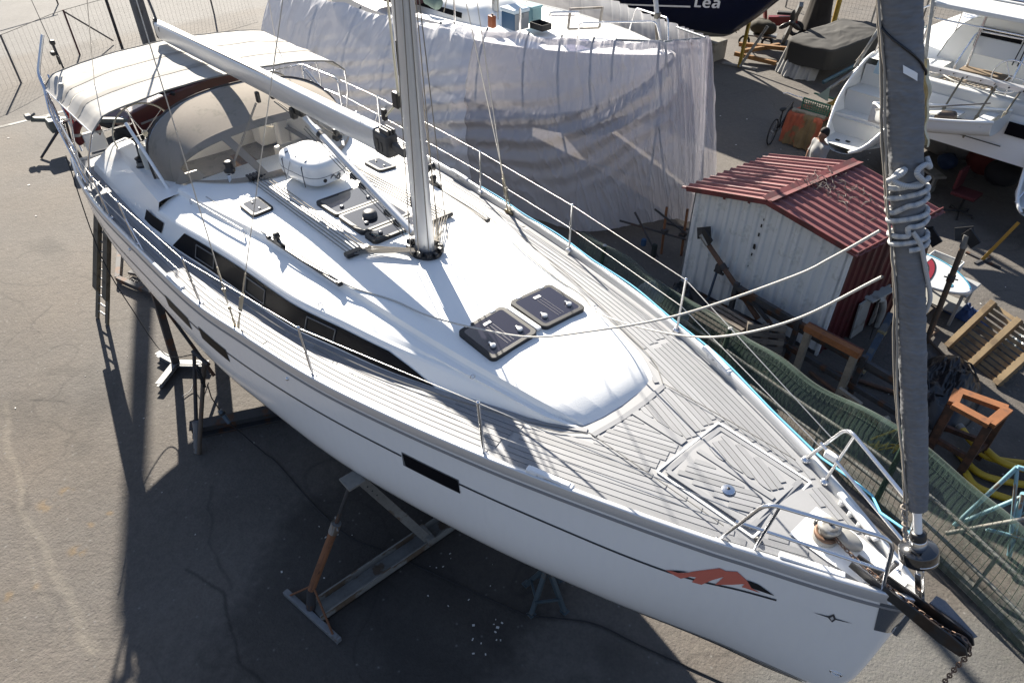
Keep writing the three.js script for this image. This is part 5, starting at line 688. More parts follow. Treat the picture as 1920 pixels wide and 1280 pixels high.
{
  const rusty = worn([0.17, 0.10, 0.07], 0.4, [0.32, 0.14, 0.06], 0.85, 0.1);
  storedProp('boat_prop', 'rusty prop leaning low against the white shed front', V(0.98, 0.3, -6.02), V(-0.38, 1.26, -6.05), rusty, 0.6, false);
  storedProp('boat_prop', 'rusty prop with black head plate, nearer the furled sail beside the surfboard', V(2.62, 0.02, -8.2), V(2.42, 1.68, -8.15), rusty, 0.3, true);
  storedProp('boat_prop', 'rusty prop with pale blue cap standing right of the surfboard', V(3.08, 0.02, -8.02), V(2.97, 1.98, -8.0), worn([0.14, 0.10, 0.07], 0.4, [0.3, 0.16, 0.08], 0.85), 0.5, true);
  // small screw jack
  let t = thing('screw_jack', 'dark screw jack standing under the leaning prop', 'jack', [-0.06, 0, -6.0]); part('jack_post', rod(V(-0.06, 0, -6.0), V(0.0, 0.8, -6.04), 0.025, 0.022, 10), worn([0.06, 0.10, 0.16], 0.3, [0.05, 0.05, 0.05], 0.7), t); part('jack_head', [box(0.13, 0.14, 0.1, 0.02, 0.86, -6.05, 0.02), box(0.2, 0.04, 0.05, 0.04, 0.78, -6.04, 0.01)], darkIron, t); part('jack_foot', box(0.2, 0.03, 0.2, -0.06, 0.015, -6.0, 0.005), darkIron, t);
  // long cradle frame on its side
  t = thing('boat_cradle', 'long dark steel cradle frame standing between the shed and the mesh fence', 'cradle', [2.1, 0, -5.75]);
  for (const [a, b] of [[V(0.5, 0.78, -5.9), V(3.9, 0.72, -5.68)], [V(0.45, 0.3, -5.85), V(4.0, 0.28, -5.6)], [V(0.4, 0.58, -6.0), V(3.6, 0.5, -5.95)]]) part('long_bar', beam(a, b, 0.07, 0.09), darkIron, t);
  for (const [x, z] of [[0.5, -5.9], [1.75, -5.8], [2.9, -5.72], [3.85, -5.66]]) part('upright', beam(V(x, 0, z), V(x, 0.86, z), 0.08, 0.08, V(1, 0, 0)), darkIron, t);
  part('diagonal', beam(V(0.55, 0.8, -5.92), V(1.65, 0.28, -5.84), 0.05, 0.06), darkIron, t);
  // rusty gantry frame
  const peel = worn([0.34, 0.30, 0.24], 0.25, [0.26, 0.12, 0.06], 0.8), orangeRust = worn([0.34, 0.13, 0.045], 0.25, [0.22, 0.09, 0.04], 0.85);
  t = thing('steel_arch', 'rusty square arch with peeling legs behind the mesh fence', 'frame', [2.42, 0, -5.58]); for (const x of [2.04, 2.80]) part('arch_leg', beam(V(x, 0, -5.58), V(x, 0.92, -5.58), 0.1, 0.1, V(1, 0, 0)), peel, t); part('arch_beam', beam(V(1.97, 0.94, -5.58), V(2.87, 0.94, -5.58), 0.12, 0.11), orangeRust, t); part('arch_lip', beam(V(1.97, 0.985, -5.65), V(2.87, 0.985, -5.65), 0.03, 0.03), trimRust(), t);
  function trimRust() { return worn([0.16, 0.045, 0.03], 0.2, [0.1, 0.04, 0.03], 0.85); }
  t = thing('steel_bracket', 'small rusty angle bracket below the square arch', 'bracket', [3.1, 0, -5.25]); for (const [a, b] of [[V(2.85, 0.42, -5.3), V(3.25, 0.42, -5.22)], [V(3.2, 0.42, -5.23), V(3.18, 0, -5.2)], [V(3.1, 0.4, -5.25), V(2.98, 0.02, -5.22)]]) part('bracket_bar', beam(a, b, 0.06, 0.06), peel, t);
  t = thing('plaster_block', 'broken whitish block on the dark frame by the furled sail', 'block', [3.62, 0, -5.4]); part('block_body', (() => { const g = plain(new THREE.IcosahedronGeometry(0.13, 1)); const p = g.attributes.position; for (let i = 0; i < p.count; i++) { const k = 0.75 + 0.45 * vnoise(p.getX(i) * 9 + 3, p.getY(i) * 9 + p.getZ(i) * 7, 5); p.setXYZ(i, p.getX(i) * k * 0.6, p.getY(i) * k * 1.4, p.getZ(i) * k); } g.computeVertexNormals(); return g.translate(3.6, 0.16, -5.38); })(), worn([0.45, 0.42, 0.36], 0.2, [0.3, 0.26, 0.2], 0.9), t);
  // rusty box-section table
  t = thing('steel_table', 'rust brown box-section steel stand with open top', 'stand', [4.45, 0, -5.7]); const c = [[4.13, -5.84], [4.8, -6.0], [4.75, -5.46], [4.2, -5.48]].map(q => V(q[0], 0, q[1])), brown = worn([0.075, 0.035, 0.022], 0.3, [0.13, 0.055, 0.03], 0.8);
  const cen = c.reduce((a, q) => a.add(q.clone().multiplyScalar(0.25)), V(0, 0, 0)); for (let i = 0; i < 4; i++) { const a = c[i], b = c[(i + 1) % 4]; const ia = a.clone().lerp(cen, 0.12), ib = b.clone().lerp(cen, 0.12); part('top_bar', beam(ia.clone().setY(0.97), ib.clone().setY(0.97 - 0.002 * (i % 2)), 0.13, 0.07), orangeRust, t); part('table_leg', beam(ia.clone().setY(0), ia.clone().setY(0.935), 0.1, 0.1, V(1, 0, 0)), brown, t); part('table_rail', beam(ia.clone().setY(0.3), ib.clone().setY(0.3), 0.06, 0.08), brown, t); }
  // pallets
  const wood = [worn([0.34, 0.24, 0.13], 0.25, [0.22, 0.15, 0.09], 0.85), worn([0.40, 0.29, 0.16], 0.25, [0.26, 0.18, 0.1], 0.85), worn([0.28, 0.21, 0.13], 0.25, [0.18, 0.13, 0.09], 0.85)], greyWood = [worn([0.20, 0.17, 0.14], 0.25, [0.13, 0.11, 0.09], 0.9), worn([0.15, 0.13, 0.11], 0.25, [0.1, 0.08, 0.07], 0.9)];
  function pallet(name, label, m4, L, W, n, ms, group) { // L along x, W along z, resting on y = 0
    const t = new THREE.Group(); t.name = numbered(name); t.userData = { label, category: 'pallet' }; scene.add(t); const add = (nm, g, m) => { const o = new THREE.Mesh(plain(g), m); o.name = nm; o.castShadow = o.receiveShadow = true; t.add(o); };
    for (const x of [-L / 2 + 0.05, 0, L / 2 - 0.05]) { add('bearer', box(0.09, 0.09, W, x, 0.067, 0, 0.004), ms[0]); add('base_board', box(0.1, 0.02, W, x, 0.01, 0, 0.003), ms[1 % ms.length]); }
    for (let i = 0; i < n; i++) { const z = -W / 2 + 0.05 + (W - 0.1) * i / (n - 1); add('slat', box(L, 0.022, (W / n) * (0.66 + 0.1 * rnd()), 0, 0.124 + 0.001 * (i % 2), z, 0.003), ms[i % ms.length]); }
    t.applyMatrix4(m4); return t;
  }
  const M4 = (o, ex, ey, ez) => new THREE.Matrix4().makeBasis(ex, ey, ez).setPosition(o);
  { const O = V(3.29, 0.06, -8.12), e1 = V(1.0, 0.0, 0.40).normalize(); let e2 = V(0.36, 0.8, -0.5); e2.addScaledVector(e1, -e2.dot(e1)).normalize(); const n = e1.clone().cross(e2).normalize(); // bearers run up the slope; slats seen from the front
    const ctr = O.clone().addScaledVector(e1, 0.58).addScaledVector(e2, 0.5); seed = 5; pallet('pallet', 'pale wooden pallet propped up on edge beside the black tarpaulin', M4(ctr, e1, n.clone().negate(), e2), 1.1, 1.0, 11, wood); }
  seed = 9; pallet('pallet', 'grey pallet lying on top of the low stack by the mesh fence', M4(V(0.80, 0.52, -5.1), V(0.98, 0, 0.05).normalize(), V(0, 1, 0), V(-0.05, 0, 0.98).normalize()), 0.8, 0.66, 6, greyWood);
  pallet('pallet', 'grey pallet at the bottom of the low stack by the mesh fence', M4(V(0.78, 0.36, -5.12), V(0.99, 0, 0.1).normalize(), V(0, 1, 0), V(-0.1, 0, 0.99).normalize()), 0.8, 0.66, 6, greyWood);
  { const t = thing('timber_stack', 'dark timber blocks under the grey pallets', 'timber', [0.8, 0, -5.1]); for (let i = 0; i < 3; i++) for (let k = 0; k < 2; k++) part('timber', box(0.8, 0.14, 0.18, 0.8, 0.08 + k * 0.16, -5.32 + i * 0.22, 0.008), greyWood[i % 2], t); }
  { const e1 = V(0.55, 0.0, -0.45).normalize(), e2 = V(-0.28, 0.9, -0.2).normalize(), n = e1.clone().cross(e2).normalize(); e2.copy(n.clone().cross(e1)); seed = 13; pallet('pallet', 'dark pallet leaning on end beside the black cradle frame', M4(V(1.48, 0.38, -5.35), e1, n, e2.clone().negate()), 0.6, 0.78, 7, greyWood); }
  // black tarpaulin heap, blue and silver tarps
  const heap = (name, label, cx, cz, rx, rz, h, m, s, turn = 0) => { const t = thing(name, label, 'tarpaulin', [cx, 0, cz]); part('tarp_cloth', grid(70, 40, (i, j) => { const a = i * 2 * Math.PI, r = j; const n = fbm(3 + Math.cos(a) * r * 2.2, 3 + Math.sin(a) * r * 2.2, s, 5), f = fbm(Math.cos(a) * r * 6 + 9, Math.sin(a) * r * 3, s + 3, 4); const k = 1 + 0.35 * (fbm(Math.cos(a) * 1.5 + 5, Math.sin(a) * 1.5, s + 7, 3) - 0.5); const x = rx * r * k * Math.cos(a), z = rz * r * k * Math.sin(a); return V(cx + x * Math.cos(turn) - z * Math.sin(turn), Math.max(0.012, h * Math.pow(Math.max(0, 1 - r * r), 0.8) * (0.4 + n) + 0.16 * (Math.abs(f - 0.5) * 2) * (1 - r) + 0.012 + 0.05 * (1 - r) * f), cz + x * Math.sin(turn) + z * Math.cos(turn)); }), m, t); return t; };
  const blackTarp = mat(0.012, 0.013, 0.017, 0.38);
  const bt = heap('tarpaulin', 'crumpled black tarpaulin heaped in front of the pallet', 3.84, -7.0, 0.52, 0.98, 0.42, blackTarp, 601, -0.25);
  for (let k = 0; k < 7; k++) { const pts = []; const a0 = rr(0, 6.28), R0 = rr(0.3, 0.8); for (let i = 0; i <= 14; i++) { const a = a0 + i * 0.16; pts.push(V(3.84 + 0.5 * R0 * Math.cos(a), 0.3 * (1.05 - R0) + 0.12 + 0.03 * Math.sin(i), -7.0 + 0.95 * R0 * Math.sin(a))); } part('tarp_fold', tube(pts, 0.014, 40, 5), blackTarp, bt); }
  heap('tarpaulin', 'small crumpled blue tarpaulin under the surfboard table', 3.18, -9.3, 0.42, 0.22, 0.16, mat(0.015, 0.06, 0.2, 0.5), 621);
  heap('tarpaulin', 'silvery plastic bundle at the right edge beyond the pallet', 4.3, -9.0, 0.35, 0.4, 0.26, mat(0.14, 0.17, 0.19, 0.25), 641);
  heap('tarpaulin', 'pale sack lying by the near left corner of the shed', -0.95, -5.5, 0.3, 0.22, 0.24, mat(0.42, 0.45, 0.48, 0.7), 661, 0.4);
  heap('tarpaulin', 'dark bin bag beside the pale sack at the shed corner', -0.55, -5.85, 0.26, 0.22, 0.28, mat(0.03, 0.035, 0.04, 0.4), 671);
  heap('tarpaulin', 'grey sheet on the ground left of the grey pallets', 0.05, -5.45, 0.34, 0.2, 0.07, mat(0.3, 0.32, 0.35, 0.7), 681);
  // surfboard on a trestle table
  t = thing('surfboard', 'white surfboard with a red and black flash lying on a table', 'surfboard', [2.55, 0.62, -8.85]); const bd = prism(Array.from({ length: 48 }, (_, i) => { const a = i / 48 * 6.283; const x = Math.cos(a); return [0.78 * x, 0.26 * Math.sin(a) * Math.pow(Math.max(0.02, 1 - x * x * 0.35), 0.6)]; }), 0.045, { bevel: 0.018 }); const putB = g => { g.rotateX(-0.95); g.rotateY(-0.12); return g.translate(2.42, 0.78, -8.85); };
  part('board_deck', putB(bd), mat(0.72, 0.74, 0.74, 0.3), t); const flat2 = (p, z) => putB(prism(p, 0.003).translate(0, 0, 0.043 + z));
  const arc = (r, a0, a1) => { const o = []; for (let i = 0; i <= 10; i++) { const a = a0 + (a1 - a0) * i / 10; o.push([-0.12 + r * Math.cos(a), -0.15 + r * Math.sin(a) * 1.3]); } return o; };
  part('board_flash', flat2([...arc(0.3, -0.2, 1.4), ...arc(0.19, -0.2, 1.4).reverse()], 0.001), M.black, t); part('board_flash', flat2([...arc(0.28, -0.15, 1.35), ...arc(0.21, -0.15, 1.35).reverse()], 0.004), mat(0.45, 0.015, 0.05, 0.4), t); part('board_mark', flat2([...arc(0.12, -0.8, 2.2), ...arc(0.07, -0.8, 2.2).reverse()], 0.002), M.black, t);
  part('board_rail', putB(pipe(Array.from({ length: 30 }, (_, i) => { const a = 0.12 + i / 29 * 1.8, x = Math.cos(a); return V(0.775 * x, 0.262 * Math.sin(a) * Math.pow(1 - x * x * 0.35, 0.6), 0.03); }), 0.016, 6)), mat(0.1, 0.42, 0.6, 0.4), t); part('board_plug', flat2(Array.from({ length: 14 }, (_, i) => [0.5 + 0.03 * Math.cos(i / 14 * 6.283), -0.06 + 0.03 * Math.sin(i / 14 * 6.283)]), 0.002), mat(0.1, 0.4, 0.55, 0.4), t);
  t = thing('trestle_table', 'white plastic table holding the surfboard', 'table', [2.75, 0, -9.0]); part('table_top', box(0.95, 0.04, 0.6, 2.72, 0.66, -9.05, 0.012), mat(0.5, 0.5, 0.49, 0.6), t); for (const [x, z] of [[2.32, -9.28], [3.12, -9.28], [2.32, -8.8], [3.12, -8.8]]) part('table_leg', beam(V(x, 0, z), V(x, 0.64, z), 0.05, 0.05, V(1, 0, 0)), mat(0.45, 0.46, 0.46, 0.6), t); part('table_shelf', box(0.85, 0.03, 0.5, 2.72, 0.25, -9.05, 0.008), mat(0.4, 0.4, 0.38, 0.7), t);
  t = thing('plastic_crate', 'white plastic crate standing behind the surfboard', 'crate', [2.45, 0.68, -9.25]); for (const [w, d, x, z] of [[0.5, 0.02, 2.55, -9.33], [0.5, 0.02, 2.55, -9.05], [0.02, 0.28, 2.3, -9.19], [0.02, 0.28, 2.8, -9.19]]) part('crate_side', box(w, 0.24, d, x, 0.8, z, 0.004), mat(0.6, 0.6, 0.58, 0.6), t); part('crate_rim', poly([V(2.29, 0.93, -9.34), V(2.81, 0.93, -9.34), V(2.81, 0.93, -9.04), V(2.29, 0.93, -9.04), V(2.29, 0.93, -9.34)], 0.014, 6, 0.03), mat(0.6, 0.6, 0.58, 0.6), t);
  // white slab and fan casing by the red wall
  t = thing('appliance_shell', 'empty white appliance shell against the red shed wall', 'appliance', [2.2, 0, -7.4]); const aw = worn([0.5, 0.5, 0.46], 0.12, [0.36, 0.34, 0.3], 0.7); part('shell_side', [beam(V(2.18, 0.02, -7.28), V(2.16, 0.78, -7.2), 0.34, 0.03, V(1, 0, 0.1))], aw, t); part('shell_top', beam(V(2.13, 0.79, -7.22), V(2.2, 0.79, -7.85), 0.3, 0.03), aw, t); part('shell_arch', tube([V(2.3, 0.04, -7.75), V(2.32, 0.4, -7.7), V(2.3, 0.68, -7.55), V(2.26, 0.76, -7.4)], 0.06, 30, 8), aw, t); part('shell_back', beam(V(2.2, 0.02, -7.85), V(2.2, 0.78, -7.85), 0.3, 0.03, V(1, 0, 0)), aw, t); part('shell_wire', tube([V(2.28, 0.8, -7.5), V(2.36, 0.4, -7.4), V(2.42, 0.05, -7.3)], 0.008, 20, 5), M.blackRubber, t);
  t = thing('steel_beam', 'blue grey steel beam with pale patches leaning by the white shell', 'beam', [2.7, 0, -6.8]); part('beam_bar', beam(V(2.56, 0.62, -7.4), V(2.76, 0.06, -6.3), 0.11, 0.08), worn([0.06, 0.09, 0.13], 0.3, [0.15, 0.15, 0.14], 0.6), t); parts('beam_patch', [0.32, 0.95].map(f => { const q = V(2.56, 0.62, -7.4).lerp(V(2.76, 0.06, -6.3), f); return box(0.125, 0.07, 0.1, q.x, q.y + 0.01, q.z, 0.005); }), worn([0.4, 0.33, 0.16], 0.2, [0.3, 0.24, 0.12], 0.7), t);
  for (const [a, b, lab] of [[V(2.3, 0.05, -6.0), V(3.9, 0.05, -6.5), 'dark pipe lying on the ground before the black tarpaulin'], [V(2.2, 0.06, -5.75), V(3.95, 0.06, -5.35), 'rusty pipe lying along the mesh fence']]) solo('pipe', rod(a, b, 0.035, 0.035, 10), rusty, lab, 'pipe');
  // yellow hose and pale blue tube frame by the right edge
  const yel = mat(0.55, 0.36, 0.02, 0.55); { const t = thing('yellow_pipes', 'bundle of yellow pipes behind the rusty stand', 'pipes', [4.9, 0, -6.2]); const S = [[[4.35, 0.12, -6.25], [4.6, 0.13, -6.05], [4.9, 0.12, -5.95], [5.5, 0.2, -6.3]], [[4.5, 0.06, -5.8], [4.9, 0.07, -5.6], [5.3, 0.1, -5.75], [5.9, 0.2, -6.1]], [[4.75, 0.05, -5.5], [5.0, 0.05, -5.35], [5.5, 0.06, -5.5]], [[4.7, 0.2, -6.0], [5.1, 0.2, -5.9], [5.7, 0.26, -6.2]]]; for (const q of S) part('pipe_length', tube(q.map(a => V(...a)), 0.05, 30, 10), yel, t); part('pipe_end', rod(V(4.33, 0.12, -6.26), V(4.4, 0.121, -6.21), 0.054, 0.054, 12), mat(0.25, 0.25, 0.24, 0.6), t); }
  { const t = thing('yellow_strap', 'yellow pry bar and webbing caught in the mesh fence', 'strap', [3.85, 0, -5.0]); part('bar', rod(V(3.6, 0.12, -5.0), V(3.95, 0.42, -5.5), 0.016, 0.016, 8), yel, t); for (let k = 0; k < 5; k++) { const pts = []; for (let i = 0; i <= 8; i++) pts.push(V(3.66 + 0.05 * i + 0.06 * Math.sin(k * 2 + i), 0.06 + 0.14 * Math.abs(Math.sin(i * 0.7 + k)), -4.92 - 0.03 * i + 0.06 * Math.cos(k * 3 + i))); part('webbing', tube(pts, 0.012, 24, 5), yel, t); } }
  { const b = worn([0.25, 0.47, 0.55], 0.15, [0.3, 0.2, 0.13], 0.5), t = thing('tube_frame', 'pale blue tube frame standing behind the mesh at the right edge', 'frame', [5.6, 0, -4.9]); const J = [[5.05, 0.02, -4.5], [5.25, 1.15, -4.75], [5.75, 1.2, -5.1], [5.55, 0.02, -5.1], [5.35, 0.3, -4.45], [5.95, 0.32, -4.75], [6.2, 1.15, -5.2], [5.45, 0.75, -4.85], [5.7, 0.02, -4.55]].map(a => V(...a)); for (const [i, k, r] of [[0, 1, 0.028], [1, 6, 0.03], [3, 2, 0.035], [4, 5, 0.025], [0, 2, 0.026], [7, 3, 0.035], [7, 8, 0.03], [1, 8, 0.022], [5, 6, 0.026]]) part('tube', rod(J[i], J[k], r, r, 10), b, t); part('rusty_elbow', rod(V(5.45, 0.9, -4.85), V(5.6, 1.02, -4.98), 0.045, 0.045, 12), rustM, t); }
  { const t = thing('bent_pipe', 'grey pipe leaning from the barrier rail at the right edge', 'pipe', [5.7, 0, -4.2]); part('pipe_run', rod(V(5.05, 0.35, -3.95), V(5.85, 1.0, -4.6), 0.028, 0.028, 10), railGrey(), t); function railGrey() { return worn([0.4, 0.39, 0.35], 0.2, [0.3, 0.2, 0.14], 0.6); } }
}
{ // yellow jack, red chair and other things in the shade behind
  let t = thing('axle_stand', 'yellow post on a flat black foot standing in the shade', 'stand', [2.66, 0, -11.45]); part('stand_post', beam(V(2.64, 0.02, -11.43), V(2.86, 0.85, -11.75), 0.06, 0.06, V(1, 0, 0)), mat(0.5, 0.27, 0.02, 0.6), t); part('stand_foot', [beam(V(2.3, 0.02, -11.5), V(3.0, 0.02, -11.4), 0.06, 0.03), beam(V(2.6, 0.02, -11.2), V(2.7, 0.02, -11.7), 0.06, 0.028)], darkIron, t);
  t = thing('office_chair', 'dark red swivel chair in the shade under the catamaran', 'chair', [1.5, 0, -13.0]); const rd = mat(0.12, 0.012, 0.015, 0.8); part('seat', box(0.5, 0.08, 0.46, 1.5, 0.5, -13.0, 0.035), rd, t); part('backrest', box(0.07, 0.44, 0.42, 1.26, 0.78, -13.05, 0.03), rd, t); part('gas_column', rod(V(1.5, 0.1, -13.0), V(1.5, 0.47, -13.0), 0.03, 0.03, 10), M.black, t); for (let i = 0; i < 5; i++) { const a = i * 1.2566; const l = part('chair_foot', rod(V(1.5, 0.1, -13.0), V(1.5 + 0.3 * Math.cos(a), 0.07, -13 + 0.3 * Math.sin(a)), 0.022, 0.018, 8), M.black, t); part('castor', rod(V(1.49 + 0.3 * Math.cos(a), 0.03, -13 + 0.3 * Math.sin(a)), V(1.52 + 0.3 * Math.cos(a), 0.03, -13 + 0.3 * Math.sin(a)), 0.03, 0.03, 10), M.black, l); }
  t = thing('bench', 'long pale plank bench behind the shed', 'bench', [0.4, 0, -13.6]); part('bench_top', beam(V(0.05, 0.42, -14.0), V(0.75, 0.42, -13.5), 0.3, 0.05), worn([0.4, 0.38, 0.33], 0.2, [0.3, 0.27, 0.22], 0.8), t); for (const f of [0.15, 0.85]) { const q = V(0.05, 0, -14.0).lerp(V(0.75, 0, -13.5), f); part('bench_leg', box(0.06, 0.4, 0.24, q.x, 0.2, q.z, 0.006), paleBeam, t); }
  const bag = (label, x, z, s, m, k) => { const t = thing('sack', label, 'sack', [x, 0, z]); part('sack_body', grid(28, 16, (i, j) => { const a = i * 6.283, b = -1.57 + j * 3.1416; const n = 1 + 0.35 * (fbm(2 + Math.cos(a) * Math.cos(b) * 1.6 + k, 2 + Math.sin(a) * Math.cos(b) * 1.6 + Math.sin(b), 700 + k, 4) - 0.5); return V(x + s * 0.62 * n * Math.cos(a) * Math.cos(b), Math.max(0.012, s * 0.5 * (1 + n * Math.sin(b)) * 0.95), z + s * 0.5 * n * Math.sin(a) * Math.cos(b)); }), m, t); };
  bag('pale canvas bundle under the white dinghy', -0.3, -15.9, 0.85, mat(0.4, 0.39, 0.36, 0.9), 1); bag('second pale bundle right of the first under the dinghy', 0.35, -15.9, 0.8, mat(0.3, 0.29, 0.27, 0.9), 2); bag('dark red bundle under the dinghy stern', 1.0, -15.5, 0.75, mat(0.16, 0.025, 0.02, 0.85), 3); bag('blue bag on the ground under the dinghy', 0.3, -15.1, 0.4, mat(0.03, 0.06, 0.14, 0.8), 4); bag('dark bundle right of the red one under the catamaran', 1.5, -15.2, 0.6, mat(0.03, 0.03, 0.035, 0.8), 5);
}
worn.lite = true;
// ---------------------------------------------------------------- neighbouring boats
// generic round-bilge hull: B half beam, S sheer height, K keel height along x; pw shapes the section
function hullGrid(B, S, K, pw, x0, x1, zc, v0, v1, sg, nx = 60, nv = 14, e = 0.5) { return grid(nx, nv, (i, j) => { const x = x0 + (x1 - x0) * i, a = (v0(x) + (v1(x) - v0(x)) * j) * Math.PI / 2, u = Math.pow(Math.sin(a), 2 / pw(x)); return V(x, S(x) - u * (S(x) - K(x)), zc(x) + sg * B(x) * Math.pow(Math.max(0, Math.cos(a)), 2 * e)); }, (i, j, p) => [p.x, p.y]); }
{ // boat under the plastic tent
  const S = tab([[-14.5, 2.75], [-10, 2.85], [-7, 3.0], [-4.5, 3.2], [-3.1, 3.35]]), B = tab([[-14.5, 1.35], [-11, 1.75], [-8, 1.7], [-6, 1.35], [-4.5, 0.8], [-3.4, 0.25], [-3.1, 0.05]]), K = tab([[-14.5, 1.25], [-11, 0.85], [-7, 0.8], [-5, 1.1], [-4, 1.7], [-3.3, 2.7], [-3.1, 3.2]]), zc = x => -8.12 + 0.02 * (x + 3), pw = tab([[-14.5, 3.6], [-7, 3], [-4.5, 1.9], [-3.1, 1.4]]);
  const t = thing('tented_yacht', 'white sailing boat standing inside a translucent plastic tent', 'sailing boat', [-8.5, 0, -8.2]);
  const vw = () => 0.42; const wp = mat(0.72, 0.71, 0.68, 0.4), bt = worn([0.10, 0.12, 0.2], 0.25, [0.2, 0.15, 0.14], 0.8);
  for (const sg of [1, -1]) { part('topsides', hullGrid(B, S, K, pw, -14.5, -3.1, zc, () => 0, vw, sg), wp, t); part('bottom_paint', hullGrid(B, S, K, pw, -14.5, -3.1, zc, vw, () => 1, sg), bt, t); }
  part('keel', box(2.6, 0.85, 0.3, -8.6, 0.45, -8.2, 0.1), bt, t);
  part('deck', grid(50, 12, (i, j) => { const x = -14.5 + 11.3 * i, w = 2 * j - 1; return V(x, S(x) - 0.04 + 0.05 * (1 - w * w), zc(x) + w * B(x)); }), M.nonskid, t);
  const cab = (x0, x1, w0, w1, h) => grid(24, 16, (i, j) => { const x = x0 + (x1 - x0) * i, W = w0 + (w1 - w0) * i, q = 2 * j - 1, a = Math.abs(q); const y = S(x) + h * Math.min(1, (1 - Math.pow(a, 6)) * 1) * Math.min(1, (1 - i) * 6); return V(x, y, zc(x) + q * W); });
  part('cabin', cab(-12.3, -7.9, 1.05, 0.75, 0.42), M.nonskid, t); parts('cabin_window', grid(10, 2, (i, j) => V(-11.4 + 2.6 * i, S(-10) + 0.28 - 0.12 * j, zc(-10) + 1.045 - 0.13 * i + 0.02 * j)), M.glassDark, t);
  part('mast', rod(V(-8.35, 3.0, -8.0), V(-8.35, 9, -8.0), 0.085, 0.08, 18), worn([0.6, 0.6, 0.58], 0.1, [0.4, 0.38, 0.34], 0.45, 0.2), t); parts('mast_collar', lathe([[0.2, 0], [0.2, 0.06], [0.12, 0.12]], 18).translate(-8.35, 3.03, -8.0), wp, t);
  for (const [x, z] of [[-8.3, -6.75], [-6.4, -7.05]]) part('stanchion', rod(V(x, S(x), z), V(x, S(x) + 0.7, z), 0.022, 0.022, 8), M.steel, t);
  part('toe_board', beam(V(-9.6, 3.06, -6.5), V(-8.3, 3.1, -6.62), 0.28, 0.07), wp, t);
  for (const [x, z, a, b] of [[-9.2, -7.1, 0.05, 0.07], [-7.9, -7.7, -0.05, 0.09]]) part('halyard', rod(V(x, 3.1, z), V(-8.3, 7.5, -8.0), 0.012, 0.012, 6), M.ropeTan, t);
  part('pulpit', [poly([V(-5.0, S(-5), -7.35), V(-4.9, S(-5) + 0.55, -7.3), V(-3.5, 3.9, -7.95), V(-3.3, 3.32, -8.05)], 0.016, 8, 0.1), poly([V(-5.0, S(-5), -8.95), V(-4.9, S(-5) + 0.55, -9.0), V(-3.5, 3.9, -8.3), V(-3.3, 3.32, -8.2)], 0.016, 8, 0.1)], M.steel, t);
  part('forestay', rod(V(-3.45, 3.35, -8.12), V(-4.4, 6.6, -8.1), 0.045, 0.05, 10), mat(0.6, 0.6, 0.6, 0.6), t); part('stay_fitting', [box(0.1, 0.12, 0.1, -3.62, 3.95, -8.12, 0.02), rod(V(-3.5, 3.45, -8.12), V(-3.6, 3.8, -8.12), 0.06, 0.05, 10)], worn([0.3, 0.27, 0.22], 0.3, [0.4, 0.3, 0.1], 0.7), t);
  // things left on its deck
  let d = thing('cool_box', 'blue cool box with white lid on the tented boat deck', 'cool box', [-7.1, 3.1, -7.5]); part('box_body', box(0.46, 0.36, 0.42, -7.08, 3.3, -7.5, 0.03), mat(0.03, 0.13, 0.27, 0.5), d); part('box_front', box(0.012, 0.34, 0.4, -6.845, 3.3, -7.5, 0.004), mat(0.45, 0.47, 0.48, 0.5), d); part('box_lid', box(0.5, 0.09, 0.46, -7.08, 3.52, -7.5, 0.03), mat(0.5, 0.6, 0.66, 0.45), d); part('box_latch', box(0.02, 0.08, 0.08, -6.835, 3.42, -7.5, 0.006), mat(0.3, 0.32, 0.33, 0.5), d);
  d = thing('fuel_can', 'small orange can beside the blue cool box', 'can', [-7.5, 3.05, -7.18]); part('can_body', box(0.17, 0.26, 0.12, -7.52, 3.22, -7.2, 0.02), mat(0.42, 0.10, 0.02, 0.5), d); part('can_cap', rod(V(-7.5, 3.35, -7.2), V(-7.5, 3.39, -7.2), 0.025, 0.025, 12), mat(0.1, 0.1, 0.1, 0.5), d);
  d = thing('tray', 'black tray right of the blue cool box', 'tray', [-6.6, 3.1, -7.85]); for (const [w, dd, x, z] of [[0.4, 0.02, -6.62, -7.72], [0.4, 0.02, -6.62, -8.0], [0.02, 0.28, -6.82, -7.86], [0.02, 0.28, -6.42, -7.86]]) part('tray_side', box(w, 0.13, dd, x, 3.2, z, 0.004), M.blackRubber, d); part('tray_base', box(0.4, 0.015, 0.28, -6.62, 3.14, -7.86, 0.004), M.blackRubber, d);
  d = thing('bucket', 'pale green bucket lying on the tented boat beside the yacht mast', 'bucket', [-9.3, 3.2, -6.9]); part('bucket_body', lathe([[0, 0], [0.14, 0], [0.19, 0.32], [0.2, 0.33], [0.185, 0.33], [0.14, 0.02]], 20).rotateZ(1.2).translate(-9.2, 3.3, -6.95), mat(0.25, 0.36, 0.33, 0.6), d); part('bucket_rim', plain(new THREE.TorusGeometry(0.19, 0.012, 6, 22).rotateX(Math.PI / 2)).translate(0, 0.33, 0).rotateZ(1.2).translate(-9.2, 3.3, -6.95), mat(0.25, 0.36, 0.33, 0.6), d);
  d = thing('hatch_frame', 'clear framed hatch lid propped on the tented boat bow', 'hatch lid', [-5.95, 3.2, -7.9]); const hf = g => g.rotateX(1.2).rotateY(0.9).translate(-6.0, 3.55, -7.95); part('lid_frame', hf(prism(roundRect(0.62, 0.62, 0.1), 0.03, { bevel: 0.004, holes: [roundRect(0.54, 0.54, 0.08).reverse()] })), M.alu, d); part('lid_pane', hf(plain(new THREE.BoxGeometry(0.55, 0.55, 0.01))), mat(0.6, 0.55, 0.62, 0.1, 0, { transmission: 0.7, thickness: 0 }), d);
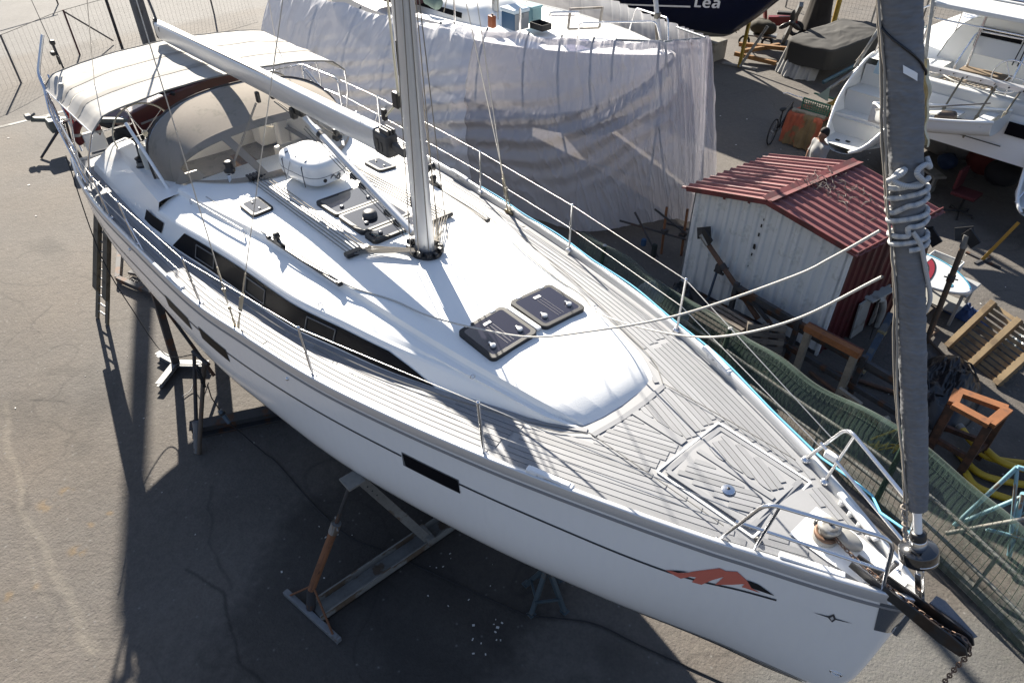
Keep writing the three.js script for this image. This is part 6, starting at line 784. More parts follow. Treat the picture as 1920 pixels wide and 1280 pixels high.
  d = thing('wooden_frame', 'pale wooden frame leaning behind the clear hatch lid', 'frame', [-5.7, 3.2, -8.3]); for (const [a, b] of [[V(-5.9, 3.25, -8.0), V(-5.4, 3.3, -8.45)], [V(-5.9, 3.65, -8.05), V(-5.4, 3.7, -8.5)], [V(-5.9, 3.25, -8.0), V(-5.9, 3.67, -8.05)], [V(-5.4, 3.3, -8.45), V(-5.4, 3.72, -8.5)]]) part('frame_bar', beam(a, b, 0.05, 0.04), worn([0.5, 0.46, 0.4], 0.15, [0.35, 0.3, 0.25], 0.8), d);
  d = thing('tarpaulin', 'red brown cover bundled on the tented boat stern', 'tarpaulin', [-11.4, 3.2, -7.2]); part('cover_cloth', grid(40, 20, (i, j) => { const a = i * 6.283, r = j; return V(-11.2 + 1.0 * r * Math.cos(a), 3.1 + 0.5 * (1 - r * r) * (0.5 + fbm(Math.cos(a) * r * 3 + 5, Math.sin(a) * r * 3, 801, 4)), -7.1 + 0.5 * r * Math.sin(a)); }), mat(0.13, 0.03, 0.02, 0.85), d);
  d = thing('crate', 'pale blue plastic crate behind the cool box', 'crate', [-7.3, 3.1, -8.2]); part('crate_body', box(0.4, 0.36, 0.3, -7.2, 3.3, -8.1, 0.02), mat(0.2, 0.42, 0.46, 0.5), d); part('crate_rim', box(0.43, 0.05, 0.33, -7.2, 3.47, -8.1, 0.015), mat(0.24, 0.48, 0.52, 0.5), d);
  // the tent
  const plastic = new THREE.MeshPhysicalMaterial({ color: new THREE.Color().setRGB(0.80, 0.78, 0.81), roughness: 0.2, clearcoat: 0.5, clearcoatRoughness: 0.15, transmission: 0.66, thickness: 0, ior: 1.3, side: THREE.DoubleSide });
  const opaque = new THREE.MeshPhysicalMaterial({ color: new THREE.Color().setRGB(0.68, 0.67, 0.68), roughness: 0.38, transmission: 0.32, thickness: 0, side: THREE.DoubleSide });
  const tent = thing('plastic_tent', 'translucent plastic sheeting hung over pipe hoops round the tented boat', 'tent', [-7, 0, -7]);
  const T = [[-2.62, 3.70, -8.5], [-2.72, 3.72, -8.05], [-3.02, 3.74, -7.55], [-4.0, 3.62, -7.22], [-5.3, 3.47, -6.85], [-7.4, 3.32, -6.3], [-9.6, 3.22, -5.75], [-11.4, 3.35, -5.2], [-13.4, 3.3, -4.9]], Bm = [[-2.0, 0.06, -8.95], [-2.02, 0.1, -8.2], [-2.12, 0.38, -7.5], [-2.55, 0.32, -6.75], [-3.5, 0.1, -5.95], [-6.6, 0.08, -5.2], [-9.4, 0.08, -4.6], [-11.4, 0.08, -4.2], [-13.4, 0.08, -3.9]];
  const cT = new THREE.CatmullRomCurve3(T.map(q => V(...q)), false, 'catmullrom', 0.4), cB = new THREE.CatmullRomCurve3(Bm.map(q => V(...q)), false, 'catmullrom', 0.4);
  const sheetP = (u, v, o = 0) => { const a = cT.getPoint(u), b = cB.getPoint(u), q = a.clone().lerp(b, v); const out = V(b.x - a.x, 0, b.z - a.z); const tn = cT.getTangent(u); const n = V(-tn.z, 0, tn.x); if (n.z < 0 && u > 0.3) n.negate(); if (n.x < 0 && u <= 0.3) n.negate(); n.normalize();
    const side = smooth(0.16, 0.34, u), bulge = (0.34 * side + 0.05) * Math.sin(Math.PI * Math.pow(v, 0.75)) - 0.05 * side * v;
    // creases: fans from the top hem, swags that hang between hoops
    const hem = 0.05 * Math.pow(1 - v, 4) * Math.sin(u * 170 + 3 * Math.sin(u * 40)) * (0.5 + 0.5 * Math.sin(u * 61));
    const sw = v - 0.42 - 0.5 * Math.abs(u - 0.42) * (u < 0.42 ? -0.9 : 0.6); const swag = 0.09 * side * Math.exp(-sw * sw * 14) * (Math.sin((v * 1.0 + (0.42 - u) * 1.15) * 62 + 5 * fbm(u * 5, v * 3, 821, 3)) * 0.5) * smooth(0.95, 0.8, u);
    const n1 = fbm(u * 46 + v * 3 + 2, v * 5 - u * 30, 841, 3), n2 = fbm(u * 90 - v * 2, v * 3 + u * 20, 851, 2); const crease = 0.030 * Math.pow(1 - Math.abs(2 * n1 - 1), 7) + 0.016 * Math.pow(1 - Math.abs(2 * n2 - 1), 6);
    const fine = crease + 0.035 * (fbm(u * 30 + v * 5, v * 6 - u * 12, 831, 4) - 0.5) + 0.02 * (1 - side) * Math.sin(u * 90 + v * 4);
    const scal = 0.03 * (1 - Math.abs(Math.sin(u * 34))) * (1 - v) * side;
    q.addScaledVector(n, bulge + hem + swag + fine - scal + o); q.y -= 0.05 * Math.abs(Math.sin(u * 34)) * Math.pow(1 - v, 8) * side; q.y = Math.max(q.y, 0.03); return q; };
  part('tent_sheet', grid(620, 110, (i, j) => sheetP(0.62 * i, j), (i, j) => [i * 12, j * 4]), plastic, tent, 'clear side sheet of the tent'); part('tent_sheet', grid(300, 90, (i, j) => sheetP(0.60 + 0.40 * i, j, 0.02), (i, j) => [i * 8, j * 4]), opaque, tent, 'whiter sheet over the tent beside the cockpit');
  part('tent_sheet', grid(90, 12, (i, j) => { const u = 0.1 + 0.5 * i, a = sheetP(u, 0), inn = V(0.0, -0.02 - 0.16 * j, -0.16 * j - 0.02 * Math.sin(u * 90)); return a.add(inn).add(V(0, 0.03 * Math.sin(j * 3.14), 0)); }), opaque, tent, 'folded top hem of the tent');
  // far side and right end close to the corner
  const F = [[-2.62, 3.70, -8.5], [-3.6, 3.62, -8.9], [-5.2, 3.5, -9.5], [-7.5, 3.45, -10.2], [-11, 3.5, -10.6]]; const cF = new THREE.CatmullRomCurve3(F.map(q => V(...q)), false, 'catmullrom', 0.4);
  part('tent_sheet', grid(160, 24, (i, j) => { const q = cF.getPoint(i); q.y -= (q.y - 0.1) * j; q.z -= 0.55 * j * smooth(0, 0.2, i) - 0.05 * Math.sin(i * 120 + 2 * Math.sin(i * 31)) * (0.3 + 0.7 * (1 - j)); q.x += 0.5 * j * (1 - i); return q; }), opaque, tent, 'gathered far side sheet of the tent');
  const pipeM = mat(0.19, 0.22, 0.25, 0.55); const hoop = (u, v1, o = -0.06) => pipe(Array.from({ length: 18 }, (_, i) => { const v = v1 * i / 17, a = cT.getPoint(u), b = cB.getPoint(u), q = a.lerp(b, v); q.z += 0.34 * Math.sin(Math.PI * Math.pow(v, 0.75)) * smooth(0.16, 0.34, u) + o; q.x -= 0.12 * smooth(0.3, 0.5, u); q.y -= 0.02; return q; }), 0.024, 8);
  for (const [u, v] of [[0.26, 0.85], [0.36, 0.2], [0.41, 0.5], [0.47, 0.62], [0.53, 0.55], [0.585, 0.9], [0.66, 0.8], [0.72, 0.7], [0.80, 0.85], [0.88, 0.9]]) part('tent_hoop', hoop(u, v), pipeM, tent);
  part('tent_frame', [poly([V(-3.9, 3.60, -7.3), V(-3.0, 3.70, -7.62), V(-2.94, 3.45, -7.68), V(-2.9, 0.7, -7.6)], 0.024, 8, 0.12), poly([V(-3.0, 3.70, -7.62), V(-2.66, 3.68, -8.46), V(-3.7, 3.58, -8.9)], 0.022, 8, 0.08), rod(V(-2.66, 3.66, -8.46), V(-2.3, 0.1, -8.8), 0.024, 0.024, 8), rod(V(-2.9, 0.95, -7.62), V(-4.4, 1.05, -7.0), 0.022, 0.022, 8), rod(V(-2.85, 0.55, -7.55), V(-4.6, 0.65, -6.8), 0.02, 0.02, 8), rod(V(-4.2, 0.6, -6.8), V(-3.3, 0.05, -6.3), 0.02, 0.02, 8)], pipeM, tent);
  // scaffold poles under the hem by the shed
  const sc = thing('scaffold', 'rusty scaffold poles and clamps under the tent hem beside the shed', 'scaffold', [-1.8, 0, -6.9]); const sp = [[-1.76, -6.8], [-1.45, -7.05], [-1.2, -7.3]]; for (const [x, z] of sp) part('scaffold_pole', rod(V(x, 0, z), V(x - 0.08, 1.0, z - 0.06), 0.026, 0.026, 8), rustM, sc); for (const [a, b] of [[V(-2.6, 0.55, -6.4), V(-1.1, 0.42, -7.1)], [V(-2.4, 0.75, -6.6), V(-1.6, 0.1, -6.5)], [V(-1.9, 0.62, -6.9), V(-0.95, 0.55, -7.35)], [V(-2.0, 0.95, -6.7), V(-1.25, 0.35, -7.2)]]) part('scaffold_pole', rod(a, b, 0.022, 0.022, 8), darkIron, sc); parts('clamp', [[-1.78, 0.5, -6.82], [-1.5, 0.46, -7.04], [-1.25, 0.5, -7.28]].map(q => box(0.12, 0.1, 0.12, ...q, 0.02)), darkIron, sc); part('hanging_rag', box(0.1, 0.3, 0.08, -1.62, 0.32, -6.35, 0.03), mat(0.02, 0.03, 0.03, 0.9), sc); part('hanging_rag', box(0.09, 0.16, 0.09, -1.86, 0.42, -6.3, 0.035), mat(0.03, 0.09, 0.2, 0.9), sc);
}
{ // navy yacht behind
  const zc = () => -16.65, S = tab([[-18, 4.3], [-10, 4.3], [-6, 4.6], [-3.9, 4.8]]), B = tab([[-18, 1.7], [-14, 2.1], [-11, 2.1], [-8.5, 1.6], [-6.5, 0.95], [-4.8, 0.35], [-3.9, 0.04]]), K = tab([[-18, 1.2], [-12, 0.85], [-9, 0.9], [-7.6, 1.1], [-6.85, 1.62], [-6.0, 2.44], [-4.6, 3.85], [-3.9, 4.7]]), pw = tab([[-18, 3.4], [-11, 2.7], [-8.5, 1.8], [-5, 1.3]]);  // sheer and beam out of view, raised and widened to cast more shade
  const t = thing('navy_yacht', 'dark navy sailing boat hull lettered Lea behind the plastic tent', 'sailing boat', [-11, 0, -16.6]);
  const navy = mat(0.006, 0.009, 0.035, 0.22, 0, { clearcoat: 0.6, clearcoatRoughness: 0.1 }), grey = worn([0.33, 0.32, 0.29], 0.2, [0.22, 0.21, 0.19], 0.85);
  const vw = x => { const u = Math.min(1, Math.max(0, (S(x) - 1.25) / (S(x) - K(x)))); return u >= 1 ? 1 : Math.asin(Math.pow(u, pw(x) / 2)) / (Math.PI / 2); };
  for (const sg of [1, -1]) { part('topsides', hullGrid(B, S, K, pw, -18, -3.9, zc, () => 0, vw, sg, 90, 20), navy, t); part('bottom_paint', hullGrid(B, S, K, pw, -18, -6.6, zc, vw, () => 1, sg, 60, 10), grey, t); }
  part('deck', grid(40, 6, (i, j) => { const x = -18 + 14 * i; return V(x, S(x) - 0.03, -16.65 + (2 * j - 1) * B(x)); }), M.nonskid, t); part('keel', box(2.4, 0.95, 0.34, -10.6, 0.45, -16.65, 0.08), grey, t); part('keel_wedge', box(1.3, 0.62, 0.7, -8.9, 0.32, -17.6, 0.03), worn([0.35, 0.34, 0.3], 0.2, [0.25, 0.22, 0.18], 0.9), t);
  part('mast', rod(V(-10.5, 4.3, -16.65), V(-10.5, 15, -16.65), 0.1, 0.08, 16), M.alu, t); part('boom_cover', rod(V(-10.7, 5.9, -16.65), V(-15.5, 5.7, -16.65), 0.34, 0.26, 14), mat(0.02, 0.03, 0.08, 0.8), t); part('added_deckhouse', box(4.6, 0.7, 2.4, -12, 4.6, -16.65, 0.2), M.gel, t);  // boom cover and deckhouse are unseen, added to shade the yard and catamaran
  const near = (x, y) => { const u = Math.min(1, Math.max(0, (S(x) - y) / (S(x) - K(x)))); return -16.65 + B(x) * Math.sqrt(Math.max(0, 1 - Math.pow(u, pw(x)))); };
  const st = tab([[-14, 1.60], [-11.2, 1.69], [-9.6, 1.86], [-8.2, 2.03]]); part('name_stripe', grid(60, 2, (i, j) => { const x = -14 + 5.75 * i, y = st(x) + 0.02 - 0.05 * j; return V(x, y, near(x, y) + 0.006); }), M.whitePaint, t);
  const tg = new TextGeometry('Lea', { font: M.font, size: 0.34, depth: 0.004, curveSegments: 6 }); { const h = plain(tg), p = h.attributes.position; for (let i = 0; i < p.count; i++) { const X = p.getX(i), Yy = p.getY(i), x = -8.18 + (X + Yy * 0.22) * 1.02, y = 2.02 + Yy * 0.93 + X * 0.1; p.setXYZ(i, x, y, near(x, y) + 0.006 + p.getZ(i)); } h.computeVertexNormals(); part('boat_name', h, M.whitePaint, t, 'the name Lea in white italic letters'); }
  // its yellow prop and orange cradle
  const y = thing('boat_prop', 'yellow prop on a grey bar foot under the navy bow', 'boat prop', [-7.4, 0, -17.5]); const yp = mat(0.42, 0.28, 0.03, 0.6); part('post', beam(V(-7.4, 0.03, -17.55), V(-7.2, 1.75, -17.3), 0.09, 0.09, V(1, 0, 0)), yp, y); part('back_leg', beam(V(-7.35, 0.05, -17.5), V(-6.95, 1.3, -18.0), 0.07, 0.07, V(1, 0, 0)), greyIron, y); part('foot_bar', beam(V(-8.0, 0.04, -17.45), V(-6.9, 0.04, -17.72), 0.09, 0.06), greyIron, y);
  const c = thing('cradle', 'orange steel cradle beams under the navy boat', 'boat cradle', [-7.4, 0, -18.6]); const oc = worn([0.34, 0.17, 0.05], 0.25, [0.25, 0.1, 0.04], 0.7); for (const [a, b] of [[V(-8.1, 0.42, -18.4), V(-6.7, 0.42, -19.2)], [V(-8.2, 0.3, -18.9), V(-6.9, 0.3, -19.6)], [V(-8.0, 0.2, -18.1), V(-6.6, 0.15, -18.4)], [V(-7.6, 0.4, -17.9), V(-7.2, 0.4, -19.4)]]) part('cradle_beam', beam(a, b, 0.12, 0.12), oc, c);
}
{ // catamaran with its two stepped sterns
  const gel = mat(0.70, 0.71, 0.70, 0.35), white = mat(0.62, 0.63, 0.62, 0.45);
  const t = thing('catamaran', 'white catamaran with stepped sterns and helm seat behind the shed', 'catamaran', [1, 0, -17]);
  const stern = (xo, w) => { // outline of one hull, stern scoop at -z 12.2
    const zb = -12.15, sk = [];
    // outer shell: sides rise from the tip to deck height
    const top = tab([[-24, 2.55], [-16, 2.45], [-14.2, 2.4], [-13.6, 2.15], [-13.0, 1.6], [-12.3, 0.95], [-12.15, 0.86]]), half = tab([[-24, 0.15], [-21, 0.6], [-16, w], [-13.2, w * 0.98], [-12.5, w * 0.72], [-12.2, w * 0.45], [-12.15, w * 0.36]]), bot = tab([[-24, 1.4], [-20, 0.55], [-15, 0.5], [-13, 0.62], [-12.15, 0.8]]);
    for (const sg of [1, -1]) sk.push(grid(60, 12, (i, j) => { const z = -24 + (zb + 24) * i, y = top(z) + (bot(z) - top(z)) * j; return V(xo + sg * half(z) * (1 - 0.75 * Math.pow(j, 2.2)), y, z); }));
    sk.push(grid(40, 4, (i, j) => { const z = -24 + (zb + 24) * i; return V(xo + (2 * j - 1) * half(z) * 0.25, bot(z), z); }));
    const h = part('float_hull', sk, gel, t); part('boot_stripe', [1, -1].map(sg => grid(40, 1, (i, j) => { const z = -22 + 9.7 * i, f = 0.62 + 0.1 * j, y = top(z) + (bot(z) - top(z)) * f; return V(xo + sg * (half(z) * (1 - 0.75 * Math.pow(f, 2.2)) + 0.006), y, z); })), mat(0.03, 0.16, 0.10, 0.5), h);
    // coaming rims
    parts('scoop_rim', [1, -1].map(sg => pipe(Array.from({ length: 24 }, (_, i) => { const z = -14.4 + 2.25 * i / 23; return V(xo + sg * (half(z) - 0.03), top(z) + 0.01, z); }), 0.035, 8)), gel, h);
    // treads and risers
    const steps = [[-12.2, -12.85, 0.93], [-12.85, -13.35, 1.32], [-13.35, -13.95, 1.78]]; for (const [z0, z1, y] of steps) part('stern_step', [grid(8, 6, (i, j) => { const z = z0 + (z1 - z0) * j, W = half(z) - 0.05; return V(xo + (2 * i - 1) * W, y, z - 0.06 * Math.cos((2 * i - 1) * 1.4) * (j === 1 ? 1 : 0)); }), grid(8, 4, (i, j) => { const W = half(z1) - 0.05; return V(xo + (2 * i - 1) * W, y + 0.46 * j, z1 - 0.06 * Math.cos((2 * i - 1) * 1.4)); })], white, h);
    part('float_deck', grid(30, 4, (i, j) => { const z = -24 + 10 * i; return V(xo + (2 * j - 1) * half(z), top(z) + 0.01, z); }), M.nonskid, h); return h; };
  const hA = stern(-1.15, 0.78), hB = stern(3.0, 0.78);
  parts('step_mat', [box(0.1, 0.02, 0.06, -1.35, 0.95, -12.45, 0.006), box(0.1, 0.02, 0.06, -1.15, 0.95, -12.55, 0.006)], M.blackRubber, hA);
  part('boarding_ladder', [rod(V(2.55, 0.95, -12.3), V(2.65, 2.1, -13.6), 0.02, 0.02, 8), rod(V(2.95, 0.95, -12.25), V(3.05, 2.1, -13.55), 0.02, 0.02, 8), ...[0.25, 0.5, 0.75].map(f => rod(V(2.55, 0.95, -12.3).lerp(V(2.65, 2.1, -13.6), f), V(2.95, 0.95, -12.25).lerp(V(3.05, 2.1, -13.55), f), 0.018, 0.018, 8))], M.steel, hB); part('grab_handle', tube([V(2.3, 1.9, -13.4), V(2.32, 2.15, -13.35), V(2.45, 2.2, -13.3), V(2.5, 1.95, -13.25)], 0.02, 20, 8), M.steel, hB);
  // bridge deck, cockpit, cabin, aft beam
  part('bridge_deck', box(3.4, 0.7, 8.5, 0.95, 1.85, -18.0, 0.1), gel, t); part('aft_cockpit', [box(3.3, 0.08, 1.6, 0.95, 2.0, -14.1, 0.02), box(3.2, 0.55, 0.25, 0.95, 2.2, -13.35, 0.06)], white, t);
  part('aft_wall', grid(20, 3, (i, j) => V(-0.4 + 2.8 * i, 2.25 - 0.9 * j, -13.2 + 0.12 * j)), gel, t); part('wall_stripe', box(2.0, 0.02, 0.012, 0.7, 1.62, -13.08, 0.002), mat(0.08, 0.09, 0.1, 0.5), t); part('wall_port', box(0.5, 0.26, 0.02, 1.9, 2.0, -13.11, 0.02), M.glassDark, t);
  part('aft_beam', beam(V(-0.7, 2.72, -13.2), V(2.8, 2.72, -13.3), 0.16, 0.1), M.alu, t); parts('beam_hole', Array.from({ length: 12 }, (_, i) => plain(new THREE.SphereGeometry(0.018, 8, 6)).translate(-0.5 + i * 0.27, 2.735, -13.115)), M.black, t);
  part('cabin', grid(30, 20, (i, j) => { const q = 2 * i - 1, W = 1.75, z = -15.0 - 4.6 * j, h = 2.3 + 1.15 * Math.min(1, (1 - Math.pow(Math.abs(q), 8))) * Math.min(1, (1 - j) * 2.2 + 0.05); return V(0.95 + W * q, h, z); }), gel, t); part('cabin_front', grid(20, 6, (i, j) => { const q = 2 * i - 1; return V(0.95 + 1.74 * q, 2.05 + (0.25 + 1.15 * (1 - Math.pow(Math.abs(q), 8))) * j, -15.0 + 0.02 * (1 - j)); }), gel, t);
  parts('cabin_window', [box(0.9, 0.42, 0.03, 0.35, 3.05, -14.97, 0.1), box(0.62, 0.9, 0.03, 1.6, 2.75, -14.97, 0.04)], M.glassDark, t);
  // hard top on posts
  part('hard_top', [box(3.9, 0.1, 2.6, 1.0, 3.72, -15.3, 0.045), box(1.6, 0.03, 1.1, 0.4, 3.79, -15.6, 0.01)], white, t); part('solar_panel', box(1.3, 0.02, 0.9, 0.3, 3.82, -15.6, 0.004), mat(0.05, 0.07, 0.16, 0.15, 0, { clearcoat: 1 }), t);
  parts('top_post', [[-0.85, -14.1], [0.2, -14.1], [2.6, -14.1], [-0.85, -15.9]].map(q => rod(V(q[0], 2.2, q[1]), V(q[0], 3.7, q[1]), 0.03, 0.03, 8)), M.steel, t); part('top_rail', poly([V(-0.9, 3.45, -14.05), V(2.7, 3.45, -14.1), V(2.7, 2.3, -14.1)], 0.02, 8, 0.1), M.steel, t);
  part('boom_cover', rod(V(2.2, 4.35, -14.3), V(4.5, 4.5, -19), 0.22, 0.25, 14), mat(0.02, 0.08, 0.22, 0.8), t); part('sheet_blocks', [box(0.16, 0.22, 0.14, 1.05, 3.95, -14.2, 0.05), box(0.12, 0.18, 0.12, 1.2, 4.15, -14.3, 0.04), rod(V(1.05, 2.9, -14.0), V(1.1, 4.1, -14.2), 0.012, 0.012, 6), rod(V(1.15, 2.9, -14.0), V(1.14, 4.1, -14.2), 0.012, 0.012, 6)], M.blackRubber, t);
  // helm: seat, frame, wheel, slatted grating
  part('helm_seat', [beam(V(0.15, 2.62, -14.0), V(1.1, 2.62, -14.05), 0.34, 0.05), ...[0.3, 0.9].map(x => rod(V(x, 2.05, -14.0), V(x, 2.6, -14.02), 0.05, 0.05, 10))], worn([0.3, 0.22, 0.14], 0.2, [0.2, 0.15, 0.1], 0.7), t); part('seat_back', rot(box(1.0, 0.36, 0.06, 0, 0, 0, 0.02), 'x', -0.15).translate(0.62, 3.05, -14.3), white, t); part('seat_frame', [poly([V(0.05, 2.1, -13.8), V(0.05, 2.75, -13.85), V(0.12, 3.35, -14.2), V(1.15, 3.35, -14.25), V(1.2, 2.75, -13.9), V(1.2, 2.1, -13.8)], 0.02, 8, 0.12)], M.steel, t);
  part('steering_wheel', [plain(new THREE.TorusGeometry(0.32, 0.016, 8, 36)).translate(1.15, 2.75, -13.75), ...[0, 1, 2].map(i => rod(V(1.15, 2.75, -13.75), V(1.15 + 0.32 * Math.cos(i * 2.1), 2.75 + 0.32 * Math.sin(i * 2.1), -13.75), 0.01, 0.01, 6))], M.steel, t);
  for (let i = 0; i < 11; i++) part('grating_slat', beam(V(-0.05 + i * 0.085, 2.45, -13.55), V(0.05 + i * 0.085, 2.45, -13.95), 0.05, 0.02), worn([0.45, 0.38, 0.29], 0.15, [0.35, 0.28, 0.2], 0.8), t);
  part('rope_coil', [tube(Array.from({ length: 60 }, (_, i) => V(-0.25 + 0.13 * Math.cos(i * 0.55), 2.5 + 0.02 * Math.sin(i), -13.7 + 0.13 * Math.sin(i * 0.55) + i * 0.0008)), 0.012, 120, 5), tube([V(-0.1, 2.5, -13.7), V(0.3, 2.52, -13.4), V(0.8, 2.48, -13.45), V(1.3, 2.52, -13.35)], 0.014, 40, 5)], M.rope, t);
  parts('davit_tackle', [[0.5, 1.75], [1.15, 1.8], [1.6, 2.0]].map(q => rod(V(q[0], 2.7, -13.15), V(q[0] - 0.05, q[1] - 0.05, -12.6), 0.02, 0.02, 6)), worn([0.3, 0.27, 0.2], 0.2, [0.2, 0.17, 0.12], 0.8), t); parts('davit_block', [[0.47, 2.05], [1.12, 2.05], [1.58, 2.25]].map(q => box(0.07, 0.24, 0.07, q[0], q[1], -12.85, 0.02)), worn([0.3, 0.28, 0.22], 0.2, [0.2, 0.17, 0.12], 0.6), t);
  part('life_rail', [poly([V(-1.85, 2.45, -14.2), V(-1.85, 3.1, -14.3), V(-1.85, 3.1, -18)], 0.018, 8, 0.08), rod(V(-1.85, 2.5, -16), V(-1.85, 3.1, -16), 0.016, 0.016, 8)], M.steel, t);
  part('gangway', [beam(V(-1.6, 2.55, -14.0), V(-0.6, 2.62, -13.6), 0.2, 0.07)], worn([0.5, 0.42, 0.3], 0.15, [0.4, 0.33, 0.22], 0.8), t);
  part('stern_banner', grid(4, 2, (i, j) => V(-1.6 + 0.9 * i, 2.43 - 0.32 * j, -13.94 + 0.1 * j)), mat(0.4, 0.52, 0.58, 0.7), t);
  // white A-frame leg beside the furled sail
  const af = thing('a_frame', 'pale tall A-frame legs standing on the catamaran stern', 'frame', [-1.7, 2.3, -13.6]); for (const [a, b] of [[V(-1.82, 2.3, -13.3), V(-1.15, 5.2, -13.9)], [V(-0.55, 2.4, -13.9), V(-1.2, 5.1, -14.0)], [V(-1.9, 2.3, -14.5), V(-1.25, 5.2, -14.2)]]) part('frame_leg', rod(a, b, 0.042, 0.036, 10), worn([0.52, 0.52, 0.48], 0.12, [0.4, 0.38, 0.32], 0.6), af); part('frame_rope', tube([V(-1.75, 2.35, -13.3), V(-1.7, 2.7, -13.2), V(-1.5, 3.2, -13.4), V(-1.75, 2.5, -13.1)], 0.015, 40, 5), M.ropeTan, af);
  // dinghy slung across the davits
  const d = thing('dinghy', 'white hard dinghy slung between the catamaran sterns', 'dinghy', [0.5, 1.7, -12.3]); const x0 = -0.65, x1 = 1.62, zc = x => -12.02 - 0.28 * (x - x0), hw = s => 0.52 * Math.pow(Math.sin(Math.PI * (0.16 + 0.56 * s) * 0.9 + 0.1), 0.7) * smooth(-0.02, 0.2, s), sh = s => 1.98 + 0.36 * s + 0.14 * Math.pow(1 - s, 3), bt = s => 1.62 + 0.36 * s + 0.1 * Math.pow(1 - s, 4);
  const sec = (s, a, o) => { const x = x0 + (x1 - x0) * s, w = (hw(s) - o), q = Math.sin(a), c = Math.pow(Math.max(0, Math.cos(a)), 0.5); return V(x, sh(s) - (sh(s) - bt(s) - o) * c, zc(x) + w * Math.sign(q) * Math.pow(Math.abs(q), 0.8)); };
  part('dinghy_hull', [grid(36, 20, (i, j) => sec(i, (j - 0.5) * Math.PI, 0)), grid(36, 20, (i, j) => sec(Math.min(0.985, i), (j - 0.5) * Math.PI * 0.98, 0.03)), grid(2, 12, (i, j) => { const q = sec(1, (j - 0.5) * Math.PI, 0), m = V(x1, sh(1), zc(x1)); return m.setZ(q.z).lerp(q, i); })], white, d); parts('gunwale', [1, -1].map(sg => pipe(Array.from({ length: 30 }, (_, i) => sec(i / 29, sg * Math.PI / 2, 0)), 0.028, 8)), gel, d); for (const s of [0.32, 0.62, 0.88]) part('thwart', (() => { const x = x0 + (x1 - x0) * s; return box(0.22, 0.03, 2 * hw(s) * 0.94, x, sh(s) - 0.08, zc(x), 0.008); })(), white, d);
  solo('oar', [rod(V(-0.1, 2.18, -11.9), V(1.3, 2.5, -12.7), 0.016, 0.014, 8), beam(V(-0.45, 2.12, -11.7), V(-0.1, 2.18, -11.9), 0.09, 0.012)], mat(0.16, 0.15, 0.14, 0.6), 'dark oar laid across the dinghy thwarts', 'oar');
  const om = thing('outboard', 'brown and white outboard engine lying in the dinghy', 'outboard engine', [0.62, 2.1, -12.3]); part('cowl', (() => { const g = plain(new RoundedBoxGeometry(0.4, 0.24, 0.28, 4, 0.09)); g.rotateZ(0.15); g.rotateY(0.3); return g.translate(0.72, 2.14, -12.32); })(), mat(0.10, 0.07, 0.05, 0.45), om); part('cowl_cap', rot(box(0.26, 0.03, 0.24, 0, 0, 0, 0.012), 'z', 0.3).translate(0.5, 2.2, -12.2), mat(0.62, 0.6, 0.55, 0.5), om); part('engine_leg', rod(V(0.9, 2.12, -12.36), V(1.25, 2.14, -12.5), 0.05, 0.04, 10), mat(0.12, 0.1, 0.09, 0.5), om);
}
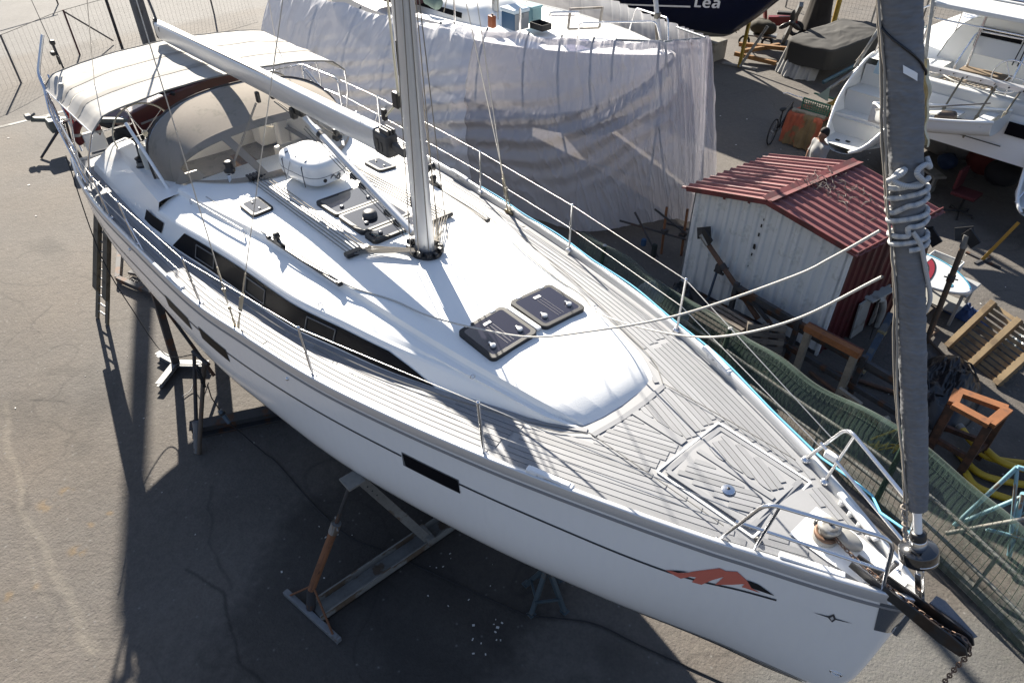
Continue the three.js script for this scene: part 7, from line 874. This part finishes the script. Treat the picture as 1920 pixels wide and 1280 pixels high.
// ---------------------------------------------------------------- street side: fence, lamp post, car, trailer; and the shaded corner
{
  const zinc2 = worn([0.28, 0.27, 0.26], 0.2, [0.2, 0.16, 0.13], 0.7, 0.2), postM = worn([0.16, 0.07, 0.07], 0.2, [0.08, 0.05, 0.05], 0.8);
  // boundary fence of wire mesh
  const t = thing('wire_fence', 'thin wire mesh fence with metal posts along the street', 'fence', [-22, 0, -1]); const fz = z => -22.4 + 0.02 * z; const P0 = [[-19.2, 7.5], [-20.3, 1.0], [-23.2, -1.6], [-24.3, -4.5], [-25.5, -9]];
  const fl = tab([[-9, -25.2], [-4.5, -24.0], [-1.6, -22.9], [0.6, -21.2], [3.0, -20.2], [7.5, -18.8]]); const F = z => V(fl(z), 0, z);
  for (const z of [-7.2, -4.4, -1.7, 0.5, 3.6]) part('fence_post', rod(F(z), F(z).setY(1.45), 0.03, 0.03, 10), z === -1.7 ? postM : zinc2, t); part('fence_stay', rod(F(-1.7).setY(1.4), F(-3.0).setY(0.1), 0.028, 0.028, 8), zinc2, t);
  const W = []; for (let z = -9; z < 7; z += 0.16) W.push(rod(F(z), F(z).setY(1.42), 0.003, 0.003, 3)); for (let h = 0.1; h < 1.45; h += 0.19) W.push(pipe(Array.from({ length: 30 }, (_, i) => F(-9 + 16 * i / 29).setY(h)), 0.003, 3)); part('wire_mesh', W, zinc2, t).userData.kind = 'stuff'; part('top_wire', pipe(Array.from({ length: 30 }, (_, i) => F(-9 + 16 * i / 29).setY(1.43)), 0.009, 6), worn([0.15, 0.14, 0.13], 0.2, [0.1, 0.06, 0.05], 0.8), t);
  const f2 = thing('street_barrier', 'dark low rail on posts at the far side of the street', 'barrier', [-30, 0, -1]); part('barrier_rail', rod(V(-27.5, 1.0, 4), V(-30.6, 1.0, -3.2), 0.03, 0.03, 8), M.black, f2); for (const [x, z] of [[-27.5, 4], [-29, 0.5], [-30.5, -3.0]]) part('barrier_post', rod(V(x, 0, z), V(x, 1.0, z), 0.03, 0.03, 8), M.black, f2);
  const lp = thing('lamp_post', 'thick grey lamp post standing by the fence behind the bimini', 'lamp post', [-20.6, 0, -3.4]); part('post_shaft', rod(V(-20.6, 0.3, -3.4), V(-20.6, 11.2, -3.4), 0.22, 0.15, 20), worn([0.26, 0.26, 0.255], 0.12, [0.2, 0.19, 0.18], 0.65, 0.1), lp); part('post_base', lathe([[0.42, 0], [0.42, 0.12], [0.3, 0.2], [0.26, 0.34]], 20).translate(-20.6, 0, -3.4), worn([0.28, 0.27, 0.25], 0.2, [0.18, 0.17, 0.16], 0.85), lp);
  // red estate car: body along z
  const c = thing('parked_car', 'dark red car parked beyond the yacht stern', 'car', [-15.4, 0, -2.3]); c.rotation.y = 0.3; const cx = -15.4, cz = -2.3; const red = mat(0.10, 0.008, 0.007, 0.35, 0, { clearcoat: 0.8, clearcoatRoughness: 0.15 });
  const prof = [[-2.05, 0.3], [-2.1, 0.62], [-1.95, 0.82], [-1.0, 0.92], [-0.35, 1.42], [0.2, 1.5], [1.3, 1.48], [1.85, 1.0], [2.05, 0.9], [2.1, 0.45], [2.0, 0.28]]; part('body', prism(prof.slice(0, 4).concat([[1.85, 0.97], [2.05, 0.9], [2.1, 0.45], [2.0, 0.28]]), 1.66, { bevel: 0.05 }).rotateY(Math.PI / 2).translate(cx, 0.04, cz), red, c); part('roof', prism([[-0.33, 1.4], [0.2, 1.46], [1.3, 1.44], [1.25, 1.5], [0.2, 1.53], [-0.3, 1.47]], 1.36, { bevel: 0.02 }).rotateY(Math.PI / 2).translate(cx, 0, cz), red, c);
  const gl = mat(0.05, 0.09, 0.08, 0.06, 0, { transmission: 0.25, thickness: 0 }); part('glasshouse', prism([[-0.98, 0.95], [-0.34, 1.42], [1.3, 1.46], [1.8, 1.0]], 1.42, {}).rotateY(Math.PI / 2).translate(cx, 0, cz), gl, c); for (const s of [-1, 1]) { for (const [a, b] of [[[-0.98, 0.95], [-0.34, 1.43]], [[0.35, 0.96], [0.35, 1.47]], [[1.3, 1.47], [1.82, 0.98]]]) part('pillar', beam(V(cx + s * 0.72, a[1], cz - a[0]), V(cx + s * 0.7, b[1], cz - b[0]), 0.04, 0.07), M.black, c); part('sill_trim', box(0.02, 0.05, 3.6, cx + s * 0.885, 0.55, cz, 0.008), mat(0.35, 0.33, 0.3, 0.5), c); for (const z of [-1.3, 1.3]) { const w = part('wheel', [plain(new THREE.TorusGeometry(0.23, 0.085, 12, 28).rotateY(Math.PI / 2)).translate(cx + s * 0.8, 0.3, cz + z)], M.blackRubber, c); part('rim', lathe([[0, 0.02], [0.06, 0.03], [0.13, 0.0], [0.17, 0.02], [0.18, 0]], 22).rotateZ(-s * Math.PI / 2).translate(cx + s * 0.85, 0.3, cz + z), mat(0.45, 0.45, 0.45, 0.35, 0.5), w); } part('headlight', box(0.06, 0.16, 0.1, cx + s * 0.62, 0.7, cz + 2.06, 0.03), mat(0.7, 0.7, 0.68, 0.15), c); part('mirror', box(0.14, 0.1, 0.08, cx + s * 0.92, 1.0, cz + 0.7, 0.03), M.black, c); } parts('bumper', [box(1.7, 0.16, 0.12, cx, 0.42, cz + 2.12, 0.05), box(1.7, 0.16, 0.12, cx, 0.42, cz - 2.12, 0.05)], M.blackRubber, c);
  // grey green trailer drawbar
  const tr = thing('trailer', 'grey green trailer drawbar with jack leg left of the yacht stern', 'trailer', [-15.1, 0, 0.8]); const tg = worn([0.16, 0.18, 0.16], 0.2, [0.22, 0.2, 0.17], 0.6); part('drawbar', beam(V(-15.7, 0.72, 1.25), V(-14.0, 0.72, -0.6), 0.12, 0.1), tg, tr); part('side_rail', beam(V(-14.9, 0.74, 0.2), V(-13.6, 0.74, 0.4), 0.08, 0.08), tg, tr); part('hitch', [box(0.24, 0.12, 0.14, -15.75, 0.78, 1.3, 0.03), rod(V(-15.8, 0.72, 1.34), V(-15.62, 0.86, 1.15), 0.03, 0.03, 8)], zinc2, tr); part('drawbar_box', box(0.5, 0.3, 0.34, -15.3, 0.62, 0.85, 0.03), tg, tr); part('jack_leg', [rod(V(-15.05, 0.74, 0.62), V(-14.9, 0.02, 1.5), 0.035, 0.03, 8), rod(V(-15.05, 0.74, 0.62), V(-15.05, 0.05, 0.7), 0.03, 0.03, 8)], darkIron, tr); for (const s of [0, 1]) { const w = part('trailer_wheel', plain(new THREE.TorusGeometry(0.2, 0.08, 10, 24)).translate(-13.6, 0.28, s ? -0.9 : 0.9), M.blackRubber, tr); part('wheel_hub', rod(V(-13.6, 0.28, s ? -0.98 : 0.82), V(-13.6, 0.28, s ? -0.82 : 0.98), 0.11, 0.11, 16), zinc2, w); }
  { const s = thing('street_pole', 'short dark stub post behind the yacht bimini', 'post', [-22.6, 0, -3.0]); part('stub', rod(V(-22.6, 0, -3.0), V(-22.6, 1.7, -3.0), 0.05, 0.05, 8), darkIron, s); }
  { const s = thing('tool_box', 'small dark case on the asphalt at the left edge of the picture', 'case', [-1.9, 0, 5.38]); const b = g => g.rotateY(0.5).translate(-1.98, 0, 5.42); part('case_body', b(box(0.42, 0.16, 0.24, 0, 0.085, 0, 0.025)), M.blackRubber, s); part('case_handle', b(poly([V(-0.1, 0.17, 0.05), V(-0.1, 0.22, 0.05), V(0.1, 0.22, 0.05), V(0.1, 0.17, 0.05)], 0.012, 6, 0.02)), darkIron, s); part('case_catch', b(box(0.05, 0.04, 0.012, 0.08, 0.12, 0.124, 0.004)), zinc2, s); }
}
{ // shaded corner beyond: covered load, bicycle, crates, person, posts
  let t = thing('covered_load', 'bulky load under a dark cover with a white sheet in front', 'covered load', [-5.6, 0, -19.3]); const dc = mat(0.035, 0.033, 0.03, 0.85), ws = mat(0.42, 0.42, 0.41, 0.85);
  part('dark_cover', grid(60, 26, (i, j) => { const a = i * 6.283, r = j, ca = Math.cos(a), sa = Math.sin(a), q = 1 / Math.max(Math.abs(ca), Math.abs(sa)); const k = Math.min(1, r * 1.35), sq = 0.75 * q + 0.25; const n = fbm(ca * r * 3 + 5, sa * r * 4, 911, 4); return V(-5.5 + 0.85 * k * sq * ca, Math.max(0.35 * (r > 0.98 ? 1 : 1), (r < 0.74 ? 1.05 + 0.12 * n - 0.1 * r : 1.0 - (r - 0.74) * 2.4 + 0.1 * n)), -19.9 + 1.9 * k * sq * sa); }), dc, t);
  part('white_sheet', grid(60, 30, (i, j) => { const x = -6.42 + 1.3 * i, fold = 0.05 * Math.sin(i * 22 + Math.sin(j * 3)) * j + 0.03 * Math.sin(i * 51); return V(x + 0.1 * (i - 0.5) * j, 0.98 - 0.95 * j + 0.06 * Math.sin(i * 9) * (1 - j) * (j > 0 ? 1 : 1), -18.05 - 0.25 * (1 - j) + 0.35 * Math.pow(2 * i - 1, 2) * -1 + 0.18 * j + fold); }), ws, t);
  // bicycle leaning away from us
  const b = thing('bicycle', 'black bicycle leaning on the covered crates behind the shed', 'bicycle', [-3.5, 0, -13.9]); const A = V(-3.34, 0.33, -13.1), D = V(-3.55, 0.33, -14.15), bb = V(-3.43, 0.3, -13.55), sd = V(-3.30, 0.86, -13.28), hd = V(-3.42, 0.92, -13.95), ax = D.clone().sub(A).normalize(); const wheel = (nm, c) => { const q = Math.atan2(-ax.z, ax.x); const w = part(nm, plain(new THREE.TorusGeometry(0.32, 0.02, 8, 36).rotateY(q)).translate(c.x, c.y, c.z), M.blackRubber, b); part('spokes', Array.from({ length: 12 }, (_, i) => { const a = i * 0.5236; return rod(c, c.clone().addScaledVector(ax, 0.31 * Math.cos(a)).add(V(0, 0.31 * Math.sin(a), 0)), 0.003, 0.003, 4); }), zinc, w); part('hub', rod(c.clone().add(V(-0.05, 0, -0.01)), c.clone().add(V(0.05, 0, 0.01)), 0.025, 0.025, 8), zinc, w); }; wheel('wheel', A); wheel('wheel', D); part('frame', [rod(A, bb, 0.014, 0.014, 8), rod(bb, sd, 0.018, 0.016, 8), rod(A, sd.clone().lerp(bb, 0.15), 0.012, 0.012, 8), rod(bb, hd.clone().lerp(D, 0.2), 0.018, 0.018, 8), rod(sd.clone().lerp(bb, 0.1), hd, 0.017, 0.017, 8), rod(hd, D, 0.016, 0.014, 8)], mat(0.02, 0.02, 0.022, 0.35), b); part('saddle', (() => { const g = plain(new THREE.SphereGeometry(0.13, 14, 8).scale(0.55, 0.3, 1)); return g.translate(sd.x, sd.y + 0.04, sd.z); })(), M.blackRubber, b); part('handlebar', poly([hd.clone().add(V(-0.28, 0.14, 0.12)), hd.clone().add(V(-0.22, 0.14, 0)), hd.clone().add(V(0, 0.12, -0.02)), hd.clone().add(V(0.22, 0.14, 0)), hd.clone().add(V(0.28, 0.14, 0.12))], 0.013, 8, 0.05), M.steel, b); part('crank', [rod(bb.clone().add(V(-0.06, 0, 0)), bb.clone().add(V(-0.07, -0.16, 0.03)), 0.012, 0.012, 6), rod(bb.clone().add(V(0.06, 0, 0)), bb.clone().add(V(0.07, 0.16, -0.03)), 0.012, 0.012, 6), plain(new THREE.TorusGeometry(0.09, 0.008, 6, 22).rotateY(Math.atan2(-ax.z, ax.x))).translate(bb.x, bb.y, bb.z)], darkIron, b);
  // crates under an orange brown sheet, with a green net crate on top
  t = thing('covered_crates', 'crates under an orange and brown sheet beside the bicycle', 'covered crates', [-2.75, 0, -13.9]); const oc = new THREE.MeshPhysicalMaterial({ map: colourTex(128, (u, v) => { const n = tfbm(u, v, 3, 931, 4), q = smooth(0.45, 0.55, n); return [0.30 * (1 - q) + 0.16 * q, 0.075 * (1 - q) + 0.11 * q, 0.035 * (1 - q) + 0.05 * q].map(a => a * (0.7 + 0.6 * tfbm(u, v, 8, 941, 3))); }), roughness: 0.85, side: THREE.DoubleSide });
  part('sheet', grid(50, 26, (i, j) => { const x = -3.25 + 0.95 * i, top = j < 0.4; const f = 0.05 * Math.sin(i * 17 + 2 * Math.sin(j * 4)) * Math.max(0, j - 0.3) + 0.02 * Math.sin(i * 43); return top ? V(x, 0.78 + 0.06 * fbm(i * 5, j * 5, 951, 3), -14.35 + 0.85 * j / 0.4 + f) : V(x + 0.06 * (i - 0.5) * j, 0.78 - 0.74 * (j - 0.4) / 0.6, -13.5 + 0.22 * (j - 0.4) + f); }), oc, t); part('crate', box(0.85, 0.7, 0.7, -2.78, 0.36, -13.95, 0.02), worn([0.3, 0.25, 0.18], 0.2, [0.2, 0.16, 0.1], 0.85), t); part('rolled_mat', rod(V(-3.2, 0.83, -13.6), V(-2.35, 0.83, -13.7), 0.06, 0.06, 10), worn([0.4, 0.36, 0.28], 0.2, [0.3, 0.26, 0.2], 0.9), t);
  t = thing('net_crate', 'green net crate with an upright pale flap on the covered crates', 'crate', [-2.75, 0.82, -14.1]); const gc = mat(0.06, 0.2, 0.12, 0.6); for (const [w, h, d, x, y, z] of [[0.75, 0.04, 0.04, -2.72, 0.86, -13.8], [0.75, 0.04, 0.04, -2.72, 1.12, -13.8], [0.75, 0.04, 0.04, -2.72, 1.12, -14.3], [0.04, 0.3, 0.04, -3.08, 0.98, -13.8], [0.04, 0.3, 0.04, -2.36, 0.98, -13.8], [0.04, 0.3, 0.04, -2.36, 0.98, -14.3]]) part('crate_bar', box(w, h, d, x, y, z, 0.008), gc, t); for (let i = 1; i < 12; i++) part('crate_slat', box(0.02, 0.26, 0.012, -3.08 + i * 0.06, 0.98, -13.79, 0.003), gc, t); for (let i = 1; i < 4; i++) part('crate_slat', box(0.72, 0.016, 0.012, -2.72, 0.86 + i * 0.065, -13.785, 0.003), gc, t); part('crate_flap', prism([[0, 0], [0.42, 0], [0.36, 0.34]], 0.012).rotateY(-0.4).translate(-2.95, 1.12, -14.2), mat(0.35, 0.45, 0.38, 0.6), t); part('yellow_board', prism([[0, 0], [0.34, 0.02], [0.3, 0.3], [0.18, 0.12]], 0.02).rotateY(-0.3).translate(-2.55, 1.1, -13.95), mat(0.42, 0.27, 0.06, 0.7), t);
  // posts and machinery against the bright strip beyond
  t = thing('tree_trunk', 'dark tree trunk beyond the covered load', 'tree', [-7.7, 0, -22.6]); part('trunk', grid(20, 14, (i, j) => { const a = i * 6.283, r = 0.34 * (1 - 0.25 * j) * (1 + 0.12 * Math.sin(a * 5 + j * 4)) + 0.25 * Math.pow(1 - j, 6); return V(-7.7 + r * Math.cos(a), 5.5 * j, -22.6 + r * Math.sin(a)); }), worn([0.05, 0.04, 0.032], 0.4, [0.03, 0.025, 0.02], 0.95), t); const leaf = []; seed = 321; for (let i = 0; i < 900; i++) { const a = rr(0, 6.28), r = 1.9 * Math.cbrt(rnd()), b = rr(-1, 1); const g = new THREE.PlaneGeometry(rr(0.12, 0.24), rr(0.1, 0.18)); g.rotateX(rr(0, 6)); g.rotateY(rr(0, 6)); g.translate(-7.7 + r * Math.cos(a) * 1.2, 6.6 + 1.3 * b, -22.9 + r * Math.sin(a)); leaf.push(plain(g)); } part('crown', leaf, mat(0.05, 0.085, 0.03, 0.8), t);
  for (const [nm, lab, x, z, h, m] of [['marker_post', 'yellow post beyond the covered load', -7.75, -24.0, 1.5, mat(0.5, 0.33, 0.03, 0.6)], ['marker_post', 'red post just left of the yellow post', -8.05, -23.8, 1.1, mat(0.4, 0.06, 0.03, 0.6)]]) { const p = thing(nm, lab, 'post', [x, 0, z]); part('post_shaft', rod(V(x, 0, z), V(x, h, z), 0.09, 0.09, 12), m, p); part('post_top', lathe([[0, 0.05], [0.06, 0.04], [0.09, 0]], 12).translate(x, h, z), m, p); }
  t = thing('wire_fence', 'pale wire fence at the far end of the shaded yard', 'fence', [-6.5, 0, -25.8]); for (let i = 0; i < 6; i++) part('fence_post', rod(V(-10.5 + i * 1.7, 0, -25.2 - i * 0.25), V(-10.5 + i * 1.7, 1.6, -25.2 - i * 0.25), 0.035, 0.035, 8), zinc, t); { const w = []; for (let x = -10.5; x < -2; x += 0.14) w.push(rod(V(x, 0, -25.2 - (x + 10.5) * 0.147), V(x, 1.55, -25.2 - (x + 10.5) * 0.147), 0.004, 0.004, 3)); for (let h = 0.1; h < 1.6; h += 0.15) w.push(rod(V(-10.5, h, -25.2), V(-2, h, -26.45), 0.004, 0.004, 3)); part('wire_mesh', w, zinc, t).userData.kind = 'stuff'; }
  t = thing('stern_drive', 'grey drive leg with propeller standing under the navy bow', 'drive leg', [-7.2, 0, -20.3]); part('leg_shaft', beam(V(-7.9, 0.05, -20.9), V(-6.75, 1.75, -19.4), 0.13, 0.16), greyIron, t); part('propeller', [0, 1, 2].map(i => rot(plain(new THREE.SphereGeometry(0.2, 12, 8).scale(0.4, 1, 0.12)).translate(0, 0.2, 0), 'z', i * 2.09).rotateY(0.6).translate(-6.95, 1.15, -19.4)), M.black, t); part('prop_hub', plain(new THREE.SphereGeometry(0.09, 12, 8)).translate(-6.95, 1.15, -19.4), M.black, t);
  t = thing('scooter', 'red scooter parked beyond the navy bow', 'scooter', [-8.5, 0, -21.5]); part('scooter_body', [beam(V(-8.9, 0.5, -21.3), V(-8.1, 0.55, -21.9), 0.26, 0.3), beam(V(-8.95, 0.4, -21.25), V(-9.05, 1.0, -21.15), 0.24, 0.1)], mat(0.25, 0.02, 0.02, 0.35), t); part('scooter_seat', beam(V(-8.7, 0.78, -21.45), V(-8.15, 0.78, -21.85), 0.24, 0.1, V(0, 1, 0), 0.04), M.blackRubber, t); for (const [x, z] of [[-9.1, -21.1], [-8.1, -21.95]]) part('scooter_wheel', plain(new THREE.TorusGeometry(0.2, 0.07, 8, 22).rotateY(0.65)).translate(x, 0.27, z), M.blackRubber, t); part('scooter_bar', rod(V(-9.2, 1.05, -21.4), V(-8.9, 1.05, -20.95), 0.018, 0.018, 8), M.black, t);
  t = thing('hand_cart', 'metal hand cart loaded with dark bags below the navy bow', 'cart', [-8.2, 0, -19.9]); part('cart_bed', beam(V(-8.7, 0.4, -19.7), V(-7.8, 0.4, -20.2), 0.5, 0.05), zinc, t); for (const x of [-8.6, -7.95]) part('cart_wheel', plain(new THREE.TorusGeometry(0.16, 0.04, 8, 20).rotateY(0.5)).translate(x, 0.2, x < -8.2 ? -19.5 : -19.9), M.blackRubber, t); part('cart_load', grid(24, 14, (i, j) => { const a = i * 6.283, b = -1.57 + 3.14 * j, n = 1 + 0.3 * (fbm(Math.cos(a) * Math.cos(b) * 2 + 4, Math.sin(a) * 2 + Math.sin(b), 971, 3) - 0.5); return V(-8.25 + 0.5 * n * Math.cos(a) * Math.cos(b), 0.66 + 0.26 * n * Math.sin(b), -19.95 + 0.3 * n * Math.sin(a) * Math.cos(b)); }), mat(0.06, 0.05, 0.03, 0.85), t); part('cart_handle', poly([V(-8.9, 0.42, -19.4), V(-9.1, 1.0, -19.2), V(-9.25, 1.0, -19.45), V(-9.0, 0.42, -19.7)], 0.02, 8, 0.05), zinc, t);
  t = thing('stored_masts', 'bundle of blue and grey poles stacked by the catamaran bow', 'poles', [-3.4, 0, -18.8]); for (const [a, b, m] of [[V(-4.6, 0.2, -17.8), V(-3.4, 1.4, -20.5), mat(0.08, 0.16, 0.2, 0.6)], [V(-4.3, 0.1, -17.6), V(-3.2, 1.6, -19.5), greyIron], [V(-4.0, 0.1, -18.0), V(-2.9, 1.8, -19.8), mat(0.10, 0.2, 0.24, 0.6)], [V(-3.7, 0.0, -17.4), V(-3.2, 2.0, -18.4), paleBeam]]) part('pole', rod(a, b, 0.06, 0.06, 10), m, t); part('pole_load', [box(0.6, 0.5, 0.6, -3.3, 0.3, -19.2, 0.08), box(0.5, 0.4, 0.5, -3.0, 0.75, -19.0, 0.08)], mat(0.05, 0.045, 0.04, 0.9), t);
}
{ // the person standing behind the shed: one continuous body meshed from a distance field
  const t = thing('person', 'person in a pale T-shirt standing behind the shed, seen from head to shoulders', 'person', [-1.03, 0, -10.95]);
  const J = { hip: V(0, 0.90, 0), chest: V(0, 1.22, 0), neck: V(0.0, 1.42, 0.0), sL: V(-0.18, 1.37, 0), sR: V(0.18, 1.37, 0), eL: V(-0.25, 1.10, 0.04), eR: V(0.25, 1.10, 0.04), wL: V(-0.22, 0.87, 0.14), wR: V(0.22, 0.87, 0.14), hL: V(-0.09, 0.88, 0), hR: V(0.09, 0.88, 0), kL: V(-0.10, 0.48, 0.02), kR: V(0.10, 0.48, 0.02), aL: V(-0.10, 0.08, -0.01), aR: V(0.10, 0.08, -0.01), tL: V(-0.11, 0.04, 0.16), tR: V(0.11, 0.04, 0.16) };
  const bones = [['hip', 'chest', 0.135, 0.15], ['chest', 'neck', 0.14, 0.055], ['sL', 'sR', 0.068, 0.068], ['sL', 'eL', 0.052, 0.042], ['sR', 'eR', 0.052, 0.042], ['eL', 'wL', 0.04, 0.028], ['eR', 'wR', 0.04, 0.028], ['hL', 'kL', 0.085, 0.055], ['hR', 'kR', 0.085, 0.055], ['kL', 'aL', 0.054, 0.036], ['kR', 'aR', 0.054, 0.036], ['aL', 'tL', 0.04, 0.03], ['aR', 'tR', 0.04, 0.03]].map(q => [J[q[0]], J[q[1]], q[2], q[3]]);
  const cap = (p, a, b, r0, r1) => { const d = b.clone().sub(a), s = Math.max(0, Math.min(1, p.clone().sub(a).dot(d) / d.lengthSq())); return p.distanceTo(a.clone().addScaledVector(d, s)) - (r0 + (r1 - r0) * s); };
  const mesh = (bs, c, half, res, k, m) => { const mc = new MarchingCubes(res, m, false, false, 60000); const p = V(0, 0, 0); for (let z = 0; z < res; z++) for (let y = 0; y < res; y++) for (let x = 0; x < res; x++) { p.set(c.x + (x - res / 2) / (res / 2) * half, c.y + (y - res / 2) / (res / 2) * half, c.z + (z - res / 2) / (res / 2) * half); let e = 0; for (const b of bs) e += Math.exp(-cap(p, ...b) * k); mc.field[x + y * res + z * res * res] = Math.log(e) / k; } mc.isolation = 0; mc.update(); const n = mc.count, g = new THREE.BufferGeometry(); g.setAttribute('position', new THREE.Float32BufferAttribute(mc.positionArray.slice(0, n * 3), 3)); g.computeVertexNormals(); const q = mergeVertices(g.deleteAttribute('normal'), 1e-4); q.scale(half, half, half).translate(c.x, c.y, c.z); q.computeVertexNormals(); return plain(q); };
  const skin = mat(0.36, 0.19, 0.12, 0.6), put = g => g.rotateY(-0.5).translate(-1.03, 0, -10.95);
  const head = [[V(0, 1.42, 0), V(0, 1.5, 0.015), 0.05, 0.052], [V(0, 1.60, 0.0), V(0, 1.64, -0.012), 0.085, 0.088], [V(0, 1.54, 0.035), V(0, 1.6, 0.03), 0.055, 0.07], [V(0, 1.585, 0.1), V(0, 1.56, 0.112), 0.01, 0.016], [V(-0.085, 1.585, -0.005), V(-0.087, 1.56, -0.003), 0.014, 0.011], [V(0.085, 1.585, -0.005), V(0.087, 1.56, -0.003), 0.014, 0.011]];
  const hands = []; for (const s of [-1, 1]) { const w = V(s * 0.22, 0.87, 0.14), pm = V(s * 0.215, 0.79, 0.16); hands.push([w, pm, 0.024, 0.03]); for (let f = 0; f < 4; f++) { const a = pm.clone().add(V(s * 0.004, -0.02, -0.028 + f * 0.018)); const b = a.clone().add(V(-s * 0.012, -0.045, 0.004)); hands.push([a, b, 0.009, 0.0085], [b, b.clone().add(V(-s * 0.022, -0.026, 0.002)), 0.0085, 0.007]); } hands.push([pm.clone().add(V(0, 0.03, 0.028)), pm.clone().add(V(-s * 0.02, -0.03, 0.05)), 0.011, 0.009]); }
  const body = [put(mesh(bones, V(0, 0.75, 0.02), 0.80, 84, 38, skin)), put(mesh(head, V(0, 1.56, 0.02), 0.17, 60, 90, skin)), put(mesh(hands.slice(0, hands.length / 2), V(-0.2, 0.78, 0.16), 0.13, 52, 220, skin)), put(mesh(hands.slice(hands.length / 2), V(0.2, 0.78, 0.16), 0.13, 52, 220, skin))]; const bm = part('body', mergeGeometries(body.map(plain)), skin, t);
  const shell = (bs, o, clip) => { const g = mesh(bs.map(b => [b[0], b[1], b[2] + o, b[3] + o]), V(0, 0.75, 0.02), 0.80, 84, 38, skin), p = g.attributes.position, keep = []; for (let i = 0; i < p.count; i += 3) { const y = (p.getY(i) + p.getY(i + 1) + p.getY(i + 2)) / 3, x = (p.getX(i) + p.getX(i + 1) + p.getX(i + 2)) / 3; if (clip(x, y)) for (let k = 0; k < 3; k++) keep.push(p.getX(i + k), p.getY(i + k), p.getZ(i + k)); } const h = new THREE.BufferGeometry(); h.setAttribute('position', new THREE.Float32BufferAttribute(keep, 3)); h.computeVertexNormals(); return put(plain(h)); };
  part('t_shirt', shell(bones, 0.014, (x, y) => y > 0.84 && y < 1.45 && !(Math.abs(x) > 0.2 && y < 1.16)), mat(0.42, 0.42, 0.42, 0.9), t); part('trousers', shell(bones, 0.016, (x, y) => y <= 0.93 && y > 0.1 && Math.abs(x) < 0.2), mat(0.03, 0.04, 0.06, 0.9), t);
  part('hair', put(mesh([[V(0, 1.625, -0.02), V(0, 1.66, -0.02), 0.093, 0.09], [V(0, 1.68, 0.03), V(0, 1.69, 0.0), 0.055, 0.06]], V(0, 1.62, -0.01), 0.16, 40, 60, skin)), mat(0.012, 0.009, 0.008, 0.8), t); for (const s of [-1, 1]) part('eye', put(plain(new THREE.SphereGeometry(0.011, 10, 8)).translate(s * 0.032, 1.592, 0.089)), mat(0.02, 0.015, 0.012, 0.2), t); part('mouth', put(plain(new THREE.SphereGeometry(0.02, 10, 6).scale(1, 0.22, 0.4)).translate(0, 1.532, 0.092)), mat(0.25, 0.08, 0.07, 0.6), t);
}
renderer.render(scene, camera);
